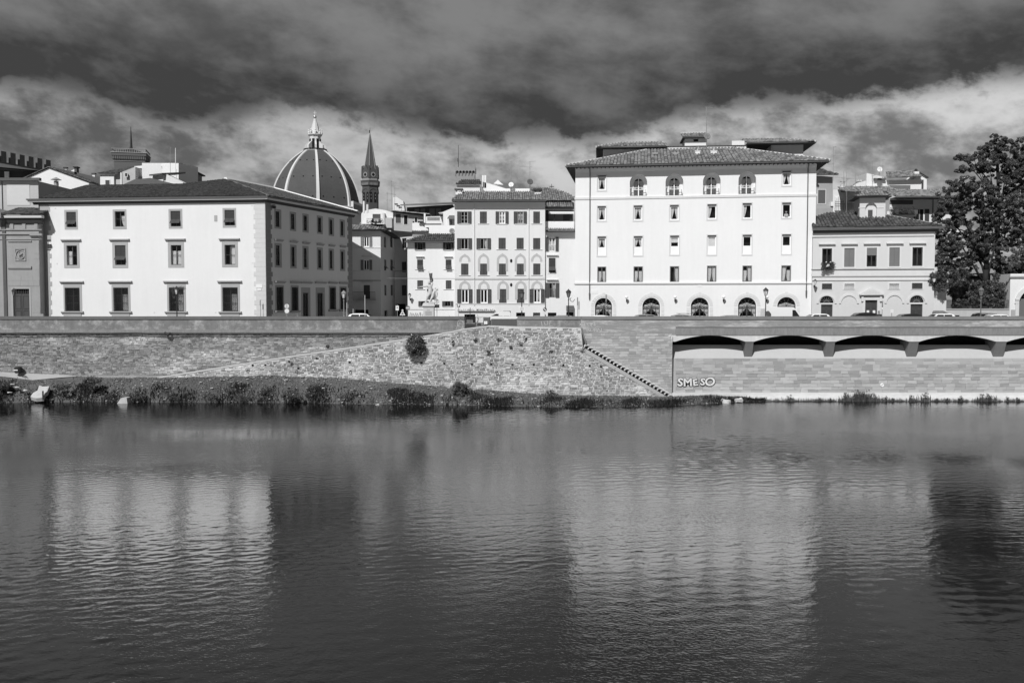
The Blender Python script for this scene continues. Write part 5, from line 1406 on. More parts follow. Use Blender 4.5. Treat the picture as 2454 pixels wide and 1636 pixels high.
def ogee(cx, ya, ys, yb, hw, bw):
    """pointed ogee moulding: apex ya, springing ys, feet yb (pixels)"""
    c = G.u(cx); k = 126.0 / FPX; w = hw * k; b = bw * k; za, zs_, zb_ = G.z(ya, cx), G.z(ys, cx), G.z(yb, cx)
    rise = (za - zs_)
    out, inn = [(c - w, zb_)], [(c - w + b, zb_)]
    for i in range(13):
        t = i / 12; a = pi - pi * t; d = 1 - abs(2 * t - 1)
        tip = max(0, d - .72) / .28
        out.append((c + cos(a) * w, zs_ + sin(a) * rise * .84 + tip ** 2 * rise * .16)); inn.append((c + cos(a) * (w - b), zs_ + sin(a) * rise * .55))
    out.append((c + w, zb_)); inn.append((c + w - b, zb_))
    MB().band(out, inn, -.025, -.001).build('ogee_moulding', M_ogee, Gt, gf)
for cx in (1114, 1159, 1204, 1247, 1286): ogee(cx, 606.5 if cx > 1130 else 608, 624, 650 if 1130 < cx < 1260 else 627, 13.5, 5.5)
for cx in (1114, 1159.5, 1205.5, 1248, 1287): ogee(cx, 671, 688, 718 if 1200 < cx < 1260 else 692, 14, 6.5)
for cy in (625, 682.5):
    u, z = G.uz(1225, cy); MB().prism(arc(u, z, .17, 0, 2 * pi, 14, .25)[:-1], -.03, .02).build('oval_vent', M_in, Gt, gf)
for x in (1137, 1267):
    u = G.u(x); MB().tube((u, -.08, G.z(731, x)), (u, -.08, zG - .3), .055, .055, 6).build('downpipe', M_trimw, Gt, gf)
strip(G, 1092, 727, 1306, 729, .08, M_trimw)
tag(MB().path([G.frame @ Vector((G.u(x), -.15, G.z(667 + dy, x))) for x, dy in ((930, 0), (1000, .3), (1090, .6), (1200, .8), (1265, 1.0), (1290, .6), (1305, 0.2))], .03, 5).build('wire', M_ironl), 'thin wire strung across the facades of the small houses', 'wire')
MB().box(*G.rect(1098, 744.2, 1184, 745.4)[:2], -.28, 0, G.z(745.4, 1140), G.z(744.2, 1140)).build('sign_shelf', M_trim, Gt, gf)
p = WM[Gt] @ Vector((G.u(1141), -.20, G.z(741.2, 1141)))
t = thing('shop_sign', 'raised pale letters of the gallery name over the shop front', 'sign', loc=p)
text('GALLERIA MENTANA', .56, mat('sign_letter', .72, var=.02), WM[t] @ STAND, 'lettering', .05, t, .004, 1.0)
tl = t.children[0] if t.children else None
# roof and attic storey
ovg = .9; zg = zG + .05
MB().box(-.3, G.L + .1, -ovg, .1, zG - .001, zG + .1).build('eave_soffit', M_soff, Gt, gf); MB().box(-.35, G.L + .15, -ovg - .14, -ovg, zG + .02, zG + .16).build('gutter', M_pipe, Gt, gf)
pg = radians(17)
tiled_slope(Gt, (-.35, -ovg - .1, zG + .14), (1, 0, 0), (0, cos(pg), sin(pg)), [(0, 0), (G.L + .3, 0), (G.L - .2, 6.0), (.8, 6.0)], M_tileC, pitch=.3, ln=.45)
G2 = Fac(1092, 131.5, 1306, 131.5); G2.t, G2.m_wall = Gt, M_white
def blk(F, x0, y0, x1, y1, D, m, name, extra=0.0):
    u0, u1, z0, z1 = F.rect(x0, y0, x1, y1)
    return MB().box(u0, u1, 0, D, z0 - extra, z1).build(name, m, F.t, F.frame), (u0, u1, z0, z1)
blk(G2, 1094.5, 443, 1150, 476, 6, M_white, 'attic_block', 1); blk(G2, 1150, 461.5, 1220, 478, 6, M_pale, 'terrace_parapet', 1); blk(G2, 1220, 462.5, 1287, 477, 6, M_pale, 'terrace_parapet', 1)
G3 = Fac(1092, 134.0, 1306, 134.0); G3.t, G3.m_wall = Gt, M_white
u0, z0 = G3.uz(1157, 436); pts_ = [G3.uz(a, b) for a, b in ((1157, 436), (1173, 440), (1212, 452), (1270, 452), (1270, 464), (1157, 464))]
MB().prism(pts_, 0, 5).build('attic_gable', M_white, Gt, G3.frame)
tiled_slope(Gt, (G2.u(1093) , -.4, G2.z(443, 1120)), (1, 0, 0), (0, cos(.3), sin(.3)), [(0, 0), (3.7, 0), (3.3, 3.6), (.6, 3.6)], M_tileB, pitch=.28, frame=G2.frame)
pts_ = [G3.uz(a, b, 3) for a, b in ((1183, 440), (1193, 431), (1206, 443))]; MB().prism(pts_, 3, 5).build('dormer', M_white, Gt, G3.frame)
blk(G3, 1155, 420, 1159.5, 434, .5, M_white, 'chimney_pot', 1); blk(G3, 1160.5, 420, 1165, 434, .5, M_white, 'chimney_pot', 1)
for x, y in ((1098, 465), (1287, 466)):
    u, z = G.uz(x, y, 3); c = MB(); c.box(u - .35, u + .55, 2.8, 3.6, z - 1.2, z + .25); c.use(1); c.box(u - .5, u + .7, 2.6, 3.8, z + .55, z + .75)
    for q in (u - .25, u + .35): c.box(q, q + .12, 3, 3.2, z + .25, z + .55)
    c.build('chimney', [M_white, M_tileB], Gt, gf)
pts_ = [G3.uz(a, b) for a, b in ((1206, 434), (1240, 439), (1245, 452), (1206, 448))]; MB().prism(pts_, 2, 4).build('rear_roof', M_tileB, Gt, G3.frame)

# ---------------------------------------------------------------- narrow house with loggia
N = Fac(1306, 126.4, 1378, 126.4)
Nt = bld(N, 'narrow_house', 'narrow pale house with rooftop loggia and striped awning beside the hotel', M_cream)
kw = dict(frame=N.frame, dp=.2, tm=M_trimw)
window(N, Nt, 1315, 568, 1331, 602, shut='open', mull='|', fm=M_frame, fw=.1, leafw=.42, curt='LR', **kw)
window(N, Nt, 1315.2, 618, 1331.3, 653, shut='tilt_low', tw=.14, hood=(1310, 610.8, 1338, 613.2), mull='|', **kw)
window(N, Nt, 1315.5, 677.5, 1331.5, 713, shut='open', mull='|', hood=(1310, 669.5, 1338, 672), leafw=.48, curt='R', fm=mat('beige_frame', .3), **kw)
window(N, Nt, 1312.7, 749, 1333.4, 778, blank=M_in, name='shop_opening', bottom=False, **kw); window(N, Nt, 1357, 748, 1374, 778, blank=M_in, name='shop_opening', bottom=False, **kw)
zN = N.z(556, 1340); front(N, 0, N.L + .5, 0, zN); sides(N, 0, N.L, 12, 0, zN)
for x0, y0 in ((1315.5, 596), (1316, 702)):
    r = MB(); u0, u1, z0, z1 = N.rect(x0, y0 - 10, x0 + 15.5, y0 + (6 if y0 < 650 else 10))
    for i in range(9): x = u0 + (u1 - u0) * i / 8; r.tube((x, -.06, z0), (x, -.06, z1), .016, n=4)
    r.box(u0, u1, -.08, -.04, z1, z1 + .04); r.build('railing', M_frame if y0 < 650 else M_ironl, Nt, N.frame)
MB().box(0, N.L, -.9, .1, zN, zN + .1).build('eave_soffit', M_soff, Nt, N.frame)
tiled_slope(Nt, (0, -1.0, zN + .12), (1, 0, 0), (0, cos(.22), sin(.22)), [(0, 0), (N.L, 0), (N.L, 1.6), (0, 1.6)], M_tileC, pitch=.3)
N2 = Fac(1306, 127.2, 1378, 127.2); N2.t, N2.m_wall = Nt, M_pale
blk(N2, 1306, 530.5, 1376, 550, .3, M_white, 'terrace_parapet', .5); blk(N2, 1306, 503, 1309, 531, .3, M_framed, 'loggia_post'); blk(N2, 1328, 503, 1330, 531, .3, M_framed, 'loggia_post'); blk(N2, 1367, 503, 1369, 531, .3, M_framed, 'loggia_post')
u0, u1, z0, z1 = N2.rect(1306, 503, 1376, 531); MB().box(u0, u1, 2.6, 2.8, z0, z1 + .3).build('loggia_wall', M_dkst, Nt, N2.frame); MB().box(u0 + .6, u1 - 1.4, 2.3, 2.5, z0, z1 - .3).build('loggia_screen', M_signg, Nt, N2.frame)
aw = MB(); n = 24; u0, u1, z0, z1 = N2.rect(1314, 508, 1375, 513.5)
for i in range(n): a, b = u0 + (u1 - u0) * i / n, u0 + (u1 - u0) * (i + 1) / n; aw.add([(a, -.55, z1), (b, -.55, z1), (b, -.62, z0 + .05), ((a + b) / 2, -.62, z0 - .05), (a, -.62, z0 + .05)], [(0, 1, 2, 3, 4)])
aw.quad((u0, .2, z1 + .3), (u1, .2, z1 + .3), (u1, -.55, z1), (u0, -.55, z1)); aw.build('awning', M_trimw, Nt, N2.frame)
zt_ = N2.z(501, 1340); MB().box(-.2, N2.L - .4, -.9, .2, zt_, zt_ + .12).build('eave_soffit', M_soff, Nt, N2.frame)
tiled_slope(Nt, (-.3, -1.0, zt_ + .14), (1, 0, 0), (0, cos(.35), sin(.35)), [(0, 0), (N2.L - .2, 0), (N2.L - .2, 6.2), (-2.2, 6.2), (-3.4, 3)], M_tileC, pitch=.3, frame=N2.frame)
ab = MB(); u0, u1, z0, z1 = N.rect(1357, 732, 1375, 744)
for i in range(7):
    a0, a1 = pi / 2 * i / 7, pi / 2 * (i + 1) / 7
    ab.quad((u0, -1.2 * cos(a0), z0 + (z1 - z0) * sin(a0)), (u1, -1.2 * cos(a0), z0 + (z1 - z0) * sin(a0)), (u1, -1.2 * cos(a1), z0 + (z1 - z0) * sin(a1)), (u0, -1.2 * cos(a1), z0 + (z1 - z0) * sin(a1)))
for x in (u0, u1): ab.poly([(x, 0, z0)] + [(x, -1.2 * cos(pi / 2 * i / 7), z0 + (z1 - z0) * sin(pi / 2 * i / 7)) for i in range(8)])
ab.build('shop_awning', M_framed, Nt, N.frame)

# ---------------------------------------------------------------- small white house behind the statue
K = Fac(977, 130.0, 1091, 130.0)
Kt = bld(K, 'small_white_house', 'small white three-storey house with a tiled roof behind the statue', M_ivory)
kw = dict(frame=K.frame, dp=.2, tm=M_trimw)
for x0, x1, y0, y1, s in ((1000.5, 1013, 580.5, 599, 'open'), (1068.5, 1081, 580.5, 599, 'open'), (1066.5, 1079.5, 721.5, 734, 'open'), (1009, 1021, 721.5, 734, 'open')):
    window(K, Kt, x0, y0, x1, y1, shut=s, sill=gsill(x0, x1, y1 + .3), mull='|', **kw)
for x0, x1 in ((999.7, 1014), (1068, 1082)):
    window(K, Kt, x0, 621.7, x1, 644.5, shut='tilt_low', sill=gsill(x0, x1, 645), hood=(x0 - 3, 614.5, x1 + 3, 616), mull='|', **kw)
    window(K, Kt, x0 + .3, 671.6, x1, 692.5, shut='closed', sill=gsill(x0, x1, 693), **kw)
zK = K.z(581.5, 1035); front(K, 0, K.L, 0, zK); sides(K, 0, K.L, 9, 0, zK)
MB().box(-.3, K.L, -.75, .1, zK, zK + .1).build('eave_soffit', M_soff, Kt, K.frame); MB().box(-.35, K.L, -.87, -.75, zK + .02, zK + .16).build('gutter', M_pipe, Kt, K.frame)
tiled_slope(Kt, (-.35, -.85, zK + .14), (1, 0, 0), (0, cos(.3), sin(.3)), [(0, 0), (K.L + .3, 0), (K.L + .3, 4.3), (2.9, 4.3)], M_tileB, pitch=.3)
K2 = Fac(977, 134.5, 1091, 134.5); K2.t, K2.m_wall = Kt, M_white
blk(K2, 1028, 540, 1090, 562, 5, M_white, 'terrace_wall', 2)
mb = MB()
for i in range(7):
    p = K.uz(982 + i * 4.6 + R(-.5, .5), 755.5); mb.path([(p[0] - .1, -.02, p[1] - .2 + R(0, .1)), (p[0] + R(-.1, .1), -.02, p[1] + .3 + R(0, .2)), (p[0] + .15, -.02, p[1] - .1), (p[0] + .25, -.02, p[1] + .25)], .02, 4)
g = mb.build('graffiti', M_signg, None, K.frame); tag(g, 'thin scribbled grey graffiti at the foot of the small white house', 'graffiti')

# ---------------------------------------------------------------- house at the alley corner, half in the palace's shadow
B = Fac(843, 149.0, 913, 149.0)
Bt = bld(B, 'alley_house', 'tall house at the alley corner, upper front sunlit and the rest in shade', M_pale)
kw = dict(frame=B.frame, dp=.2, tm=M_trimw)
for y0, y1 in ((567.5, 591.5), (622.5, 647)): window(B, Bt, 871.5, y0, 885, y1, shut='open', mull='|', fm=M_frame, fw=.12, sill=(862, y1 + .5, 895, y1 + 2.2), hood=(866, 613, 892, 616) if y0 > 600 else None, sm=M_shutl, **kw)
window(B, Bt, 871.5, 683, 886.5, 716, blank=M_framed, hood=(866, 674, 893, 677.5), name='balcony_door', **kw); window(B, Bt, 851, 742, 883, 778, blank=M_in, name='shop_opening', bottom=False, **kw)
zB = B.z(553, 880); front(B, 0, B.L, 0, zB)
strip(B, 843, 593, 913, 595, .06, M_trimw); strip(B, 843, 648, 913, 650, .06, M_trimw); strip(B, 843, 671, 913, 673.5, .1, M_trim)
u0, u1, z0, z1 = B.rect(846, 700, 901, 717); bl = MB(); bl.box(u0, u1, -1.0, 0, z0 - .12, z0)
bl.build('balcony_slab', M_trim, Bt, B.frame); bl = MB(); bl.box(u0, u1, -1.0, -.95, z1, z1 + .05)
for i in range(24): x = u0 + (u1 - u0) * i / 23; bl.tube((x, -.97, z0), (x, -.97, z1), .018, n=4)
bl.build('balcony_railing', M_iron, Bt, B.frame)
S2 = Fac(913, 149.0, 946, 168.0); S2.t, S2.m_wall = Bt, M_pale
kw2 = dict(frame=S2.frame, dp=.2, tm=M_trim)
for x0, x1 in ((920.5, 925.5), (935.5, 941)):
    window(S2, Bt, x0, 568, x1, 593, mull='|', **kw2); window(S2, Bt, x0 + .3, 622, x1 + .3, 648, mull='|', shut='tilt', sm=M_shutl, **kw2); window(S2, Bt, x0 + 1, 683, x1 + 1, 708, mull='|', **kw2)
window(S2, Bt, 921.5, 744, 928.5, 778, blank=M_in, name='door', bottom=False, **kw2)
front(S2, 0, S2.L, 0, zB)
q = MB(); a = S2.frame @ Vector((S2.L, 0, 0)); b = B.frame @ Vector((0, 19, 0)); z_ = Vector((0, 0, zB)); q.quad(a, b, b + z_, a + z_); a2 = B.frame @ Vector((0, 0, 0)); q.quad(b, a2, a2 + z_, b + z_); q.build('rear_wall', M_pale, Bt, Matrix())
MB().box(-.5, B.L + .8, -.9, 19, zB - .05, zB + .06).build('eave_soffit', M_soff, Bt, B.frame)
tiled_slope(Bt, (-.4, -1.0, zB + .09), (1, 0, 0), (0, cos(.28), sin(.28)), [(0, 0), (B.L + 1.1, 0), (B.L - 2, 3.4), (0, 3.4)], M_tileC, pitch=.45, ln=.55)
tiled_slope(Bt, S2.frame @ Vector((0, -.9, zB + .1)), (S2.d.x, S2.d.y, 0), (S2.into.x * cos(.28), S2.into.y * cos(.28), sin(.28)), [(0, 0), (S2.L + 2, 0), (S2.L + 2, 3.2), (2, 3.2)], M_tileB, pitch=.3, frame=Matrix())
# wall closing the alley, caught by a wedge of sun
E2 = Fac(938, 171.0, 990, 166.0)
Et = bld(E2, 'alley_end_house', 'plain house closing the alley with a wedge of sunlight on its wall', M_sand)
kw = dict(frame=E2.frame, dp=.2, tm=M_trim)
for y0, y1 in ((571, 595), (627, 652), (683, 708)): window(E2, Et, 963, y0, 974, y1, shut='closed' if y0 > 620 else None, **kw)
window(E2, Et, 949, 728, 972, 778, blank=M_in, name='shop_opening', bottom=False, **kw)
zE = E2.z(549, 960); front(E2, 0, E2.L, 0, zE); sides(E2, 0, E2.L, 8, 0, zE)
MB().box(-.5, E2.L + .5, -1.4, 8, zE, zE + .12).build('eave_soffit', M_soff, Et, E2.frame)
tiled_slope(Et, (-.5, -1.5, zE + .14), (1, 0, 0), (0, cos(.2), sin(.2)), [(0, 0), (E2.L + 1, 0), (E2.L + 1, 4), (0, 4)], M_tileC, pitch=.32, frame=E2.frame)
strip(E2, 940, 648, 990, 650, .06, M_trim)

# ---------------------------------------------------------------- low stuccoed house by the tree
D = Fac(1946, 116.4, 2238, 113.8)
Dt = bld(D, 'stucco_house', 'two-storey stuccoed house with pediment door, blind arches and a dormer tower', M_sand)
df = D.frame
M_sandl = mat('band_stucco', .60, var=.03, streak=.03)
kw = dict(frame=df, dp=.2, tm=M_trimw)
up5 = [(1970, 1993.8), (2023, 2047.7), (2077, 2101), (2131, 2156), (2186.4, 2211)]
hd5 = [(1962, 2001.7), (2015.8, 2055), (2069.5, 2109.5), (2124, 2164.5), (2179, 2219)]
for k, ((a, b), (c, d)) in enumerate(zip(up5, hd5)):
    dy = -k * .7
    window(D, Dt, a, 595.3 + dy, b, 640.3 + dy, tw=.18, hood=(c, 583.5 + dy * .8, d, 587.8 + dy * .8), shut={1: 'closed', 3: 'closed', 2: None}.get(k), sm=mat('grey_shutter', .16, rough=.6), mull='|', fm=M_wood, fw=.12, **kw)
window
u0, u1, z0, z1 = D.rect(2077.5, 594.5, 2100.5, 612); MB().box(u0, u1, .02, .08, z0, z1).build('half_shutter', mat('grey_shutter', .16), Dt, df)
for k, (a, b) in enumerate(((1969.4, 1993.8), (2022.8, 2047.7), (2130, 2155), (2185, 2210.5))):
    window(D, Dt, a, 679 - k * .4, b, 693 - k * .4, tw=.12, blank=M_in if k in (0, 3) else M_sandl, grille=M_ironl if k in (0, 3) else M_trimw, name='vent_window', **kw)
# doors
archs = []
def lun_door(x0, x1, ytop, yb, d0, d1, dt):
    u0, u1, z0, z1 = D.rect(x0, ytop, x1, yb); c = (u0 + u1) / 2; r = (u1 - u0) / 2
    D.holes.append((u0, u1, z0, z1)); archs.append((u0, u1, z0, z1))
    o = MB(); pr = arc(c, z0, r, pi, 0, 14, z1 - z0)
    for a, b in zip(pr, pr[1:]): o.quad((a[0], 0, a[1]), (b[0], 0, b[1]), (b[0], .25, b[1]), (a[0], .25, a[1]))
    o.use(1); o.box(u0, u1, .6, .65, z0 - .1, z1); o.use(0); o.box(u0, u1, 0.02, .25, z0 - .12, z0)
    w = o.build('fanlight', [M_trimw, M_in], Dt, df)
    MB().prism(pr, .2, .21).build('pane', M_glass, w)
    g = MB()
    for i in range(1, 8): a = pi * i / 8; g.tube((c + .2 * cos(a), .15, z0 + .15), (c + r * .95 * cos(a), .15, z0 + (z1 - z0) * .95 * sin(a)), .028, n=4)
    g.band(arc(c, z0, r * .45, pi, 0, 10, (z1 - z0) * .45), arc(c, z0, r * .38, pi, 0, 10, (z1 - z0) * .38), .13, .17); g.build('fan_bars', M_ironl, w)
    e0, e1, f0_, f1 = D.rect(d0, dt, d1, 770); f0_ = 0
    D.holes.append((e0, e1, f0_, f1)); panel_door(e0, e1, f1)
def panel_door(e0, e1, f1, m=None):
    o = MB(); o.box(e0, e1, .28, .3, 0, f1)
    for x in (e0, e1): o.quad((x, 0, 0), (x, .28, 0), (x, .28, f1), (x, 0, f1))
    o.quad((e0, 0, f1), (e1, 0, f1), (e1, .28, f1), (e0, .28, f1)); w = o.build('door', M_sandl, Dt, df)
    for k in (0, 1):
        x0 = e0 + k * (e1 - e0) / 2; x1 = x0 + (e1 - e0) / 2; l = MB(); l.box(x0 + .01, x1 - .01, .18, .26, 0, f1)
        for a, b in ((.05, .33), (.38, .62), (.67, .92)): ring(l, x0 + .12, x1 - .12, f1 * a, f1 * b, .06, .14, .18)
        l.build('door_leaf', m or mat('grey_door', .055, rough=.5, var=.05), w)
def arch_mould(x0, x1, ytop, yb, bw=.24):
    u0, u1, z0, z1 = D.rect(x0, ytop, x1, yb); c = (u0 + u1) / 2; r = (u1 - u0) / 2
    MB().band(arc(c, z0, r, pi, 0, 18, z1 - z0), arc(c, z0, r - bw, pi, 0, 18, z1 - z0 - bw), -.10, -.001).build('arch_moulding', M_sandl, Dt, df)
lun_door(1965, 1997.6, 709.5, 725.7, 1967.5, 1995, 729.5); lun_door(2180.6, 2213.8, 708.4, 724.5, 2181.8, 2210.6, 728.8)
for a in ((1957, 2005, 704, 727), (2010.8, 2058.4, 703.7, 727), (2119.8, 2167, 703, 726.5), (2173, 2222, 702.6, 726.5)): arch_mould(a[0], a[1], a[2], a[3])
e0, e1, _, f1 = D.rect(2073.3, 719, 2101.8, 770); D.holes.append((e0, e1, 0, f1)); panel_door(e0, e1, f1)
dd = Dt.children
for x0, x1 in ((2077.5, 2083.5), (2092, 2098)):
    u0, u1, z0, z1 = D.rect(x0, 743.5, x1, 751); MB().box(u0, u1, .12, .135, z0, z1).build('notice', M_signw, Dt, df)
ped = [D.uz(a, b) for a, b in ((2059, 707), (2117, 706.5), (2117, 704), (2088, 688.3), (2059, 704.5))]
MB().prism(ped, -.42, -.001).build('pediment', M_sandl, Dt, df)
tri = [D.uz(a, b) for a, b in ((2068, 703.5), (2109, 703), (2088.5, 692.5))]; MB().prism(tri, -.43, -.425).build('tympanum', M_sand, Dt, df)
for x in (2064, 2108): panel(D, x, 709, x + 5, 722, .2, M_sandl, 'console'); 
panel(D, 2067, 714, 2073, 770, .08, M_sandl, 'door_jamb'); panel(D, 2102, 714, 2108, 770, .08, M_sandl, 'door_jamb'); panel(D, 2067, 710, 2108, 719, .09, M_sandl, 'door_lintel')
zD = D.z(556, 2090)
front(D, 0, D.L, 0, zD, extra=lambda mb: [arch_corners(mb, a, b, z0, z1) for a, b, z0, z1 in archs]); sides(D, 0, D.L, 14, 0, zD)
strip(D, 1944, 644, 2238, 646.5, .16, M_trim); strip(D, 1946, 566.2, 2238, 568.3, .08, M_trim); strip(D, 1946, 661.5, 2238, 664, .08, M_trim); strip(D, 1946, 669, 2238, 673, .12, M_sandl)
panel(D, 1946, 647.5, 2238, 661, .03, M_sandl, 'band'); panel(D, 1946, 558, 2238, 565.8, .03, M_sandl, 'band')
zd0, zd1 = D.z(550.5, 2090), D.z(546.2, 2090)
MB().profile([(-.62, zd1), (0, zd1), (0, zd0), (-.58, zd0)], -.15, D.L + .9).build('cornice_band', M_trimw, Dt, df)
MB().profile([(-.45, zd0 - .003), (0, zd0 - .003), (0, zD - .05), (-.1, zD - .05)], 0, D.L + .3).build('cornice_soffit', M_soff, Dt, df); MB().box(-.15, D.L + 1.0, -.78, -.63, zd1 - .1, zd1 + .06).build('gutter', M_pipe, Dt, df)
pdh = radians(20); O = Vector((-.1, -.75, zd1 + .07))
tiled_slope(Dt, O, (1, 0, 0), (0, cos(pdh), sin(pdh)), [(0, 0), (D.L + 1, 0), (D.L - 6.2, 6.4), (5.2, 7.0), (2.6, 6.8), (0, 4.0)], M_tileB, pitch=.40, ln=.5, singles=200)
MB().tube(O + Vector((D.L + 1, 0, .05)), O + Vector((D.L - 6.2, 6.4 * cos(pdh), 6.4 * sin(pdh) + .05)), .13, .13, 6).build('hip_tiles', M_tileC, Dt, df)
# its dormer tower
TW = Fac(2056.5, 118.2, 2118, 117.6); TW.t, TW.m_wall = Dt, M_sand
u0, u1, z0, z1 = TW.rect(2081.5, 484.5, 2093.5, 530); window(TW, Dt, 2074, 486, 2101, 530, blank=M_sandl, frame=TW.frame, name='blind_arch', dp=.3)
a = TW.holes[-1]; b0, b1, c0, c1 = TW.rect(2081, 502.5, 2092, 530); MB().box(b0, b1, .26, .3, c0, c1).build('dormer_window', M_framed, Dt, TW.frame)
zT0, zT1 = TW.z(538, 2088), TW.z(474, 2088)
front(TW, 0, TW.L, zT0 - 1.5, zT1, 'dormer_wall', extra=lambda mb: arch_corners(mb, a[0], a[1], a[3] - (a[1] - a[0]) / 2, a[3])); sides(TW, 0, TW.L, 4, zT0 - 1.5, zT1, name='dormer_side')
strip(TW, 2057, 497, 2074, 499, .05, M_sandl); strip(TW, 2101, 497, 2117.5, 499, .05, M_sandl)
MB().box(-.7, TW.L + .6, -.7, 4.5, zT1, zT1 + .1).build('eave_soffit', M_soff, Dt, TW.frame)
tiled_slope(Dt, (-.8, -.8, zT1 + .12), (1, 0, 0), (0, cos(.35), sin(.35)), [(0, 0), (TW.L + 1.5, 0), (TW.L / 2 + 1.3, 2.8), (TW.L / 2 + .2, 2.8)], M_tileC, pitch=.34, frame=TW.frame)
# flower box
fb = MB(); fb_c = D.frame @ Vector((D.u(1981), -.55, D.z(640, 1981)))
fl = thing('flower_box', 'overflowing window box with one white bloom cluster on the stucco house', 'flower box', loc=fb_c)
MB().box(-.55, .55, -.2, .2, -.1, .18).build('box', M_iron, fl)
quads_object('foliage', leaf_cloud([(fb_c + Vector((R(-.8, .8), R(-.15, .1), R(-.35, .5))), .24) for _ in range(26)], 80, .06), M_leafm, fl)
quads_object('blooms', leaf_cloud([(fb_c + Vector((-.12 + R(-.2, .2), -.3, .12 + R(-.1, .1))), .12) for _ in range(5)] + [(fb_c + Vector((x, -.3, .6)), .08) for x in (-.3, .25)], 60, .05), mat('white_petal', .75, var=0), fl)
# annex, garden wall, gate house
X = Fac(2238, 114.6, 2268, 114.4); Xt = bld(X, 'annex_wall', 'tall plain pier of pale wall between the stucco house and the garden', M_sandl, 'wall'); front(X, 0, X.L, 0, X.z(640, 2250)); sides(X, 0, X.L, 1.2, 0, X.z(640, 2250))
Y_ = Fac(2268, 114.8, 2421, 114.4); Yt = bld(Y_, 'garden_wall', 'low stained garden wall with railing under the shrubs', mat('stained_plaster', .46, var=.1, streak=.1), 'wall')
zY = Y_.z(742.5, 2340); front(Y_, 0, Y_.L, 0, zY); sides(Y_, 0, Y_.L, .4, 0, zY); MB().box(0, Y_.L, -.06, .46, zY, zY + .16).build('coping', M_trim, Yt, Y_.frame)
r = MB()
for i in range(60): x = .1 + (Y_.L - .2) * i / 59; r.tube((x, .2, zY + .16), (x, .2, zY + 1.3), .02, n=4)
r.box(0, Y_.L, .18, .22, zY + 1.15, zY + 1.2); r.build('railing', M_iron, Yt, Y_.frame)
Z = Fac(2420, 114.3, 2560, 113.6); Zt = bld(Z, 'gate_house', 'pale gate house with a large arched doorway at the edge of the picture', M_pale)
u0, u1, z0, z1 = Z.rect(2441, 692, 2515, 780); z0 = 0; r_ = (u1 - u0) / 2; c_ = (u0 + u1) / 2; Z.holes.append((u0, u1, z0, z1))
front(Z, 0, Z.L, 0, Z.z(656, 2450), extra=lambda mb: arch_corners(mb, u0, u1, z1 - r_, z1)); sides(Z, 0, Z.L, 6, 0, Z.z(656, 2450))
MB().band(arc(c_, z1 - r_, r_ + .5, pi, 0, 16), arc(c_, z1 - r_, r_, pi, 0, 16), -.12, .0).build('arch_moulding', M_sandl, Zt, Z.frame)
panel(Z, 2432, 715.5, 2441.5, 719, .2, M_sandl, 'impost'); panel(Z, 2433, 719, 2441.5, 757, .1, M_sandl, 'pilaster')
dz_ = Z.z(716, 2450); dm = MB().box(u0, u1, .3, .38, 0, dz_); dm.build('door', mat('grey_door2', .14, var=.05), Zt, Z.frame); MB().box(u0, u1, .5, .55, dz_, z1).build('fanlight', M_in, Zt, Z.frame)
g = MB()
for i in range(1, 12): a_ = pi * i / 12; g.tube((c_, .35, dz_), (c_ + r_ * .96 * cos(a_), .35, dz_ + r_ * .96 * sin(a_)), .03, n=4)
g.build('fan_bars', M_ironl, Zt, Z.frame); panel(Z, 2422, 742, 2441, 775, .04, M_trim, 'dado'); strip(Z, 2418, 661, 2560, 667, .2, M_trim)
# covered terrace behind the garden
V_ = Fac(2325, 124.0, 2600, 124.0); Vt = bld(V_, 'garden_pavilion', 'long low pavilion roof showing behind the garden shrubs', M_sand)
u0, u1, z0, z1 = V_.rect(2325, 655, 2600, 661); MB().box(u0, u1, -1.2, 6, z0, z1).build('roof_slab', M_trim, Vt, V_.frame); MB().box(u0, u1, 0, 5, 0, z0).build('wall', M_dkst, Vt, V_.frame)
MB().box(u0, u1, -.4, -.1, V_.z(675, 2400), V_.z(669, 2400)).build('beam', M_trim, Vt, V_.frame)
# ================================================================== THE CITY BEHIND
def gabled(name, label, F, pts, D, m, roofm=None, cat='house'):
    t = bld(F, name, label, m, cat); P = [F.uz(a, b) for a, b in pts]
    MB().prism(P, 0, D).build('wall', m, t, F.frame); return t, P
def roof_on(F, t, a, b, D, m, lift=.06, over=.25):
    """sloping tiled sheet over the gable edge a-b (pixels), running back D metres"""
    p, q = F.uz(*a), F.uz(*b)
    if q[0] < p[0]: p, q = q, p
    w = hypot(q[0] - p[0], q[1] - p[1]); up_ = Vector((q[0] - p[0], 0, q[1] - p[1])) / w
    if q[1] >= p[1]: tiled_slope(t, Vector((p[0], -over, p[1] + lift)), (0, 1, 0), up_, [(0, -over), (D, -over), (D, w), (0, w)], m, pitch=.32, ln=.5, frame=F.frame)
    else: tiled_slope(t, Vector((q[0], -over, q[1] + lift)), (0, 1, 0), -up_, [(0, -over), (D, -over), (D, w), (0, w)], m, pitch=.32, ln=.5, frame=F.frame)
def plainwin(F, t, x0, y0, x1, y1, m=None, name='window', frame_m=None):
    u0, u1, z0, z1 = F.rect(x0, y0, x1, y1)
    w = MB().box(u0, u1, -.02, .3, z0, z1).build(name, m or M_in, t, F.frame)
    b = MB(); ring(b, u0 - .08, u1 + .08, z0 - .08, z1 + .08, .09, -.06, -.001); b.build('frame', frame_m or M_trimw, w, F.frame); return w

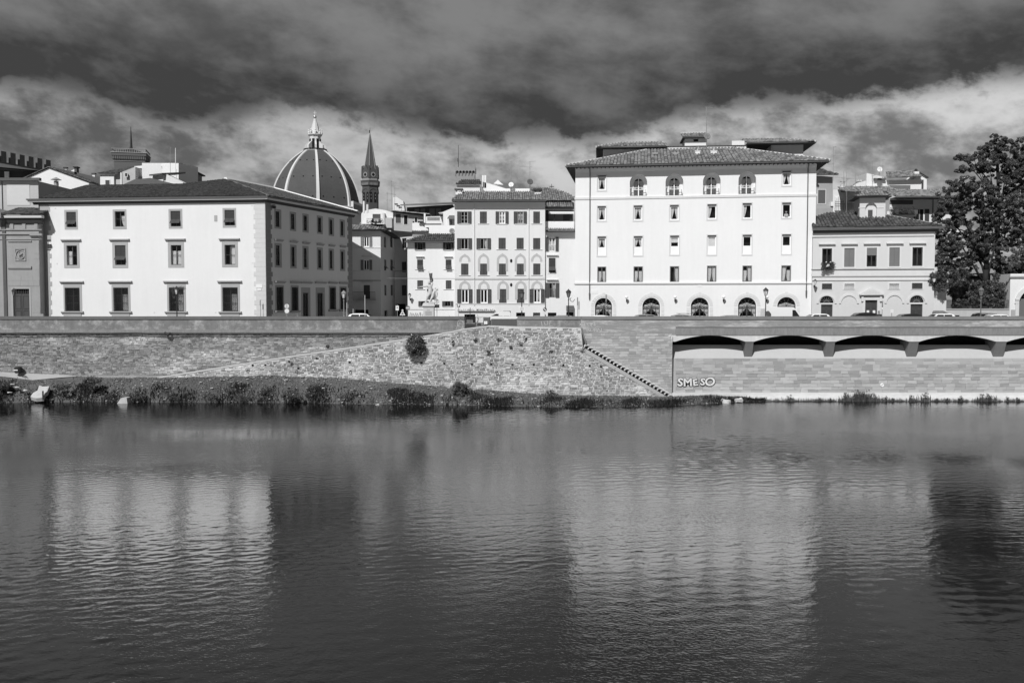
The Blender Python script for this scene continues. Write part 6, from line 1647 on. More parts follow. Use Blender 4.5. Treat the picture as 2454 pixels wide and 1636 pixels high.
# crenellated palace, its flank in shade
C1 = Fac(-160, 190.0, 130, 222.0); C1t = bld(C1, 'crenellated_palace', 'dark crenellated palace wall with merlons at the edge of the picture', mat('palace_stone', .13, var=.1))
zt = C1.z(394, 60) ; zt = (C1.z(389, 10) + C1.z(405, 125)) / 2 - .2
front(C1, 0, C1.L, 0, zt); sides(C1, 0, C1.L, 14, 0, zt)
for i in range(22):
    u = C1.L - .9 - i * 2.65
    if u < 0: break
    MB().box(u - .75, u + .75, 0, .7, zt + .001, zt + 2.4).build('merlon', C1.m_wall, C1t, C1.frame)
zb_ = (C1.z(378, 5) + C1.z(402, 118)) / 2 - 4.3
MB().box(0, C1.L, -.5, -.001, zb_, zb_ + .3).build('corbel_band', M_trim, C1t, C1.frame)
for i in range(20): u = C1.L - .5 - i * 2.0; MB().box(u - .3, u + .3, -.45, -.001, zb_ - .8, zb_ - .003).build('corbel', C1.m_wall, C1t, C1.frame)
# dark lean-to house before it
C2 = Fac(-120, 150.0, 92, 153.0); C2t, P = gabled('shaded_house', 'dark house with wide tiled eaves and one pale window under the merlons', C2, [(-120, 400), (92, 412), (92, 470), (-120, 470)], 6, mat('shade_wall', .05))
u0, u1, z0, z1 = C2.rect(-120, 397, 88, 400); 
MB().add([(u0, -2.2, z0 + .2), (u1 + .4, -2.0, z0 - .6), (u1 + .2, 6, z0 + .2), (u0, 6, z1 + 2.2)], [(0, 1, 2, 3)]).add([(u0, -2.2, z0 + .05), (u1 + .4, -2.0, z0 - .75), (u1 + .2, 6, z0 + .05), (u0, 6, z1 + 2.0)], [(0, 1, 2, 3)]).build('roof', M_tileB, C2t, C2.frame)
panel(C2, 12.5, 412, 23, 431, .4, M_pale, 'lit_window')
# white gabled house
C3 = Fac(30, 150.0, 214, 150.0); C3t, P = gabled('gabled_white_house', 'white gabled house above the palace roof with a tiled slope behind', C3, [(57, 430), (118, 403), (213, 437), (213, 475), (57, 475)], 9, M_white)
roof_on(C3, C3t, (118, 403), (215, 437.5), 16, M_tileB); roof_on(C3, C3t, (54, 431), (118, 402.7), 16, M_tileB)
C3b = Fac(140, 158.0, 245, 158.0); C3b.t = C3t; C3b.m_wall = M_sand
P = [C3b.uz(*a) for a in ((150, 405), (240, 427), (240, 460), (150, 460))]; MB().prism(P, 0, 5).build('rear_wing', M_tileB, C3t, C3b.frame)
c = MB(); u0, u1, z0, z1 = C3b.rect(178, 402, 184, 418); c.box(u0, u1, 0, .8, z0, z1); c.use(1); c.box(u0 - .15, u1 + .15, -.15, .95, z1, z1 + .2); c.use(2); P = [C3b.uz(*a) for a in ((165, 411.5), (178, 405), (178, 418))]; c.prism(P, .1, .6)
tag(c.build('chimney', [M_dkst, M_tileA, M_white], None, C3b.frame), 'dark chimney with a white buttress behind the gabled white house', 'chimney')
for x, y, lb in ((153, 404, 'higher'), (221, 418, 'lower')):
    c = MB(); u, z = C3b.uz(x, y); c.box(u - .22, u + .22, .5, .9, z - .6, z - .05); c.use(1); c.box(u - .35, u + .3, .4, 1.0, z + .1, z + .3)
    tag(c.build('chimney', [M_white, M_tileA], None, C3b.frame), lb + ' of two small capped chimneys on the slope behind the gabled house', 'chimney', 'small chimneys behind the gabled house')
c = MB(); p = at(135, 452, 131); c.lathe([(.32, 0), (.32, 1.0)], 10, p); c.lathe([(.06, 1.0), (.06, 1.25)], 6, p); c.lathe([(.75, 1.22), (.02, 1.6)], 10, p)
for a in range(4): c.tube(p + Vector((.25 * cos(a * pi / 2), .25 * sin(a * pi / 2), 1)), p + Vector((.25 * cos(a * pi / 2), .25 * sin(a * pi / 2), 1.3)), .03)
tag(c.build('chimney_cowl', M_metal), 'metal chimney cowl with a conical hood on the palace roof', 'chimney')
# complex of pale houses
C4 = Fac(236, 152.0, 325, 152.0); C4t, P = gabled('corner_white_house', 'small white house with dark window and hipped tile roof over the palace', C4, [(240, 419), (273, 419), (273, 455), (240, 455)], 6, M_white)
plainwin(C4, C4t, 253, 432, 263, 447, M_framed)
P = [C4.uz(a, b) for a, b in ((236, 418), (275, 417), (322, 399), (282, 402))]
tiled_slope(C4t, Vector((P[0][0], -.4, P[0][1] + .05)), (1, 0, 0), (.25, .9, .3), [(0, 0), (2.9, 0), (6.4, 6.5), (2, 6)], M_tileB, pitch=.32, frame=C4.frame)
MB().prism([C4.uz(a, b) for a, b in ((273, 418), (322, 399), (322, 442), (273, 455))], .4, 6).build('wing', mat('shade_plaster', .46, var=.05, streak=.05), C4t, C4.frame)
for x, y in ((300, 415), ): plainwin(C4, C4t, x, y, x + 5, y + 8)
MB().box(*C4.rect(287, 412, 290, 442)[:2], .25, .4, C4.z(442, 288), C4.z(412, 288)).build('pier', M_white, C4t, C4.frame)
C5 = Fac(320, 156.0, 430, 153.0); C5t, P = gabled('long_white_house', 'long white house with two tiny windows and an arched brick loggia end', C5, [(322, 398.5), (428, 391), (428, 455), (322, 455)], 5, M_white)
plainwin(C5, C5t, 335, 403, 338.5, 411); plainwin(C5, C5t, 384, 399, 388, 402.5)
C5b = Fac(427.5, 153.0, 485, 166.0); C5b.t, C5b.m_wall = C5t, mat('loggia_brick', .20, var=.1, scale=1.5)
P = [C5b.uz(a, b) for a, b in ((427.5, 391), (484, 420), (484, 455), (427.5, 455))]
mb = MB(); hol = []
for a, b, c, d in ((435, 445, 415, 440), (451, 460.5, 418, 442), (466, 474, 419, 440)):
    u0, u1, z0, z1 = C5b.rect(a, c, b, d); hol.append((u0, u1, z0, z1))
zmin = C5b.z(430, 455); 
n = 24
MB().prism(P, .5, 6).build('loggia_wall', M_pale, C5t, C5b.frame)
fw_ = MB(); grid_wall(fw_, 0, C5b.uz(484, 420)[0], C5b.z(455, 450), min(P[1][1], C5b.z(413, 440)), hol, 0)
for h in hol: arch_corners(fw_, h[0], h[1], h[3] - (h[1] - h[0]) / 2, h[3])
fw_.prism([(P[0][0], min(P[1][1], C5b.z(413, 440))), (P[1][0], min(P[1][1], C5b.z(413, 440))), P[1], P[0]], 0, .5)
for h in hol:
    for x in h[:2]: fw_.quad((x, 0, h[2]), (x, .5, h[2]), (x, .5, h[3]), (x, 0, h[3]))
fw_.build('brick_front', C5b.m_wall, C5t, C5b.frame)
pr_ = [C5b.uz(427.5, 390.3), C5b.uz(487, 420.8)]; MB().prism([pr_[0], pr_[1], (pr_[1][0], pr_[1][1] - .2), (pr_[0][0], pr_[0][1] - .2)], -.4, 6).build('roof_edge', M_soff, C5t, C5b.frame)
C6 = Fac(360, 143.0, 440, 143.0); C6t, P = gabled('rooftop_shed', 'little white rooftop shed with a crooked tiled lid before the long house', C6, [(365, 421), (391, 419), (391, 437), (436, 447), (436, 455), (365, 455)], 4, M_white)
P = [C6.uz(a, b) for a, b in ((361, 419.5), (391, 416), (426, 405), (400, 409))]; mb = MB(); 
mb.add([(P[0][0], -.6, P[0][1]), (P[1][0], -.6, P[1][1]), (P[2][0], 3.4, P[2][1]), (P[3][0], 3.4, P[3][1])] + [(P[i][0], (-.6, -.6, 3.4, 3.4)[i], P[i][1] - .22) for i in range(4)], [(0, 1, 2, 3), (4, 7, 6, 5), (0, 4, 5, 1), (1, 5, 6, 2), (2, 6, 7, 3)]); mb.build('roof', M_tileB, C6t, C6.frame)
MB().prism([C6.uz(a, b) for a, b in ((391, 419), (396, 416), (438, 437), (432, 447), (391, 437))], .2, 3).build('parapet', M_pale, C6t, C6.frame)
C7 = Fac(270, 139.0, 520, 139.0); C7t, P = gabled('rear_roofs', 'dull tiled roofs just behind the ridge of the palace', C7, [(280, 449), (322, 430), (360, 426.5), (440, 446), (485, 437), (505, 443), (520, 450), (520, 458), (280, 458)], 1.2, M_tileB)

def antenna(px, ytop, ybot, Y, bars, label, m=None, r=.03, grp='rooftop aerials'):
    """mast with yagi booms; bars: [(height fraction, half length, tilt)]"""
    a, b = at(px, ybot, Y), at(px, ytop, Y); k = Y / 130
    t = thing('tv_aerial', label, 'aerial', loc=a, group=grp)
    MB().tube(a - Vector((0, 0, .8)), b, r * k, r * k * .8, 5).build('mast', m or M_metal, t, Matrix())
    for f, hl, tilt in bars:
        c = a + (b - a) * f; mb = MB(); d = Vector((cos(tilt), .25, sin(tilt) * .5)).normalized()
        mb.tube(c - d * hl * .3, c + d * hl * 1.7, .018 * k, n=4)
        for i in range(6): q = c + d * hl * (-.3 + i * .38); mb.tube(q - Vector((0, .25, .18 * (1 - i * .08))), q + Vector((0, .25, .18 * (1 - i * .08))), .012 * k, n=4)
        mb.build('boom', m or M_metal, t, Matrix())
    return t
def dish(px, py, Y, rpx, m, label, to=(-.3, -1, .35), mast=1.2):
    c = at(px, py, Y); r = rpx * Y / FPX; t = thing('satellite_dish', label, 'dish', loc=c)
    q = Vector(to).to_track_quat('Z', 'Y').to_matrix().to_4x4(); fr_ = Matrix.Translation(c) @ q
    MB().lathe([(.02, .0), (r * .5, r * .07), (r, r * .28), (r * 1.02, r * .26), (r * .5, r * .03), (.02, -.04)], 20, cap=False).build('reflector', m, t, fr_, True)
    f = MB(); f.tube((0, -r * .9, r * .2), (0, -r * .2, r * 1.0), .025, n=4); f.box(-.05, .05, -r * .25, -r * .12, r * .92, r * 1.08); f.build('feed_arm', M_ironl, t, fr_)
    MB().tube(c - Vector((0, -.15, 0)), c - Vector((0, -.15, mast)), .04, n=5).build('mount', M_ironl, t, Matrix())
antenna(408, 353, 402, 150, [], 'thinner dark bare mast in front of the long white house', grp='bare masts by the long white house'); antenna(420.5, 355, 402, 150, [], 'thicker white bare mast in front of the long white house', M_frame, .05, grp='bare masts by the long white house')
antenna(136, 383, 403, 152, [(.2, .5, .3), (.55, .5, -.3), (.9, .5, .4)], 'stubby aerial on the gable of the white house beside the merlons')

# bell tower far behind
def octo(mb, r0, r1, z0, z1, c, n=8, rot=pi / 8): mb.lathe([(r0, z0), (r1, z1)], n, c, rot)
Yc = 450.0; k = Yc / FPX; c = at(321, HOR, Yc); c.z = STREET
t = thing('bell_tower', 'far square bell tower with corbelled gallery, low roof and tall spike', 'tower', loc=c)
w0 = 33 * k; M_bell = mat('bell_tower_marble', .12, var=.08, scale=.3); rotm = Matrix.Rotation(radians(14), 4, 'Z'); frb = WM[t] @ rotm
zf = lambda y: zz(y, Yc) - STREET
MB().box(-w0, w0, -w0, w0, 0, zf(392)).build('shaft', M_bell, t, frb)
w1 = 37 * k
for i in range(15):
    for f in range(4):
        x = -w0 + 2 * w0 * i / 14; MB().box(x - .55, x + .2, -w1, -w0 - .01, zf(387), zf(379)).build('corbel', M_bell, t, frb @ Matrix.Rotation(f * pi / 2, 4, 'Z')) if f in (0, 1, 3) else None
MB().box(-w1 + .5, w1 - .5, -w1 + .5, w1 - .5, zf(388), zf(379)).build('gallery_shade', M_soff, t, frb)
MB().box(-w1 - .2, w1 + .2, -w1 - .2, w1 + .2, zf(379), zf(372)).build('gallery', M_bell, t, frb)
MB().box(-w1 - .5, w1 + .5, -w1 - .5, w1 + .5, zf(372), zf(370.8)).build('cornice', mat('bell_pale', .4), t, frb)
mb = MB(); 
for f in range(4):
    mm = Matrix.Rotation(f * pi / 2, 3, 'Z')
    for i in range(16): x = -w1 + 2 * w1 * i / 15; p = mm @ Vector((x, -w1, 0)); mb.tube((p.x, p.y, zf(370.8)), (p.x, p.y, zf(363)), .16, n=4)
    a, b = mm @ Vector((-w1, -w1, zf(363))), mm @ Vector((w1, -w1, zf(363))); mb.tube(a, b, .25, n=4)
mb.build('balustrade', mat('bell_rail', .25), t, frb)
MB().lathe([(w1 * 1.25, zf(370)), (w1 * .16, zf(358.5)), (w1 * .10, zf(354)), (.2, zf(352))], 4, rot=pi / 4 + 0).build('roof', M_tileA, t, frb)
MB().tube((0, 0, zf(358)), (0, 0, zf(304)), .75, .12, 6).build('spike', M_iron, t, frb)
for y in (391, 388.5): MB().box(-w0 - .3, w0 + .3, -w0 - .3, w0 + .3, zf(y + .6), zf(y - .3)).build('band', mat('bell_pale', .4), t, frb)

# cathedral dome
Yd = 600.0; k = Yd / FPX; c = at(759, HOR, Yd); c.z = STREET
t = thing('cathedral_dome', 'great ribbed brick dome with white marble lantern and gilt ball', 'dome', loc=c)
zf = lambda y: zz(y, Yd) - STREET
M_brick = mat('dome_tile', .085, var=.12, scale=.12, var2=.12, scale2=.8, streak=.0, bump=.05, bscale=2)
M_marb = mat('white_marble', .60, var=.06, scale=.3, var2=.05)
Rb, Rt, zb, ztp = 103 * k, 28 * k, zf(500), zf(363); 
def dome_r(f): # pointed-fifth profile
    a = f * 1.055
    return (Rb * 1.02 - Rb * 1.72 * (1 - cos(a)) / (1 - cos(1.055)) * (1 - Rt / Rb) / 1.72) if False else None
# circular arc through (Rb, zb) vertical tangent and (Rt, ztp)
hgt = ztp - zb; dxr = Rb - Rt; rad = (hgt ** 2 + dxr ** 2) / (2 * dxr)
def dpt(f): 
    am = math.asin(min(1, hgt / rad)); a = am * f
    return (Rb - rad * (1 - cos(a)), zb + rad * sin(a))
rot0 = radians(-90 + 15)
prof = [dpt(i / 16) for i in range(17)]
verts = [(Rb, 0)] 
for s in range(8):
    a0, a1 = rot0 + s * pi / 4, rot0 + (s + 1) * pi / 4; mb = MB()
    for i in range(17):
        r, z = prof[i]; mb.v += [(r * cos(a0), r * sin(a0), z), (r * cos(a1), r * sin(a1), z)]
    for i in range(16): mb.f.append((2 * i, 2 * i + 1, 2 * i + 3, 2 * i + 2)); mb.mi.append(0)
    sg = mb.build('dome_segment', M_brick, t)
    am = (a0 + a1) / 2; ap = cos(pi / 8)
    for row in (.12, .42, .72):
        r, z = dpt(row); r *= ap
        for o in (-.45, 0, .45):
            x = o * r * .62; p = Vector((r * cos(am) - x * sin(am), r * sin(am) + x * cos(am), z)); n_ = Vector((cos(am), sin(am), 0))
            MB().box(-.35, .35, -.12, .4, -.45, .45).build('round_hole', M_in, sg, WM[t] @ Matrix.Translation(p) @ Matrix.Rotation(am + pi / 2, 4, 'Z')) if n_.y < .3 else None
    rb = MB(); L_ = []
    for i in range(17):
        r, z = prof[i]; wd = 1.15 - .45 * i / 16; e = Vector((-sin(a0), cos(a0), 0)); n_ = Vector((cos(a0), sin(a0), 0)); q = Vector((0, 0, z)) + n_ * (r + .55)
        rb.v += [tuple(q - e * wd - n_ * .9), tuple(q - e * wd * .8), tuple(q + e * wd * .8), tuple(q + e * wd - n_ * .9)]
    for i in range(16):
        for j in range(3): rb.f.append((4 * i + j, 4 * i + j + 1, 4 * i + j + 5, 4 * i + j + 4)); rb.mi.append(0)
    rb.build('rib', M_marb, t)
MB().lathe([(Rb + 1, 0), (Rb + 1, zf(512))], 8, rot=rot0).build('drum', M_marb, t)
MB().lathe([(Rb + 1.2, zf(512)), (Rb + 1.4, zf(503)), (Rb + 3, zf(503)), (Rb + 3, zf(500.5)), (Rb + .5, zf(500))], 8, rot=rot0).build('drum_cornice', M_marb, t)
zg0, zg1 = zf(512), zf(488)
gal = MB(); 
a0, a1 = rot0 + 2 * pi / 4 * 0 + pi / 4 * 2, rot0 + pi / 4 * 3
for s in (1, 2):
    a0, a1 = rot0 + s * pi / 4, rot0 + (s + 1) * pi / 4; p0, p1 = Vector((cos(a0), sin(a0), 0)) * (Rb + 3.2), Vector((cos(a1), sin(a1), 0)) * (Rb + 3.2)
    g = MB(); g.add([p0 + Vector((0, 0, zg0)), p1 + Vector((0, 0, zg0)), p1 + Vector((0, 0, zg1)), p0 + Vector((0, 0, zg1)), p0 * .94 + Vector((0, 0, zg0)), p1 * .94 + Vector((0, 0, zg0)), p1 * .94 + Vector((0, 0, zg1)), p0 * .94 + Vector((0, 0, zg1))], [(0, 1, 2, 3), (4, 7, 6, 5), (3, 2, 6, 7), (0, 3, 7, 4), (1, 5, 6, 2)])
    g.use(1); n = 12
    for i in range(n):
        f = (i + .5) / n; q = p0 + (p1 - p0) * f; e = (p1 - p0).normalized(); nn = Vector((q.x, q.y, 0)).normalized()
        b_ = [q - e * .55 + nn * .05 + Vector((0, 0, zg0 + 1.2)), q + e * .55 + nn * .05 + Vector((0, 0, zg0 + 1.2)), q + e * .55 + nn * .05 + Vector((0, 0, zg1 - 1.6)), q - e * .55 + nn * .05 + Vector((0, 0, zg1 - 1.6))]
        g.add(b_ + [v - nn * .5 for v in b_], [(0, 1, 2, 3), (0, 4, 5, 1), (1, 5, 6, 2), (2, 6, 7, 3)])
    g.build('gallery', [M_marb, M_in], t)
# lantern
l = MB(); l.lathe([(29 * k, zf(364)), (30 * k, zf(362)), (27 * k, zf(362))], 8, rot=rot0).build('eye_ring', M_marb, t)
pl = MB()
for i in range(30): a = 2 * pi * i / 30; pl.tube((26.5 * k * cos(a), 26.5 * k * sin(a), zf(362)), (26.5 * k * cos(a), 26.5 * k * sin(a), zf(358.5)), .35, n=4)
pl.lathe([(26.9 * k, zf(359)), (26.9 * k, zf(358.3)), (26.2 * k, zf(358.3))], 24); pl.build('platform_railing', M_iron, t)
rl = 13.5 * k
MB().lathe([(rl, zf(363)), (rl, zf(327)), (rl * 1.12, zf(326.5)), (rl * 1.3, zf(324.5)), (rl * 1.3, zf(323)), (rl * .9, zf(322.6))], 8, rot=rot0 + pi / 8).build('lantern_body', M_marb, t)
for s in range(8):
    a = rot0 + s * pi / 4; e = Vector((cos(a), sin(a), 0)); am = a + pi / 8
    fr_ = WM[t] @ Matrix.Rotation(a, 4, 'Z')
    MB().prism([(rl * .9, zf(363)), (rl * 1.85, zf(363)), (rl * 1.85, zf(350)), (rl * 1.6, zf(347)), (rl * 1.15, zf(341)), (rl * .9, zf(340))], -.55, .55).build('buttress', M_marb, t, fr_)
    fw2 = WM[t] @ Matrix.Rotation(a, 4, 'Z')
    MB().box(rl * .9, rl * 1.01, -.75, .75, zf(360), zf(334)).build('lantern_window', M_in, t, WM[t] @ Matrix.Rotation(am - pi / 8 + pi / 8, 4, 'Z'))
    p = e * rl * 1.12; MB().lathe([(.55, zf(322.6)), (.75, zf(318)), (.3, zf(315)), (.55, zf(313)), (.1, zf(310.5))], 6, (p.x, p.y, 0)).build('pinnacle', M_marb, t)
MB().lathe([(rl * .95, zf(322.6)), (rl * .8, zf(315)), (rl * .55, zf(302)), (rl * .32, zf(291)), (.9, zf(285))], 8, rot=rot0).build('lantern_cone', M_marb, t)
MB().ball((0, 0, zf(280.5)), 3.8 * k, 12, 8).build('gilt_ball', mat('gilt_metal', .5, rough=.25, var=.03, metal=.6), t, None, True)
c_ = MB(); c_.tube((0, 0, zf(277)), (0, 0, zf(266)), .3, .2, 6); c_.box(-1.1, 1.1, -.15, .15, zf(270.5), zf(269.5)); c_.build('cross', M_marb, t)

# brick campanile with pointed spire
Yb = 350.0; k = Yb / FPX; c = at(889.5, HOR, Yb); c.z = STREET; zf = lambda y: zz(y, Yb) - STREET
t = thing('hexagonal_campanile', 'slender hexagonal brick campanile with a pointed spire and paired windows', 'tower', loc=c)
M_cam = mat('campanile_brick', .08, var=.08, scale=.4); M_camp = mat('campanile_pale', .26, var=.06)
rr = 20.5 * k; rt = radians(-90 + 30 + 30)
MB().lathe([(rr, 0), (rr, zf(448))], 6, rot=rt).build('shaft', M_cam, t)
MB().lathe([(rr, zf(448)), (rr * 1.15, zf(446)), (rr * 1.18, zf(436)), (rr * 1.22, zf(435)), (rr * 1.0, zf(434))], 6, rot=rt).build('gallery', M_cam, t)
MB().lathe([(rr * 1.0, zf(434)), (rr * 1.0, zf(428)), (rr * .98, zf(428))], 6, rot=rt).build('pale_band', M_camp, t)
MB().lathe([(rr * .98, zf(428)), (rr * .98, zf(414))], 6, rot=rt).build('gable_storey', M_cam, t)
ap = rr * cos(pi / 6)
for s in range(6):
    a = rt + pi / 6 + s * pi / 3; n_ = Vector((cos(a), sin(a), 0))
    if n_.y > .5: continue
    fr_ = WM[t] @ Matrix.Rotation(a + pi / 2, 4, 'Z'); hw = rr * .46
    MB().prism([(-hw, zf(428)), (hw, zf(428)), (hw * .95, zf(414)), (0, zf(397)), (-hw * .95, zf(414))], -ap - .12, -ap * .7).build('gable', M_cam, t, fr_)
    z = zf(420.5); MB().prism(arc(0, z, .95, 0, 2 * pi, 14)[:-1], -ap - .22, -ap - .1).build('rose_rim', M_camp, t, fr_)
    q = MB()
    for dx_, dz_ in ((.3, 0), (-.3, 0), (0, .3), (0, -.3)): q.prism(arc(dx_, z + dz_, .3, 0, 2 * pi, 8)[:-1], -ap - .27, -ap - .2)
    q.build('quatrefoil', M_in, t, fr_)
    for x in (-.85, .85):
        w = MB(); w.prism([(x - .5, zf(487)), (x + .5, zf(487)), (x + .5, zf(465))] + arc(x, zf(465), .5, 0, pi, 6)[1:], -ap - .03, -ap + .5); w.build('bell_window', M_in, t, fr_)
        m_ = MB()
        for zc_ in (zf(469), zf(477)): m_.box(x - .08, x + .08, -ap - .08, -ap - .02, zc_ - .3, zc_ + .3)
        m_.build('colonnette', M_camp, t, fr_)
    MB().band(arc(0, zf(464), 1.75, pi, 0, 10), arc(0, zf(464), 1.5, pi, 0, 10), -ap - .15, -ap).build('window_hood', M_camp if False else M_cam, t, fr_)
    for i in range(6):
        x = -rr * .5 + rr * (i + .5) / 6; MB().box(x - .12, x + .12, -ap * 1.17, -ap * 1.0, zf(445.5), zf(440)).build('corbel', M_camp, t, fr_)
for s in range(6):
    a = rt + s * pi / 3; p = Vector((cos(a), sin(a), 0)) * rr * .97; MB().tube((p.x, p.y, zf(428)), (p.x, p.y, zf(400)), .45, .35, 5).build('corner_pinnacle', M_cam, t)
MB().lathe([(rr * .80, zf(414)), (rr * .42, zf(370)), (rr * .12, zf(332)), (.06, zf(318))], 6, rot=rt).build('spire', M_cam, t)
for s in range(6):
    a = rt + s * pi / 3; e = Vector((cos(a), sin(a), 0))
    MB().tube(e * rr * .80 + Vector((0, 0, zf(414))), e * .2 + Vector((0, 0, zf(322))), .16, .08, 4).build('spire_rib', M_camp, t, None)
v = MB(); v.tube((0, 0, zf(320)), (0, 0, zf(306)), .07, n=4); v.box(-.35, .05, -.05, .05, zf(319), zf(312)); v.build('weathervane', M_iron, t)

# small crenellated tower
Yt = 260.0; k = Yt / FPX; Fm = Fac(1092, Yt, 1140, Yt); Tt = bld(Fm, 'crenellated_tower', 'small pale crenellated tower with a flagpole behind the gallery house', mat('tower_stone', .28, var=.1, scale=1), 'tower')
u0, u1 = Fm.u(1096), Fm.u(1138)
MB().box(u0, u1, 0, 5, 0, Fm.z(412, 1116)).build('shaft', Fm.m_wall, Tt, Fm.frame); a0, a1 = Fm.u(1092), Fm.u(1140)
MB().box(a0, a1, -.5, 5.5, Fm.z(411, 1116), Fm.z(401, 1116)).build('parapet', Fm.m_wall, Tt, Fm.frame)
for i in range(4):
    x = a0 + .4 + (a1 - a0 - .8) * i / 3
    for y in (-.5, 5.0): MB().box(x - .42, x + .42, y, y + .5, Fm.z(401, 1116), Fm.z(395, 1116)).build('merlon', Fm.m_wall, Tt, Fm.frame)
for i in range(7):
    x = a0 + .1 + (a1 - a0 - .2) * i / 6; MB().profile([(-.5, Fm.z(411, 1116)), (0, Fm.z(411, 1116)), (0, Fm.z(422, 1116)), (-.15, Fm.z(420, 1116))], x - .13, x + .13).build('corbel', Fm.m_wall, Tt, Fm.frame)
for i in range(6):
    x = a0 + .1 + (a1 - a0 - .2) * (i + .5) / 6; MB().band(arc(x, Fm.z(413, 1116), .36, pi, 0, 8, .4), [(q[0], Fm.z(411, 1116)) for q in arc(x, 0, .36, pi, 0, 8)], -.5, -.1).build('machicolation', Fm.m_wall, Tt, Fm.frame)
fp = thing('flagpole', 'tall flagpole with a furled flag on the crenellated tower', 'flagpole', loc=at(1098.5, 401, Yt))
MB().tube(at(1098.5, 401, Yt), at(1098.5, 348, Yt), .10, .05, 5).build('pole', M_iron, fp, Matrix()); a = at(1097.5, 380, Yt); MB().box(a.x - .18, a.x + .1, Yt - .1, Yt + .1, a.z - .9, a.z + .1).build('flag', M_dkst, fp, Matrix())
antenna(1136.7, 378, 396, Yt, [], 'thin bare rod on the crenellated tower')

# rooftops between the palace and the gallery house
def rooftop(px0, px1, Y, pts, D, m, name, label): 
    F = Fac(px0, Y, px1, Y); t, P = gabled(name, label, F, pts, D, m); return F, t
F, t = rooftop(868, 946, 156, [(869, 508), (880, 503), (900, 500), (925, 504), (942, 510), (942, 545), (866, 545), (866, 512)], 6, M_white, 'rooftop_terrace_house', 'white rounded rooftop house with a planted terrace above the alley')
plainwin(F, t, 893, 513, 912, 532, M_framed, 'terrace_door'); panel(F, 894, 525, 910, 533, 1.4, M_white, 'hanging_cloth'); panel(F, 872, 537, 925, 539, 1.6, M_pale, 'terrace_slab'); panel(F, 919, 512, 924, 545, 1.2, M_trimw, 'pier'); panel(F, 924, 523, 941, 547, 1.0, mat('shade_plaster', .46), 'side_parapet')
r = MB(); u0, u1, z0, z1 = F.rect(882, 526, 919, 537)
for i in range(16): x = u0 + (u1 - u0) * i / 15; r.tube((x, -1.5, z0), (x, -1.5, z1), .02, n=4)
r.box(u0, u1, -1.52, -1.48, z1, z1 + .05); r.build('railing', M_ironl, t, F.frame)
cr = leaf_cloud([(F.frame @ Vector((R(u0, u1), -1.3, z0 + R(.0, .5))), .3) for _ in range(16)], 60, .07); plant('terrace_plants', 'leafy potted plants along the railing of the rooftop terrace', 'plants', F.frame @ Vector((u0, -1.3, z0)), cr, M_leafm, None, cname='leaves')
tiled_slope(t, Vector((F.u(862), -1.5, F.z(549, 880))), (1, 0, 0), (0, .9, .42), [(0, 0), (4.6, 0), (3.8, 2.2), (0, 2.6)], M_tileC, pitch=.4, frame=F.frame)
F, t = rooftop(942, 1000, 154, [(944, 509), (1014, 517), (1014, 530), (989, 530), (989, 556), (944, 552)], 5, mat('grey_render', .42, var=.05), 'rooftop_loggia_house', 'grey rooftop house with two tall openings and a tiled roof above the alley')
plainwin(F, t, 948, 513, 961, 535, M_framed, 'opening'); plainwin(F, t, 968, 516, 977, 538, M_in, 'opening'); plainwin(F, t, 994, 521, 1000, 533, M_in)
roof_on(F, t, (940, 508.5), (1017, 515.5), 4, M_tileC, .1, .9)
for k_ in range(3):
    u0, u1, z0, z1 = F.rect(943 - k_ * 0 + k_ * 5, 489 + k_ * 4, 947.5 + k_ * 5, 503 + k_ * 2); c = MB(); c.box(u0, u1, 2, 2.6, z0 - 1.2, z1); c.use(1); c.box(u0 - .1, u1 + .1, 1.9, 2.7, z1 + .15, z1 + .3); c.use(0); c.box(u0 + .05, u0 + .1, 2, 2.5, z1, z1 + .2)
    tag(c.build('chimney', [M_white, M_tileA], None, F.frame), ORD[k_] + ' white capped chimney counted from the campanile on the loggia house', 'chimney', 'three chimneys on the loggia house')
F, t = rooftop(966, 1094, 170, [(975, 497), (1085, 490), (1085, 545), (975, 545)], 7, mat('altana_wall', .10, var=.08), 'altana_house', 'dark glazed rooftop gallery under a wide tiled roof')
u0, u1, z0, z1 = F.rect(964, 490, 1092, 495); za, zb = F.z(494, 966), F.z(488, 1085)
MB().add([(u0, -3, za), (u1, -3, zb), (u1 + .3, 7, zb + 1.0), (u0 + 2, 7, za + 1.2)] + [(u0, -3, za - .25), (u1, -3, zb - .25), (u1 + .3, 7, zb + .7), (u0 + 2, 7, za + .9)], [(0, 1, 2, 3), (4, 7, 6, 5), (0, 4, 5, 1), (1, 5, 6, 2), (0, 3, 7, 4)]).build('roof', M_tileC, t, F.frame)
for x in (992, 1006, 1020, 1027, 1043, 1058): panel(F, x, 499, x + 1.2, 520, .06, M_framed, 'mullion')
for a, b in ((993.5, 1005), (1008, 1019), (1029, 1042), (1044.5, 1057)): panel(F, a, 500, b, 521, .02, M_signg, 'pane')
F, t = rooftop(1016, 1064, 150, [(1018, 519), (1061, 518), (1061, 545), (1018, 545)], 1.5, M_pale, 'balustrade_terrace', 'pale terrace wall with a pierced balustrade under the glazed gallery')
u0, u1, z0, z1 = F.rect(1024, 520.5, 1054, 528.5); g = MB()
for i in range(12):
    for j in range(3): x = u0 + (u1 - u0) * (i + .5) / 12; z = z0 + (z1 - z0) * (j + .5) / 3; g.box(x - .06, x + .06, -.02, .1, z - .1, z + .1)
g.build('piercing', M_dkst, t, F.frame); panel(F, 1016, 511, 1020, 534, .15, M_white, 'pier')
F, t = rooftop(1050, 1094, 148, [(1050, 509.5), (1060, 508.5), (1088, 497), (1092, 497), (1092, 545), (1062, 545), (1062, 511)], 3, M_white, 'white_stair_house', 'white rooftop stair house with a sloping top beside the gallery house')
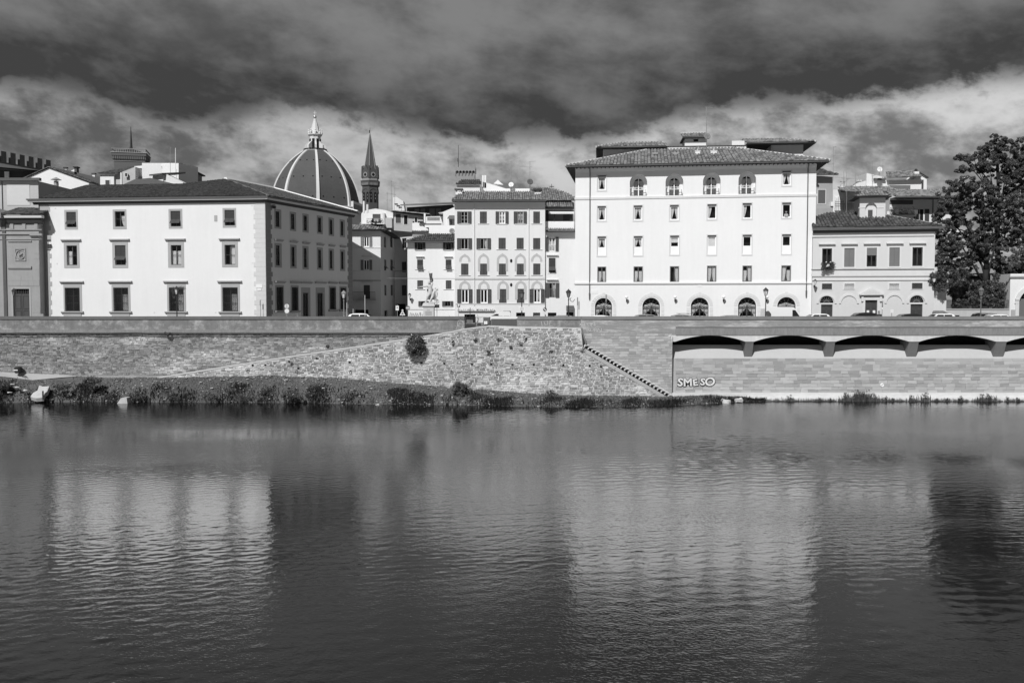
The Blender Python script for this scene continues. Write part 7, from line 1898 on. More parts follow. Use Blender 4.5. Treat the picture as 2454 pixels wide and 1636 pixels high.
blkp = panel(F, 1072, 523, 1077, 541, .3, M_white, 'door_jamb'); u0, u1, z0, z1 = F.rect(1072, 516, 1089, 526); MB().add([(u0, -1.2, z0), (u1, -1.2, z0), (u1, 0, z1), (u0 + .3, 0, z1)], [(0, 1, 2, 3)]).build('canopy', M_tileC, t, F.frame)
panel(F, 1080.5, 526, 1081.5, 539, .2, M_iron, 'drainpipe')
F, t = rooftop(985, 1030, 147, [(988, 534), (1005, 534), (1012, 541), (1026, 549), (1026, 562), (988, 556)], 3, M_white, 'white_parapet_house', 'white stepped parapet below the balustrade terrace'); panel(F, 1005, 536, 1058, 539, .2, M_dkst, 'dark_coping')
tiled_slope(t, Vector((F.u(988), -.6, F.z(557, 1000))), (1, 0, -.0), (0, .95, .3), [(0, 0), (2.8, 0), (2.8, 1.6), (0, 1.6)], M_tileC, pitch=.35, frame=F.frame)
dish(1083, 554, 132.5, 6.6, M_signg, 'grey satellite dish on the tiled roof of the small white house', (.2, -1, .25), .9)
F, t = rooftop(938, 972, 200, [(942, 473), (950, 472), (966, 482), (970, 505), (942, 505)], 3, M_pale, 'roof_stack', 'crumbling pale rooftop stack behind the rooftop chimneys')
antenna(928, 460, 500, 180, [(.9, .7, 0), (.5, .4, 0)], 'thin aerial with a long crossbar behind the rooftop terrace'); antenna(938, 432, 500, 180, [(.8, .9, .2), (.95, .6, -.2), (.5, .5, 0)], 'tall leaning aerial beside the campanile'); antenna(946, 447, 500, 180, [(.9, .6, .1)], 'slim aerial next to the tall leaning one')
for x, yt, lb in ((872, 482, 'taller'), (880.5, 490, 'shorter')):
    p0, p1 = at(x, 510, 152), at(x, yt, 152); m_ = MB().tube(p0, p1, .18, .18, 6); tag(m_.build('flue', M_white), lb + ' thin white flue pipe standing before the campanile', 'flue', 'white flues before the campanile')

# on the gallery house
antenna(1225, 386, 436, 137, [(.98, .9, .8), (.55, .35, 0), (.3, .3, .5), (.1, .9, 0)], 'pale ladder aerial on the gallery house beside the white dish'); antenna(1239, 405, 440, 138, [(.35, .8, 0), (.1, .7, 0)], 'thin aerial between the two dishes on the gallery house')
antenna(1270, 387, 440, 134, [(.98, .5, .3), (.75, -.9, 0), (.5, .4, .5), (.02, .9, 0)], 'aerial standing behind the dark dish on the gallery house')
dish(1225, 443, 133.5, 6, M_white, 'white satellite dish on the gallery house roof', (-.1, -1, .3)); dish(1270, 436.5, 133, 7.3, mat('dark_dish', .10), 'dark satellite dish on the gallery house roof', (.2, -1, .3))
cr_ = MB(); a = at(1322, 460, 140); cr_.tube(a, a + Vector((0, 0, 1.2)), .05, n=4); cr_.box(a.x - .35, a.x + .35, 139.95, 140.05, a.z + .75, a.z + .85); tag(cr_.build('iron_cross', M_iron), 'small iron cross on the tiled roof beside the hotel', 'cross')
F = Fac(1240, 137.0, 1380, 137.0); t, P = gabled('rear_tiled_house', 'large tiled roof rising behind the narrow house and the gallery house', F, [(1248, 470), (1287, 457), (1324, 460), (1376, 486), (1376, 500), (1248, 500)], 1.0, M_under)
tiled_slope(t, Vector((F.u(1272), -9.0, F.z(497, 1320))), (1, 0, 0), (0, .96, .3), [(0, 0), (6.4, 0), (5.4, 5), (3.2, 9.0), (1, 9.6), (0, 9.2)], M_tileC, pitch=.32, frame=F.frame)

# on the hotel
antenna(1693, 257, 345, 131, [(.995, .6, 0), (.75, .12, 0), (.55, .15, .4), (.25, .3, .6)], 'tall mast with a short arm on the hotel roof', r=.05); dish(1694.5, 327.5, 129, 7.8, mat('grey_dish', .2), 'grey satellite dish on the mast above the hotel', (.1, -1, .25), 3.5)
# behind the hotel, upstream side
F = Fac(1950, 134.0, 1998, 134.0); t, P = gabled('grey_tall_house', 'tall grey house with tiled roof squeezed beside the hotel', F, [(1940, 420), (1995.5, 424), (1995.5, 500), (1940, 500)], 7, mat('grey_tall', .34, var=.12, streak=.08))
tiled_slope(t, Vector((F.u(1935), -1.0, F.z(422, 1975))), (1, 0, 0), (0, .95, .3), [(0, 0), (4.0, 0), (2.9, 5), (0, 5.4)], M_tileB, pitch=.4, ln=.6, frame=F.frame)
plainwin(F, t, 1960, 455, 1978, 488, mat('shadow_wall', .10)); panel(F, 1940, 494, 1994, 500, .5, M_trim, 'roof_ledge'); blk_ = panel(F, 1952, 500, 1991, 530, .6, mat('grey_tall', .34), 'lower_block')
u0, u1, z0, z1 = F.rect(1952, 500, 1991, 545); MB().box(u0, u1, -.4, 4, 0, z1 - .01).build('base', mat('grey_tall', .34), t, F.frame); panel(F, 1987, 485, 1995, 495, .7, M_white, 'white_box')
F = Fac(1985, 150.0, 2290, 150.0); t, P = gabled('rear_roofs', 'tiled roofs and chimneys behind the dormer tower', F, [(1996, 455), (2035, 452), (2060, 437), (2075, 433), (2075, 451), (2130, 452), (2130, 545), (1996, 545)], 2, M_pale)
tiled_slope(t, Vector((F.u(1996), -3.0, F.z(466, 2040))), (1, 0, 0), (0, .93, .36), [(0, 0), (9.6, 0), (9, 3.4), (.6, 3.2)], M_tileC, pitch=.36, ln=.5, frame=F.frame); tiled_slope(t, Vector((F.u(2034), .2, F.z(451, 2050))), (1, 0, 0), (0, .8, .6), [(0, 0), (2.8, 0), (2.8, 2.2), (1.6, 2.0)], M_tileC, pitch=.36, frame=F.frame)
for x0, x1, m_ in ((2000, 2015, M_white), (2042, 2055, M_white), (2029, 2041, M_sand)): panel(F, x0, 472, x1, 505, .2, m_, 'wall_panel')
gate_ = MB(); u0, u1, z0, z1 = F.rect(1999, 470, 2019, 505)
for i in range(6): x = u0 + (u1 - u0) * i / 5; gate_.tube((x, -.5, z0), (x, -.5, z1 - (abs(i - 2.5) * .3)), .03, n=4)
gate_.box(u0, u1, -.52, -.48, z0 + 1, z0 + 1.06); gate_.box(u0, u1, -.52, -.48, z1 - 1, z1 - .94); gate_.build('trellis', M_ironl, t, F.frame)
r = MB(); u0, u1, z0, z1 = F.rect(2019, 489, 2056, 508)
for i in range(18): x = u0 + (u1 - u0) * i / 17; r.tube((x, -.6, z0), (x, -.6, z1), .02, n=4)
r.box(u0, u1, -.62, -.58, z1, z1 + .04); r.build('railing', M_ironl, t, F.frame)
cr = leaf_cloud(lobes(2052, 505, 128, 6, 14, 4, 12), 80, .07); plant('terrace_shrub', 'dark shrub on the terrace beside the dormer tower', 'shrub', at(2052, 520, 128), cr, M_leafd, None)
F = Fac(2075, 152.0, 2225, 152.0); t, P = gabled('white_roof_house', 'white rooftop house with tiled roof and a gable with one window', F, [(2077, 415), (2118, 424), (2118, 432), (2190, 430), (2205, 413), (2221, 424), (2221, 460), (2075, 460)], 4, M_white)
tiled_slope(t, Vector((F.u(2116), -1.0, F.z(428, 2150))), (1, 0, 0.02), (0, .9, .43), [(0, 0), (5.6, 0), (6.0, 3.2), (.8, 3.0)], M_tileC, pitch=.34, frame=F.frame); plainwin(F, t, 2208, 431, 2213, 455, M_framed)
pr_ = [F.uz(2203, 412), F.uz(2224, 424.5)]; MB().prism([pr_[0], pr_[1], (pr_[1][0], pr_[1][1] - .15), (pr_[0][0], pr_[0][1] - .15)], -.4, 4).build('verge', M_tileB, t, F.frame); u0, u1, z0, z1 = F.rect(2093, 419, 2120, 436); MB().box(u0, u1, -.5, .0, z1 - .9, z1 - .6).build('lean_to', M_tileB, t, F.frame)
panel(F, 2130, 445, 2178, 456, .6, M_tileB, 'awning'); c = MB(); u, z = F.uz(2197, 411); c.box(u - .35, u + .4, 0, .6, z - .6, z); c.use(1); c.ball((u, .3, z + .2), .3, 6, 4); c.build('chimney', [M_white, M_iron], t, F.frame)
F = Fac(2125, 140.0, 2300, 140.0); t, P = gabled('long_eaves_house', 'pale house with a long tiled roof and deep eaves behind the stucco house', F, [(2132, 478), (2300, 474), (2300, 560), (2132, 560)], 6, M_pale)
tiled_slope(t, Vector((F.u(2128), -2.2, F.z(475.5, 2200))), (1, 0, 0), (0, .94, .34), [(0, 0), (11.5, 0), (11.5, 4.4), (-.6, 4.4)], M_tileC, pitch=.34, frame=F.frame); u0, u1, z0, z1 = F.rect(2128, 456, 2300, 458); MB().box(u0, u1, 1.6, 2.0, z0 + .2, z1 + .35).build('ridge_tiles', M_mort, t, F.frame)
MB().box(F.u(2128), F.u(2300), -2.2, 0, F.z(477.5, 2200), F.z(476, 2200)).build('eave_soffit', M_soff, t, F.frame)
F.holes = []; F.m_wall = M_pale; F.t = t; u0, u1, z0, z1 = F.rect(2194, 501, 2213, 533)
plainwin(F, t, 2194.5, 501.5, 2202.5, 532, M_in, 'window', M_frame); plainwin(F, t, 2204, 501.5, 2212.5, 532, M_in, 'window', M_frame); panel(F, 2216, 501, 2226, 533, .12, M_shut, 'shutter'); panel(F, 2190, 501, 2193, 533, .12, M_shut, 'shutter')
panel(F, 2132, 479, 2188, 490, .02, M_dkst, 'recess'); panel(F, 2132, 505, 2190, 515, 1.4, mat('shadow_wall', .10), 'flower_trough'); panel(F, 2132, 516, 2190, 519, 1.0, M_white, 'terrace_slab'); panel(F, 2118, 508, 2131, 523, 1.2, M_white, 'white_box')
cr = leaf_cloud([(at(R(2134, 2188), R(499, 508), 138), .35) for _ in range(26)], 60, .07); plant('trough_plants', 'bushy plants in the long trough under the deep eaves', 'plants', at(2160, 512, 138), cr, M_leafm, None, cname='leaves')
MB().tube(F.frame @ Vector((F.u(2231), -.1, F.z(560, 2231))), F.frame @ Vector((F.u(2231), -.1, F.z(476, 2231))), .07).build('downpipe', M_pipe, t, Matrix())
dish(2108, 406.5, 150, 6, M_white, 'white satellite dish above the white rooftop house', (-.1, -1, .2), 1.0); antenna(2091, 385, 415, 150, [(.95, .5, 0), (.5, .3, 0)], 'aerial beside the white dish above the rooftop house'); antenna(2116, 383, 418, 150, [(.99, .8, 0), (.6, -.6, 0)], 'aerial with a long top arm behind the white dish')
antenna(1997, 352, 420, 132, [(.99, .3, .3), (.7, .9, 0), (.4, -.5, .3)], 'tall pale aerial on the grey house beside the hotel'); antenna(2022, 410, 445, 145, [(.55, -.9, 0), (.5, .8, 0)], 'aerial with a long low crossbar behind the grey house'); antenna(2029, 412, 500, 145, [(.8, .2, .4), (.6, .3, 0), (.55, .3, .5)], 'long mast rising beside the trellis on the rear roofs'); antenna(2050, 415, 452, 145, [(.65, -.9, 0)], 'plain aerial on the tiled rear roofs'); antenna(2129, 415, 450, 140, [(.6, .6, .2)], 'bare pole before the white rooftop house')
c = MB(); p = at(2019, 450, 146); c.lathe([(.38, 0), (.38, .9), (.45, .95), (.45, 1.0)], 8, p); tag(c.build('chimney_pot', M_trimw), 'round pale chimney pot on the rear roofs beside the hotel', 'chimney')
for x, lb in ((2056, 'grey house'), (2062, 'tree')): c = MB(); p = at(x, 437, 152); c.box(p.x - .15, p.x + .15, 151.8, 152.2, p.z - .3, p.z + .35); tag(c.build('chimney_pot', M_trimw), 'square chimney pot on the rear roof crest, the one toward the ' + lb, 'chimney', 'pair of square chimney pots')

# ================================================================== TREES
def trunk_mb(base, top, r, branches):
    mb = MB(); p = Vector(base); q = Vector(top)
    n = 5
    for i in range(n): a, b = p.lerp(q, i / n), p.lerp(q, (i + 1) / n); mb.tube(a + Vector((sin(i * 2) * .12, 0, 0)), b + Vector((sin(i * 2 + 2) * .12, 0, 0)), r * (1 - .14 * i), r * (1 - .14 * (i + 1)), 8)
    for b in branches: s = p.lerp(q, R(.4, .95)); mb.tube(s, s.lerp(b, .5) + Vector((0, 0, .4)), r * .26, r * .15, 6); mb.tube(s.lerp(b, .5) + Vector((0, 0, .4)), b, r * .15, r * .05, 5)
    return mb
def tree(name, label, basepx, Y, trunk_top, lob, m, per, size, r=.4, rcl=9):
    cl = []
    for (px, py, rx, rz, n) in lob: cl += lobes(px, py, Y + R(-1, 1), rx, int(n * 2.6), rcl * .62, rz, rx * Y / FPX * .9)
    base = at(basepx, HOR, Y); base.z = STREET
    br = [c for c, _ in random.sample(cl, min(22, len(cl)))]
    return plant(name, label, 'tree', base, leaf_cloud(cl, int(per * .55), size, .4, flat=.8, hollow=.05), m, trunk_mb(base, at(*trunk_top, Y), r, br))
tree('evergreen_tree', 'tall dark evergreen rising behind the broad magnolia', 2395, 128, (2390, 380),
     [(2392, 345, 34, 26, 16), (2370, 365, 34, 22, 13), (2418, 372, 34, 28, 16), (2388, 395, 50, 26, 24), (2350, 402, 36, 13, 12), (2300, 376, 18, 6, 5), (2322, 382, 16, 9, 6), (2306, 406, 16, 8, 6), (2430, 410, 36, 28, 16), (2350, 372, 20, 12, 6), (2450, 440, 30, 40, 14), (2395, 440, 55, 25, 20), (2455, 380, 14, 14, 5), (2410, 480, 50, 30, 14), (2446, 350, 20, 24, 9), (2444, 392, 24, 22, 10), (2462, 440, 20, 40, 8), (2470, 420, 30, 40, 10), (2440, 460, 30, 30, 12)], M_leafd, 520, .10, .5, 8)
tree('magnolia_tree', 'broad glossy magnolia tree overhanging the stucco house', 2362, 121, (2365, 560),
     [(2310, 440, 40, 20, 16), (2290, 470, 40, 30, 20), (2350, 460, 45, 30, 22), (2275, 520, 45, 35, 26), (2330, 520, 55, 45, 34), (2380, 500, 45, 40, 26), (2270, 580, 34, 40, 24), (2310, 590, 50, 50, 32), (2360, 590, 50, 55, 34), (2400, 560, 40, 50, 26), (2262, 625, 25, 22, 12), (2300, 640, 40, 22, 18), (2270, 490, 30, 20, 10), (2256, 545, 22, 16, 8)], M_leafd, 520, .10, .6, 9)
tree('pale_tree', 'lighter feathery tree at the edge of the picture', 2462, 118, (2460, 540),
     [(2440, 480, 26, 26, 14), (2455, 510, 30, 34, 18), (2425, 530, 24, 34, 16), (2450, 570, 34, 40, 24), (2430, 610, 36, 30, 20), (2470, 620, 34, 30, 16), (2490, 540, 40, 60, 20)], M_leafl, 460, .08, .3, 8)
def shrubmass(name, label, lob, Y, m, per, size, base):
    cl = []
    for (px, py, rx, rz, n) in lob: cl += lobes(px, py, Y, rx, n * 2, 5, rz, rx * Y / FPX * .5)
    b = at(base, HOR, Y); b.z = STREET
    tr = MB(); random.shuffle(cl)
    for c, _ in (cl[:8] if name != 'climbing_shrub' else []): tr.tube(b + (c - b) * .55 if name == 'climbing_shrub' else b, c, .06, .02, 5)
    return plant(name, label, 'shrub', b, leaf_cloud(cl, int(per * .6), size, .3, hollow=.2), m, tr if tr.v else None)
shrubmass('climbing_shrub', 'drooping shrub spilling over the corner pier beside the magnolia', [(2262, 655, 28, 20, 20), (2245, 668, 18, 18, 12), (2285, 672, 26, 20, 18), (2262, 690, 16, 12, 8), (2300, 660, 26, 22, 16)], 113.6, M_leafm, 170, .10, 2262)
shrubmass('oleander_hedge', 'dense oleander hedge pushing through the garden railing', [(2295, 700, 26, 28, 22), (2330, 695, 30, 28, 26), (2365, 700, 30, 30, 26), (2400, 695, 26, 26, 22), (2425, 698, 14, 14, 9), (2345, 725, 30, 16, 16), (2385, 725, 30, 14, 16), (2300, 726, 22, 12, 12), (2345, 745, 14, 6, 5), (2385, 668, 10, 12, 6)], 115.2, M_leafm, 170, .11, 2345)
shrubmass('roof_shrub', 'pale trailing shrub on the roof of the garden pavilion', [(2395, 637, 26, 12, 16), (2430, 645, 30, 12, 16), (2465, 645, 30, 14, 14)], 122.5, M_leafm, 150, .10, 2430)
cr = leaf_cloud(lobes(1363, 478, 137, 6, 8, 4, 9), 70, .08); plant('rooftop_bush', 'small dark bush on the tiled roof beside the hotel wall', 'bush', at(1363, 490, 137), cr, M_leafd, None)
# trees far behind for the gap between the roofs
tree('cypress_tree', 'dark round tree far behind the dome gallery', 876, 420, (876, 490), [(872, 495, 9, 10, 8)], M_leafd, 80, .5, .5, 6) if False else None

# ================================================================== STREET FURNITURE
def lamp(px, ytop, ybot, Y, label, lit=M_trimw, mm=M_iron, grp='street lamps along the quay', extra=None):
    b = at(px, HOR, Y); b.z = STREET; zt = zz(ytop, Y); zb = zz(ybot, Y)
    t = thing('street_lamp', label, 'street lamp', loc=b, group=grp); h = zt - STREET; s = .9 if h < 5 else 1.0
    MB().lathe([(.26, 0), (.26, .15), (.16, .3), (.13, .9), (.16, 1.0), (.07, 1.2), (.05, h - 1.35), (.09, h - 1.3), (.05, h - 1.2), (.05, h - .95)], 8).build('post', mm, t)
    MB().lathe([(.13, h - .95), (.27, h - .38)], 6).build('lantern_glass', lit, t)
    f = MB(); f.lathe([(.15, h - .99), (.15, h - .93)], 6)
    for i in range(6): a = i * pi / 3; f.tube((.14 * cos(a), .14 * sin(a), h - .95), (.285 * cos(a), .285 * sin(a), h - .38), .018, n=4)
    f.build('lantern_frame', mm, t)
    MB().lathe([(.33, h - .38), (.30, h - .30), (.14, h - .14), (.05, h - .1), (.07, h - .05), (.01, h)], 8).build('cap', mm, t)
    return t
t = lamp(423.5, 685, 757, 105.2, 'street lamp with a tangle of dry creeper on its head, before a grilled window')
cr = leaf_cloud([(at(423.5 + R(-14, 18), 693 + R(-6, 10), 105.2), .22) for _ in range(18)] + [(at(423.5 + R(-8, 10), R(700, 725), 105.2), .15) for _ in range(8)], 45, .05); plant('creeper', 'dry creeper hanging from the head of the lamp before the grilled window', 'creeper', at(423.5, 757, 105.2), cr, M_leafm, None, cname='leaves')
lamp(824, 695, 757, 112, 'pale street lamp in front of the shaded palace flank', M_trimw, mat('lamp_grey', .25)); lamp(1250.5, 694, 757, 106, 'street lamp with a white notice board on its post', M_ironl); lamp(1362.5, 692, 757, 107, 'street lamp between the narrow house and the hotel', M_ironl)
lamp(1835, 688, 757, 105.4, 'street lamp beside the long white van', M_trimw); lamp(2351, 687, 757, 105.4, 'grey street lamp in front of the oleander hedge', M_ironl, mat('lamp_grey2', .14)); lamp(34, 690, 757, 116, 'street lamp in front of the panelled door of the sandstone hall', M_ironl)
b = at(1250.5, 740, 105.7); s = thing('notice_board', 'white rectangular notice board fixed to a lamp post', 'sign', loc=b); MB().box(-.34, .34, -.05, -.01, -.20, .22).build('board', M_signw, s)
for i in range(4): MB().box(-.26, .26, -.056, -.051, .12 - i * .08, .14 - i * .08).build('text_line', M_signg, s)
def wall_lamp(F, px, py, label, globe=True, grp=None, out=.55):
    u, z = F.uz(px, py); fr_ = F.frame @ Matrix.Translation((u, 0, z)); t = thing('wall_lamp', label, 'wall lamp', fr_, grp)
    a = MB(); a.path([(0, -.02, -.35), (0, -out * .6, -.45), (0, -out, -.25), (0, -out, -.12)], .03, 5); a.box(-.07, .07, -.05, -.002, -.5, -.2); a.build('bracket', M_iron, t)
    if globe: MB().ball((0, -out, .08), .21, 12, 8).build('globe', M_globe, t, None, True)
    else:
        MB().lathe([(.12, -.12), (.22, .3)], 6, (0, -out, 0)).build('lantern_glass', M_trimw, t); MB().lathe([(.25, .3), (.1, .45), (.02, .52)], 6, (0, -out, 0)).build('cap', M_iron, t)
for k_, (x, y) in enumerate(((1501.6, 713.5), (1617.5, 713), (1733.5, 713), (1836.7, 713))): wall_lamp(Hh, x, y, 'white globe wall lamp between the %s and %s ground-floor arches of the hotel' % (ORD[k_], ORD[k_ + 1]), True, 'globe lamps on the hotel front')
wall_lamp(D, 1951, 679, 'lantern on a bracket at the end of the stucco house next to the hotel', False, None, .9); wall_lamp(D, 2234, 673.5, 'lantern on a bracket at the end of the stucco house under the tree', False, None, .9); wall_lamp(K, 983, 711, 'lantern on a bracket on the small white house', False, None, .7)
p = at(1366, 713, 121); t = thing('wall_lamp', 'white globe lamp on a curled bracket at the corner of the hotel', 'wall lamp', loc=p); MB().ball((0, 0, 0), .19, 12, 8).build('globe', M_globe, t, None, True); MB().path([(0, 0, -.2), (.1, .05, -.45), (.4, .1, -.55), (.65, .2, -.2)], .035, 5).build('bracket', M_iron, t)

def sign_post(px, Y, ytop, label, heads, cat='traffic sign', grp=None, m=None):
    b = at(px, HOR, Y); b.z = STREET; t = thing('traffic_sign', label, cat, loc=b, group=grp); h = zz(ytop, Y) - STREET
    MB().tube((0, 0, 0), (0, 0, h), .035, .035, 6).build('post', m or M_metal, t)
    for kind, py, r, mats_ in heads:
        z = zz(py, Y) - STREET
        if kind == 'disc':
            MB().prism(arc(0, z, r, 0, 2 * pi, 20)[:-1], -.07, -.045).build('disc', mats_[0], t)
            if len(mats_) > 1 and mats_[1] == 'bar': MB().box(-r * .7, r * .7, -.078, -.071, z - r * .18, z + r * .18).build('bar', M_signw, t)
            if len(mats_) > 1 and mats_[1] == 'slash': MB().box(-r * .75, r * .75, -.078, -.071, -.05, .05).build('slash', M_signw, t, WM[t] @ Matrix.Translation((0, 0, z)) @ Matrix.Rotation(.78, 4, 'Y')); MB().band(arc(0, z, r, 0, 2 * pi, 20), arc(0, z, r * .82, 0, 2 * pi, 20), -.079, -.071).build('rim', M_signg, t)
            if len(mats_) > 1 and mats_[1] == 'T': MB().box(-.05, .05, -.078, -.071, z - r * .6, z + r * .3).box(-r * .45, r * .45, -.078, -.071, z + r * .3, z + r * .5).build('symbol', M_signg, t); MB().band(arc(0, z, r, 0, 2 * pi, 20), arc(0, z, r * .86, 0, 2 * pi, 20), -.079, -.071).build('rim', M_signg, t)
            if len(mats_) > 1 and mats_[1] == 'half': MB().box(-.03, .03, -.078, -.071, z - r * .9, z + r * .9).build('stripe', M_signg, t)
        if kind == 'tri':
            MB().prism([(-r, z - r * .8), (r, z - r * .8), (0, z + r)], -.07, -.045).build('triangle', mats_[0], t); MB().prism([(-r * .55, z - r * .55), (r * .55, z - r * .55), (0, z + r * .5)], -.078, -.071).build('symbol', mats_[1], t)
        if kind == 'box': MB().box(-r[0], r[0], -.07, -.045, z - r[1], z + r[1]).build('panel', mats_[0], t)
        if kind == 'P': MB().box(-r, r, -.07, -.045, z - r, z + r).build('panel', mats_[0], t); text('P', r * 2.2, M_signw, WM[t] @ Matrix.Translation((0, -.072, z)) @ STAND, 'lettering', .004, t, .03)
    return t
sign_post(687.5, 110, 728, 'round mirror-like sign over a round white sign by the palace flank', [('disc', 733.5, .27, [M_trimw, 'half']), ('disc', 745, .27, [M_signw])])
sign_post(624, 104.6, 718, 'taller of two dark signs seen edge-on at the palace corner', [('box', 726, (.06, .28), [M_signg])], grp='edge-on signs at the palace corner'); sign_post(630.5, 104.6, 726, 'shorter of two dark signs seen edge-on at the palace corner', [('box', 735, (.06, .28), [M_signd])], grp='edge-on signs at the palace corner')
sign_post(952, 118, 730, 'white rectangular sign with a dark arrow at the alley mouth', [('box', 738, (.2, .30), [M_signw]), ('disc', 737, .08, [M_signd])]); sign_post(977.5, 121, 735, 'round no-entry sign with a white bar at the alley mouth', [('disc', 737.7, .29, [M_signg, 'bar'])])
sign_post(964.5, 124, 742, 'small white triangular sign in the dark alley mouth', [('tri', 750, .38, [M_signw, M_signg]), ('disc', 743.5, .12, [M_signw])]); sign_post(1047, 122, 716, 'round pale sign with a dark symbol over a dark plate beside the statue', [('disc', 722.3, .30, [M_trimw, 'T']), ('box', 733.5, (.33, .22), [M_signd])])
sign_post(1099, 124, 728, 'dark square parking sign with a white letter', [('P', 732.5, .21, [M_signd])]); sign_post(1306, 119, 735, 'round no-parking sign at the edge of the gallery house', [('disc', 741.5, .26, [M_signd, 'slash']), ('box', 750, (.19, .20), [M_trimw])]); sign_post(1126.5, 104.5, 737, 'thin spiky iron post above the gate in the parapet', [], 'post', None, M_iron)
sign_post(1452.5, 104.6, 705, 'tall narrow dark sign seen edge-on before the first hotel arch', [('box', 714, (.07, .40), [M_signg])]); sign_post(2114.5, 105.4, 722, 'narrow dark sign seen edge-on beside the pediment door', [('box', 728.5, (.07, .35), [M_signg]), ('box', 737, (.07, .16), [M_signw])])
sign_post(2137.5, 110, 741, 'white notice on a short post before the blind arch', [('box', 745.3, (.19, .22), [M_signw])]); sign_post(874.5, 110, 707, 'tall bare pale pole in front of the alley house', [], 'pole', None, M_trimw); sign_post(831, 112, 725, 'pale pole beside the street lamp at the palace flank', [], 'pole', None, M_trimw); sign_post(846, 112, 740, 'short white bollard pole at the palace end', [], 'pole', None, M_trimw)
for x in (1384, 1387.5): sign_post(x, 118, 712 + (x > 1385) * 8, ('lower' if x > 1385 else 'higher') + ' of two narrow signs seen edge-on at the hotel corner', [('box', 722 + (x > 1385) * 10, (.07, .5), [M_signg])], grp='edge-on signs at the hotel corner')
# planter box etc. seen over the parapet
p = at(660, HOR, 106); p.z = STREET
def scooter(px, Y, label, tone):
    b = at(px, HOR, Y); b.z = STREET; t = thing('scooter', label, 'scooter', loc=b)
    for x in (-.6, .6):
        w = MB(); w.prism(arc(x, .24, .24, 0, 2 * pi, 14)[:-1], -.06, .06).build('wheel', M_rubber, t)
    MB().prism([(-.85, .35), (-.2, .3), (.15, .28), (.45, .35), (.55, .8), (.45, .85), (.25, .45), (-.1, .45), (-.2, .78), (-.85, .82)], -.17, .17).build('body', tone, t)
    MB().prism([(-.8, .83), (-.1, .80), (-.12, .9), (-.75, .93)], -.15, .15).build('seat', M_rubber, t); MB().tube((.48, 0, .8), (.42, 0, 1.1), .03).tube((.42, -.3, 1.1), (.42, .3, 1.1), .025).build('handlebar', M_iron, t)
    MB().prism([(.5, .95), (.56, .95), (.38, 1.5), (.33, 1.5)], -.2, .2).build('windscreen', M_glass, t); MB().ball((.54, 0, .98), .1, 8, 6).build('headlight', M_signw, t)
scooter(677, 110, 'white scooter parked at the foot of the round signs', M_carw); scooter(703.5, 110.6, 'dark scooter parked under the second flank window', M_card); scooter(1068, 110, 'dark scooter parked beside the statue pedestal', M_card); scooter(1136, 107, 'grey scooter parked behind the iron gate', M_carg)

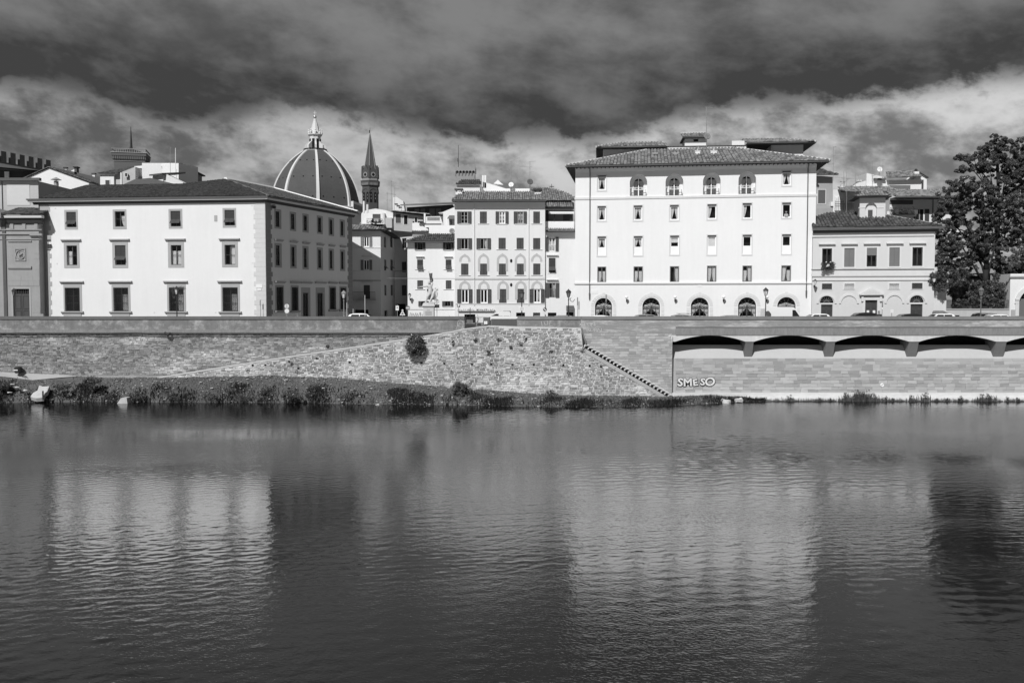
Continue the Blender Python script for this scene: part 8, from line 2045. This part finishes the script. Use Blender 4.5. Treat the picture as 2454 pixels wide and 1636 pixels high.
# ------------------------------------------------------------------ vehicles
def car(px, Y, label, paint, L=4.2, hgt=1.45, face=1, rack=False, kind='hatch', grp=None, yoff=0):
    b = at(px, HOR, Y); b.z = STREET + .004; t = thing('parked_car', label, 'car', Matrix.Translation(b) @ Matrix.Rotation(0 if face > 0 else pi, 4, 'Z'), grp)
    w = .86; s = L / 4.2; hz = hgt
    lo = [(-2.1 * s, .35), (-2.05 * s, .75), (-1.9 * s, .92), (1.1 * s, .93), (1.9 * s, .80), (2.1 * s, .60), (2.1 * s, .35), (1.8 * s, .25), (-1.8 * s, .25)]
    MB().prism(lo, -w, w).build('body', paint, t)
    ca = [(-1.9 * s, .92), (-1.55 * s, hz - .12), (-1.1 * s, hz - .01), (-.2 * s, hz), (.35 * s, hz - .07), (1.15 * s, .93)]
    a = MB(); n = len(ca)
    def cw(z): return w - .02 - .20 * (z - .92) / (hz - .92)
    roof = [(x * (.97 if i else 1), z) for i, (x, z) in enumerate(ca)]
    a.v = [(x, -cw(z), z) for x, z in ca] + [(x, cw(z), z) for x, z in ca]
    a.f = [(i, i + 1, n + i + 1, n + i) for i in range(n - 1)]; a.mi = [0] * (n - 1); a.build('roof', paint, t)
    for sg in (-1, 1):
        g = MB(); y = lambda z: sg * (cw(z) + .004)
        zt_, zb_ = hz - .13, .95
        g.poly([(-1.5 * s, y(zb_), zb_), (-.45 * s, y(zb_), zb_), (-.45 * s, y(zt_), zt_), (-1.3 * s, y(zt_), zt_)]); g.poly([(-.38 * s, y(zb_), zb_), (.85 * s, y(zb_), zb_), (.28 * s, y(zt_), zt_), (-.38 * s, y(zt_), zt_)]); g.build('side_window', M_cglass, t)
        e = MB(); e.v = [(x, sg * cw(z), z) for x, z in ca]; e.f = [tuple(range(n))]; e.mi = [0]; e.build('pillar', paint, t)
    g = MB(); f = lambda k, z: (ca[4][0] + (ca[5][0] - ca[4][0]) * k + .02, z)
    g.poly([(ca[4][0] + .10 * s, -cw(hz - .1) + .08, hz - .11), (ca[5][0] - .05 * s, -cw(.97) + .08, .99), (ca[5][0] - .05 * s, cw(.97) - .08, .99), (ca[4][0] + .10 * s, cw(hz - .1) - .08, hz - .11)])
    g.v = [(x + .03, y, z + .02) for x, y, z in g.v]; g.build('windscreen', M_cglass, t)
    g = MB(); g.poly([(-1.58 * s, -.6, hz - .17), (-1.86 * s, -.7, .97), (-1.86 * s, .7, .97), (-1.58 * s, .6, hz - .17)]); g.v = [(x - .03, y, z) for x, y, z in g.v]; g.build('rear_window', M_cglass, t)
    for x in (-1.3 * s, 1.3 * s):
        for sg in (-1, 1):
            wh = MB(); wh.prism(arc(x, .31, .31, 0, 2 * pi, 16)[:-1], sg * w - .1, sg * w + .1).build('wheel', M_rubber, t)
    for sg in (-1, 1): MB().box(2.0 * s, 2.11 * s, sg * .62 - .16, sg * .62 + .16, .58, .70).build('headlight', M_signw, t); MB().box(-2.1 * s, -1.98 * s, sg * .68 - .12, sg * .68 + .12, .66, .82).build('tail_light', M_signg, t)
    if rack:
        for x in (-.7, .3): MB().box(x - .03, x + .03, -.72, .72, hz + .06, hz + .1).build('roof_bar', M_iron, t)
        MB().box(-.9, .6, -.62, -.56, hz + .09, hz + .13).box(-.9, .6, .56, .62, hz + .09, hz + .13).build('rail', M_iron, t)
    return t
car(872, 111, 'long white car roof showing before the alley house', M_carw, 4.4, 1.50); car(1557, 107.0, 'dark car with a curved light roof edge before the second hotel arch', M_carg, 4.3, 1.46); car(1642, 107.2, 'pale car with a roof rack before the third hotel arch', M_carg, 4.0, 1.42, 1, True)
car(1762, 107.4, 'low grey car roof before the fourth hotel arch', M_carg, 4.3, 1.34); car(1953, 111.5, 'white car just past the long white van', M_carw, 3.9, 1.46, -1); car(2062, 107.2, 'black car parked in front of the pediment door', M_card, 4.4, 1.66, -1)
car(2170, 107.2, 'black car with a low roof before the second fanlight door', M_card, 4.2, 1.52, -1); car(2248, 106.8, 'silver car with pale roof edges under the corner pier', M_carw, 4.2, 1.54, -1); car(2372, 108.5, 'grey estate car behind the lamp before the garden wall', M_carg, 4.5, 1.60); car(2400, 106.6, 'white car in front of the grey estate car', M_carw, 4.0, 1.45)
car(1362, 107.8, 'low car roof at the foot of the lamp near the hotel corner', M_carg, 4.3, 1.33); car(1448, 107.4, 'low pale car roof before the first hotel arch', M_carw, 4.0, 1.33)
def van(px0, px1, ytop, Y, label, paint, face, side_windows=False, rear_windows=False):
    x0, x1 = gx(px0, Y), gx(px1, Y); L = x1 - x0; h = zz(ytop, Y) - STREET; c = (x0 + x1) / 2
    t = thing('parked_van', label, 'van', Matrix.Translation((c, Y, STREET + .004)) @ Matrix.Rotation(0 if face > 0 else pi, 4, 'Z')); a, b = -L / 2, L / 2; w = .95
    MB().prism([(a, .4), (a + .02, h - .2), (a + .14, h - .03), (a + .4, h), (b - 2.1, h), (b - 1.85, h - .06), (b - .95, 1.25), (b - .15, 1.0), (b, .8), (b, .4), (b - .3, .28), (a + .3, .28)], -w, w).build('body', paint, t)
    for sg in (-1, 1):
        y0, y1 = sorted((sg * w, sg * (w + .006)))
        MB().prism([(b - 2.05, 1.2), (b - 1.2, 1.2), (b - 1.72, h - .35 if h > 1.9 else h - .3), (b - 2.05, h - .35 if h > 1.9 else h - .3)], y0, y1).build('door_window', M_cglass, t)
        if side_windows:
            for p, q in ((a + .15, a + .85), (a + 1.0, a + 2.3), (a + 2.4, b - 2.2)): MB().prism([(p, 1.15), (q, 1.15), (q, h - .55), (p, h - .55)], y0, y1).build('side_window', M_cglass, t)
    MB().add([(b - 1.82, -.8, h - .1), (b - .98, -.85, 1.27), (b - .98, .85, 1.27), (b - 1.82, .8, h - .1)], [(0, 1, 2, 3)]).build('windscreen', M_cglass, t).data.transform(Matrix.Translation((.02, 0, .015)))
    if rear_windows:
        for y in (-.8, .08): MB().box(a - .008, a + .0, y, y + .72, 1.1, h - .4).build('rear_window', M_cglass, t)
    for x in (a + .9, b - .95):
        for sg in (-1, 1): MB().prism(arc(x, .34, .34, 0, 2 * pi, 16)[:-1], sg * w - .15, sg * w + .03).build('wheel', M_rubber, t)
    for sg in (-1, 1): MB().box(b - .06, b + .01, sg * .7 - .15, sg * .7 + .15, .7, .95).build('headlight', M_signw, t)
    return t
van(1828, 1935, 735.5, 109.0, 'long white delivery van parked beside a street lamp at the hotel', M_carw, 1); van(1155, 1224, 746, 112.5, 'white minibus with dark side windows behind the gate panel', M_carw, -1, True, True); van(2243, 2292, 744, 110.5, 'boxy grey van behind the silver car at the garden wall', M_carg, 1, True)

# ------------------------------------------------------------------ people and the statue
def skin(name, J, E_, parent, m, frame=None, sub=2):
    """one continuous body grown from a skeleton: J {name: (x, y, z, r)}, E_ edges, first joint is the root"""
    names = list(J); me = bpy.data.meshes.new(name); me.from_pydata([J[n][:3] for n in names], [(names.index(a), names.index(b)) for a, b in E_], [])
    o = bpy.data.objects.new(name, me); COL.objects.link(o)
    o.modifiers.new('skin', 'SKIN'); o.modifiers.new('sub', 'SUBSURF').levels = sub
    for i, n in enumerate(names):
        v = me.skin_vertices[0].data[i]; r = J[n][3]; v.radius = r if isinstance(r, tuple) else (r, r); v.use_root = (i == 0)
    bpy.context.view_layer.update(); dg = bpy.context.evaluated_depsgraph_get()
    nm = bpy.data.meshes.new_from_object(o.evaluated_get(dg)); bpy.data.objects.remove(o)
    nm.materials.clear(); nm.materials.append(m); nm.name = name; nm.polygons.foreach_set('use_smooth', [True] * len(nm.polygons))
    return link(name, nm, parent, frame)
M_skin = mat('skin', .30, rough=.6, var=.02, var2=0); M_hair = mat('hair', .03, var=.05); M_shirt = mat('pale_shirt', .42, var=.05, scale=4); M_jack = mat('dark_jacket', .05, var=.06, scale=4)
def face_bits(t, c, s, skinm, hairm, fr_):
    """head with eyes, nose, mouth, ears and hair at c, facing -y"""
    h = MB(); h.ball(c, .105 * s, 12, 10, 1.25); h.ball((c[0], c[1] - .045 * s, c[2] - .06 * s), .075 * s, 10, 8); h.ball((c[0], c[1] - .11 * s, c[2] - .01 * s), .018 * s, 6, 5, 1.6)
    for sg in (-1, 1): h.ball((c[0] + sg * .105 * s, c[1], c[2]), .022 * s, 6, 5, 1.6)
    h.build('head', skinm, t, fr_, True)
    e = MB()
    for sg in (-1, 1): e.ball((c[0] + sg * .038 * s, c[1] - .098 * s, c[2] + .012 * s), .013 * s, 6, 4)
    e.box(c[0] - .03 * s, c[0] + .03 * s, c[1] - .118 * s, c[1] - .10 * s, c[2] - .068 * s, c[2] - .058 * s); e.build('eyes_and_mouth', M_in, t, fr_)
    h = MB(); h.ball((c[0], c[1] + .022 * s, c[2] + .035 * s), .112 * s, 12, 8, 1.15); h.build('hair', hairm, t, fr_, True)
# woman at the top corner window of the hotel, leaning on the sill
u, z = Hh.uz(1884.5, 520); fr_ = Hh.frame @ Matrix.Translation((u, .02, z - .92))
t = thing('person', 'person in a pale top leaning with folded arms at a hotel window', 'person', fr_)
J = dict(hip=(0, .30, .70, .14), waist=(0, .28, .92, (.12, .15)), chest=(0, .24, 1.16, (.13, .17)), neck0=(0, .23, 1.33, .07), neck=(0, .22, 1.42, .05), head=(0, .2, 1.48, .05),
         shl=(-.17, .22, 1.29, .07), ell=(-.24, .10, 1.04, .055), wrl=(.02, -.02, 1.00, .04), hnl=(.10, -.03, 1.02, .035), shr=(.17, .22, 1.29, .07), elr=(.24, .10, 1.04, .055), wrr=(-.02, -.06, 1.04, .04), hnr=(-.10, -.06, 1.06, .035),
         thl=(-.1, .3, .45, .1), thr=(.1, .3, .45, .1))
Ed = [('hip', 'waist'), ('waist', 'chest'), ('chest', 'neck0'), ('neck0', 'neck'), ('neck', 'head'), ('chest', 'shl'), ('shl', 'ell'), ('ell', 'wrl'), ('wrl', 'hnl'), ('chest', 'shr'), ('shr', 'elr'), ('elr', 'wrr'), ('wrr', 'hnr'), ('hip', 'thl'), ('hip', 'thr')]
skin('body', J, Ed, t, M_shirt); face_bits(t, (0, .17, 1.56), 1.05, M_skin, M_hair, None)
for sg, y in ((-1, -.07), (1, -.04)):
    h = MB(); 
    for i in range(4): h.tube((sg * .10, y, 1.03 + i * .016 - .02), (sg * (.17 + .01 * (i in (1, 2))), y - .01, 1.02 + i * .014 - .02), .011, .008, 5)
    h.tube((sg * .09, y - .01, 1.05), (sg * .12, y - .04, 1.07), .012, .009, 5); h.build('fingers', M_skin, t)
# man behind the parapet before the pediment door
b = at(2107, HOR, 106.2); b.z = STREET + .004; t = thing('person', 'person in a dark jacket standing behind the parapet by the pediment door', 'person', loc=b)
J = dict(hip=(0, 0, .92, .15), waist=(0, 0, 1.08, (.15, .18)), chest=(0, 0, 1.30, (.15, .20)), neck0=(0, 0, 1.47, .08), neck=(0, 0, 1.53, .055), shl=(-.21, 0, 1.42, .085), ell=(-.30, .03, 1.14, .065), wrl=(-.26, -.14, .94, .045), hnl=(-.25, -.20, .88, .04), shr=(.21, 0, 1.42, .085), elr=(.31, .03, 1.14, .065), wrr=(.27, -.14, .94, .045), hnr=(.26, -.2, .88, .04),
         knl=(-.11, 0, .5, .085), anl=(-.11, .02, .1, .055), ftl=(-.12, -.14, .05, .045), knr=(.11, 0, .5, .085), anr=(.11, .02, .1, .055), ftr=(.12, -.14, .05, .045))
Ed = [('hip', 'waist'), ('waist', 'chest'), ('chest', 'neck0'), ('neck0', 'neck'), ('chest', 'shl'), ('shl', 'ell'), ('ell', 'wrl'), ('wrl', 'hnl'), ('chest', 'shr'), ('shr', 'elr'), ('elr', 'wrr'), ('wrr', 'hnr'), ('hip', 'knl'), ('knl', 'anl'), ('anl', 'ftl'), ('hip', 'knr'), ('knr', 'anr'), ('anr', 'ftr')]
skin('body', J, Ed, t, M_jack); face_bits(t, (0, -.01, 1.68), 1.1, M_skin, M_hair, None)
for sg in (-1, 1):
    h = MB()
    for i in range(4): h.tube((sg * .25 + (i - 1.5) * .018, -.21, .87), (sg * .25 + (i - 1.5) * .02, -.235, .79 + abs(i - 1.5) * .008), .011, .008, 5)
    h.tube((sg * .22, -.21, .87), (sg * .19, -.24, .83), .012, .009, 5); h.build('fingers', M_skin, t)
# monument: a standing fighter with a flag pointing ahead, supporting a fallen comrade
Ym = 122.0; b = at(1028, HOR, Ym); b.z = STREET; t = thing('monument', 'marble and bronze monument of a pointing fighter with a flag on a pedestal', 'statue', loc=b); k = Ym / FPX
zf = lambda y: zz(y, Ym) - STREET
M_stat = mat('statue_bronze', .52, rough=.6, var=.14, scale=3, var2=.1, streak=.12); M_ped = mat('pedestal_stone', .52, var=.06)
p = MB(); hw = 12.5 * k; p.box(-hw, hw, -hw, hw, 0, zf(737)); p.build('pedestal', M_ped, t); p = MB(); p.box(-hw - .25, hw + .25, -hw - .25, hw + .25, 0, .45); p.build('pedestal_base', M_ped, t)
MB().lathe([(hw * 1.42, zf(737)), (hw * 1.55, zf(735.5)), (hw * 1.72, zf(733.5)), (hw * 1.72, zf(731.5)), (hw * 1.6, zf(730.5))], 4, rot=pi / 4).build('pedestal_cornice', M_ped, t)
for i in range(5): MB().box(-hw * (.3 if i == 0 else .62), hw * (.3 if i == 0 else .62), -hw - .012, -hw - .001, zf(744 + i * 2.6 + (0 if i else -1)) - .025, zf(744 + i * 2.6 + (0 if i else -1)) + .025).build('inscription', M_signg, t)
z0 = zf(730.5); MB().prism([(-hw * 1.15, z0), (hw * 1.15, z0), (hw * 1.05, z0 + .3), (hw * .5, z0 + .42), (0, z0 + .3), (-hw * .7, z0 + .34), (-hw * 1.1, z0 + .22)], -hw * .8, hw * .8).build('plinth', M_stat, t)
def Pm(px, py, y=0.0): return ((px - 1028) * k, y, zf(py))
def jj(px, py, r, y=0.0): a = Pm(px, py, y); return (a[0], a[1], a[2], r)
J = dict(hip=jj(1033, 698, .24), belly=jj(1032, 692, (.22, .26)), chest=jj(1030, 686, (.24, .30)), neck0=jj(1029.5, 681.5, .12, -.05), neck=jj(1029, 679.5, .09, -.08),
         shl=jj(1025, 685, .13, -.12), ell=jj(1018, 686.8, .10, -.25), wrl=jj(1009.5, 687.2, .075, -.3), hnl=jj(1006, 687.3, .06, -.3), shr=jj(1034.5, 684, .13, .1), elr=jj(1037, 678, .10, .15), wrr=jj(1033, 673, .08, .1), hnr=jj(1032, 671, .07, .1),
         knl=jj(1025, 711, .16, -.2), anl=jj(1021, 724, .09, -.1), ftl=jj(1017, 726.5, .08, -.3), knr=jj(1036, 712, .16, .15), anr=jj(1031.5, 724, .09, .2), ftr=jj(1029, 726.5, .08, 0))
Ed = [('hip', 'belly'), ('belly', 'chest'), ('chest', 'neck0'), ('neck0', 'neck'), ('chest', 'shl'), ('shl', 'ell'), ('ell', 'wrl'), ('wrl', 'hnl'), ('chest', 'shr'), ('shr', 'elr'), ('elr', 'wrr'), ('wrr', 'hnr'), ('hip', 'knl'), ('knl', 'anl'), ('anl', 'ftl'), ('hip', 'knr'), ('knr', 'anr'), ('anr', 'ftr')]
skin('standing_figure', J, Ed, t, M_stat)
h = Pm(1028.5, 676.8, -.12); hd = MB(); hd.ball(h, .155, 10, 8, 1.25); hd.ball((h[0] - .03, h[1] - .14, h[2] - .02), .03, 6, 5, 1.5); hd.ball((h[0], h[1] - .06, h[2] - .12), .1, 8, 6); hd.ball((h[0] + .02, h[1] + .03, h[2] + .06), .165, 10, 8, 1.1); hd.build('head', M_stat, t, None, True)
hh = MB(); a = Vector(Pm(1005.6, 687.3, -.3))
hh.tube(a, a + Vector((-.26, -.03, .02)), .025, .015, 5)
for i in range(3): hh.tube(a + Vector((0, 0, -.03 - i * .03)), a + Vector((-.12, -.02, -.05 - i * .035)), .024, .02, 5)
hh.tube(a + Vector((.02, -.03, .03)), a + Vector((-.08, -.06, .07)), .022, .015, 5); hh.build('pointing_hand', M_stat, t)
# draped coat and the fallen comrade
J = dict(hip=jj(1040, 705, .24, -.05), belly=jj(1040, 699, (.22, .26), -.2), chest=jj(1038.5, 693, (.22, .28), -.25), neck0=jj(1043, 690.5, .11, -.3), neck=jj(1046, 691.5, .09, -.3), sha=jj(1044, 695, .12, -.35), ela=jj(1048.5, 703, .10, -.4), wra=jj(1047, 711, .07, -.35), hna=jj(1044.5, 714, .06, -.3),
         kna=jj(1035, 714, .15, -.45), ana=jj(1030, 726, .09, -.4), fta=jj(1026, 728, .08, -.5), knb=jj(1043, 717, .16, .1), anb=jj(1046, 727, .09, .1))
Ed = [('hip', 'belly'), ('belly', 'chest'), ('chest', 'neck0'), ('neck0', 'neck'), ('chest', 'sha'), ('sha', 'ela'), ('ela', 'wra'), ('wra', 'hna'), ('hip', 'kna'), ('kna', 'ana'), ('ana', 'fta'), ('hip', 'knb'), ('knb', 'anb')]
skin('fallen_figure', J, Ed, t, M_stat)
h = Pm(1048, 693.5, -.32); hd = MB(); hd.ball(h, .15, 10, 8, 1.2); hd.ball((h[0] + .08, h[1] - .1, h[2] - .06), .04, 6, 5); hd.build('fallen_head', M_stat, t, None, True)
dr_ = MB(); vs = []
for j in range(5):
    for i in range(7): a = Pm(1024 + i * 3.0 + (j - 2) * .8, 692 + j * 6.5, .25 + .12 * sin(i * 2.1 + j)); vs.append(a)
dr_.add(vs, [(j * 7 + i, j * 7 + i + 1, (j + 1) * 7 + i + 1, (j + 1) * 7 + i) for j in range(4) for i in range(6)]); dr_.build('cloak', M_stat, t, None, True)
MB().tube(Pm(1032.5, 684, .1), Pm(1027.8, 650, .1), .035, .02, 6).build('flag_staff', M_iron, t)
fg = MB(); vs = []; cols = [(655, 0, 8), (660, 1, 7), (664, 0, 6), (670, 1, 7.5), (676, 2, 4)]
for j, (py, x0, wd) in enumerate(cols):
    for i in range(6): f_ = i / 5; vs.append(Pm(1028.3 + (py - 652) * .13 + f_ * wd, py + (f_ * 2 if j % 2 else -f_), .1 + .15 * sin(i * 1.9 + j * 1.3)))
fg.add(vs, [(j * 6 + i, j * 6 + i + 1, (j + 1) * 6 + i + 1, (j + 1) * 6 + i) for j in range(4) for i in range(5)]); o = fg.build('flag', M_dkst, t, None, True); o.modifiers.new('thick', 'SOLIDIFY').thickness = .04

settle_labels()
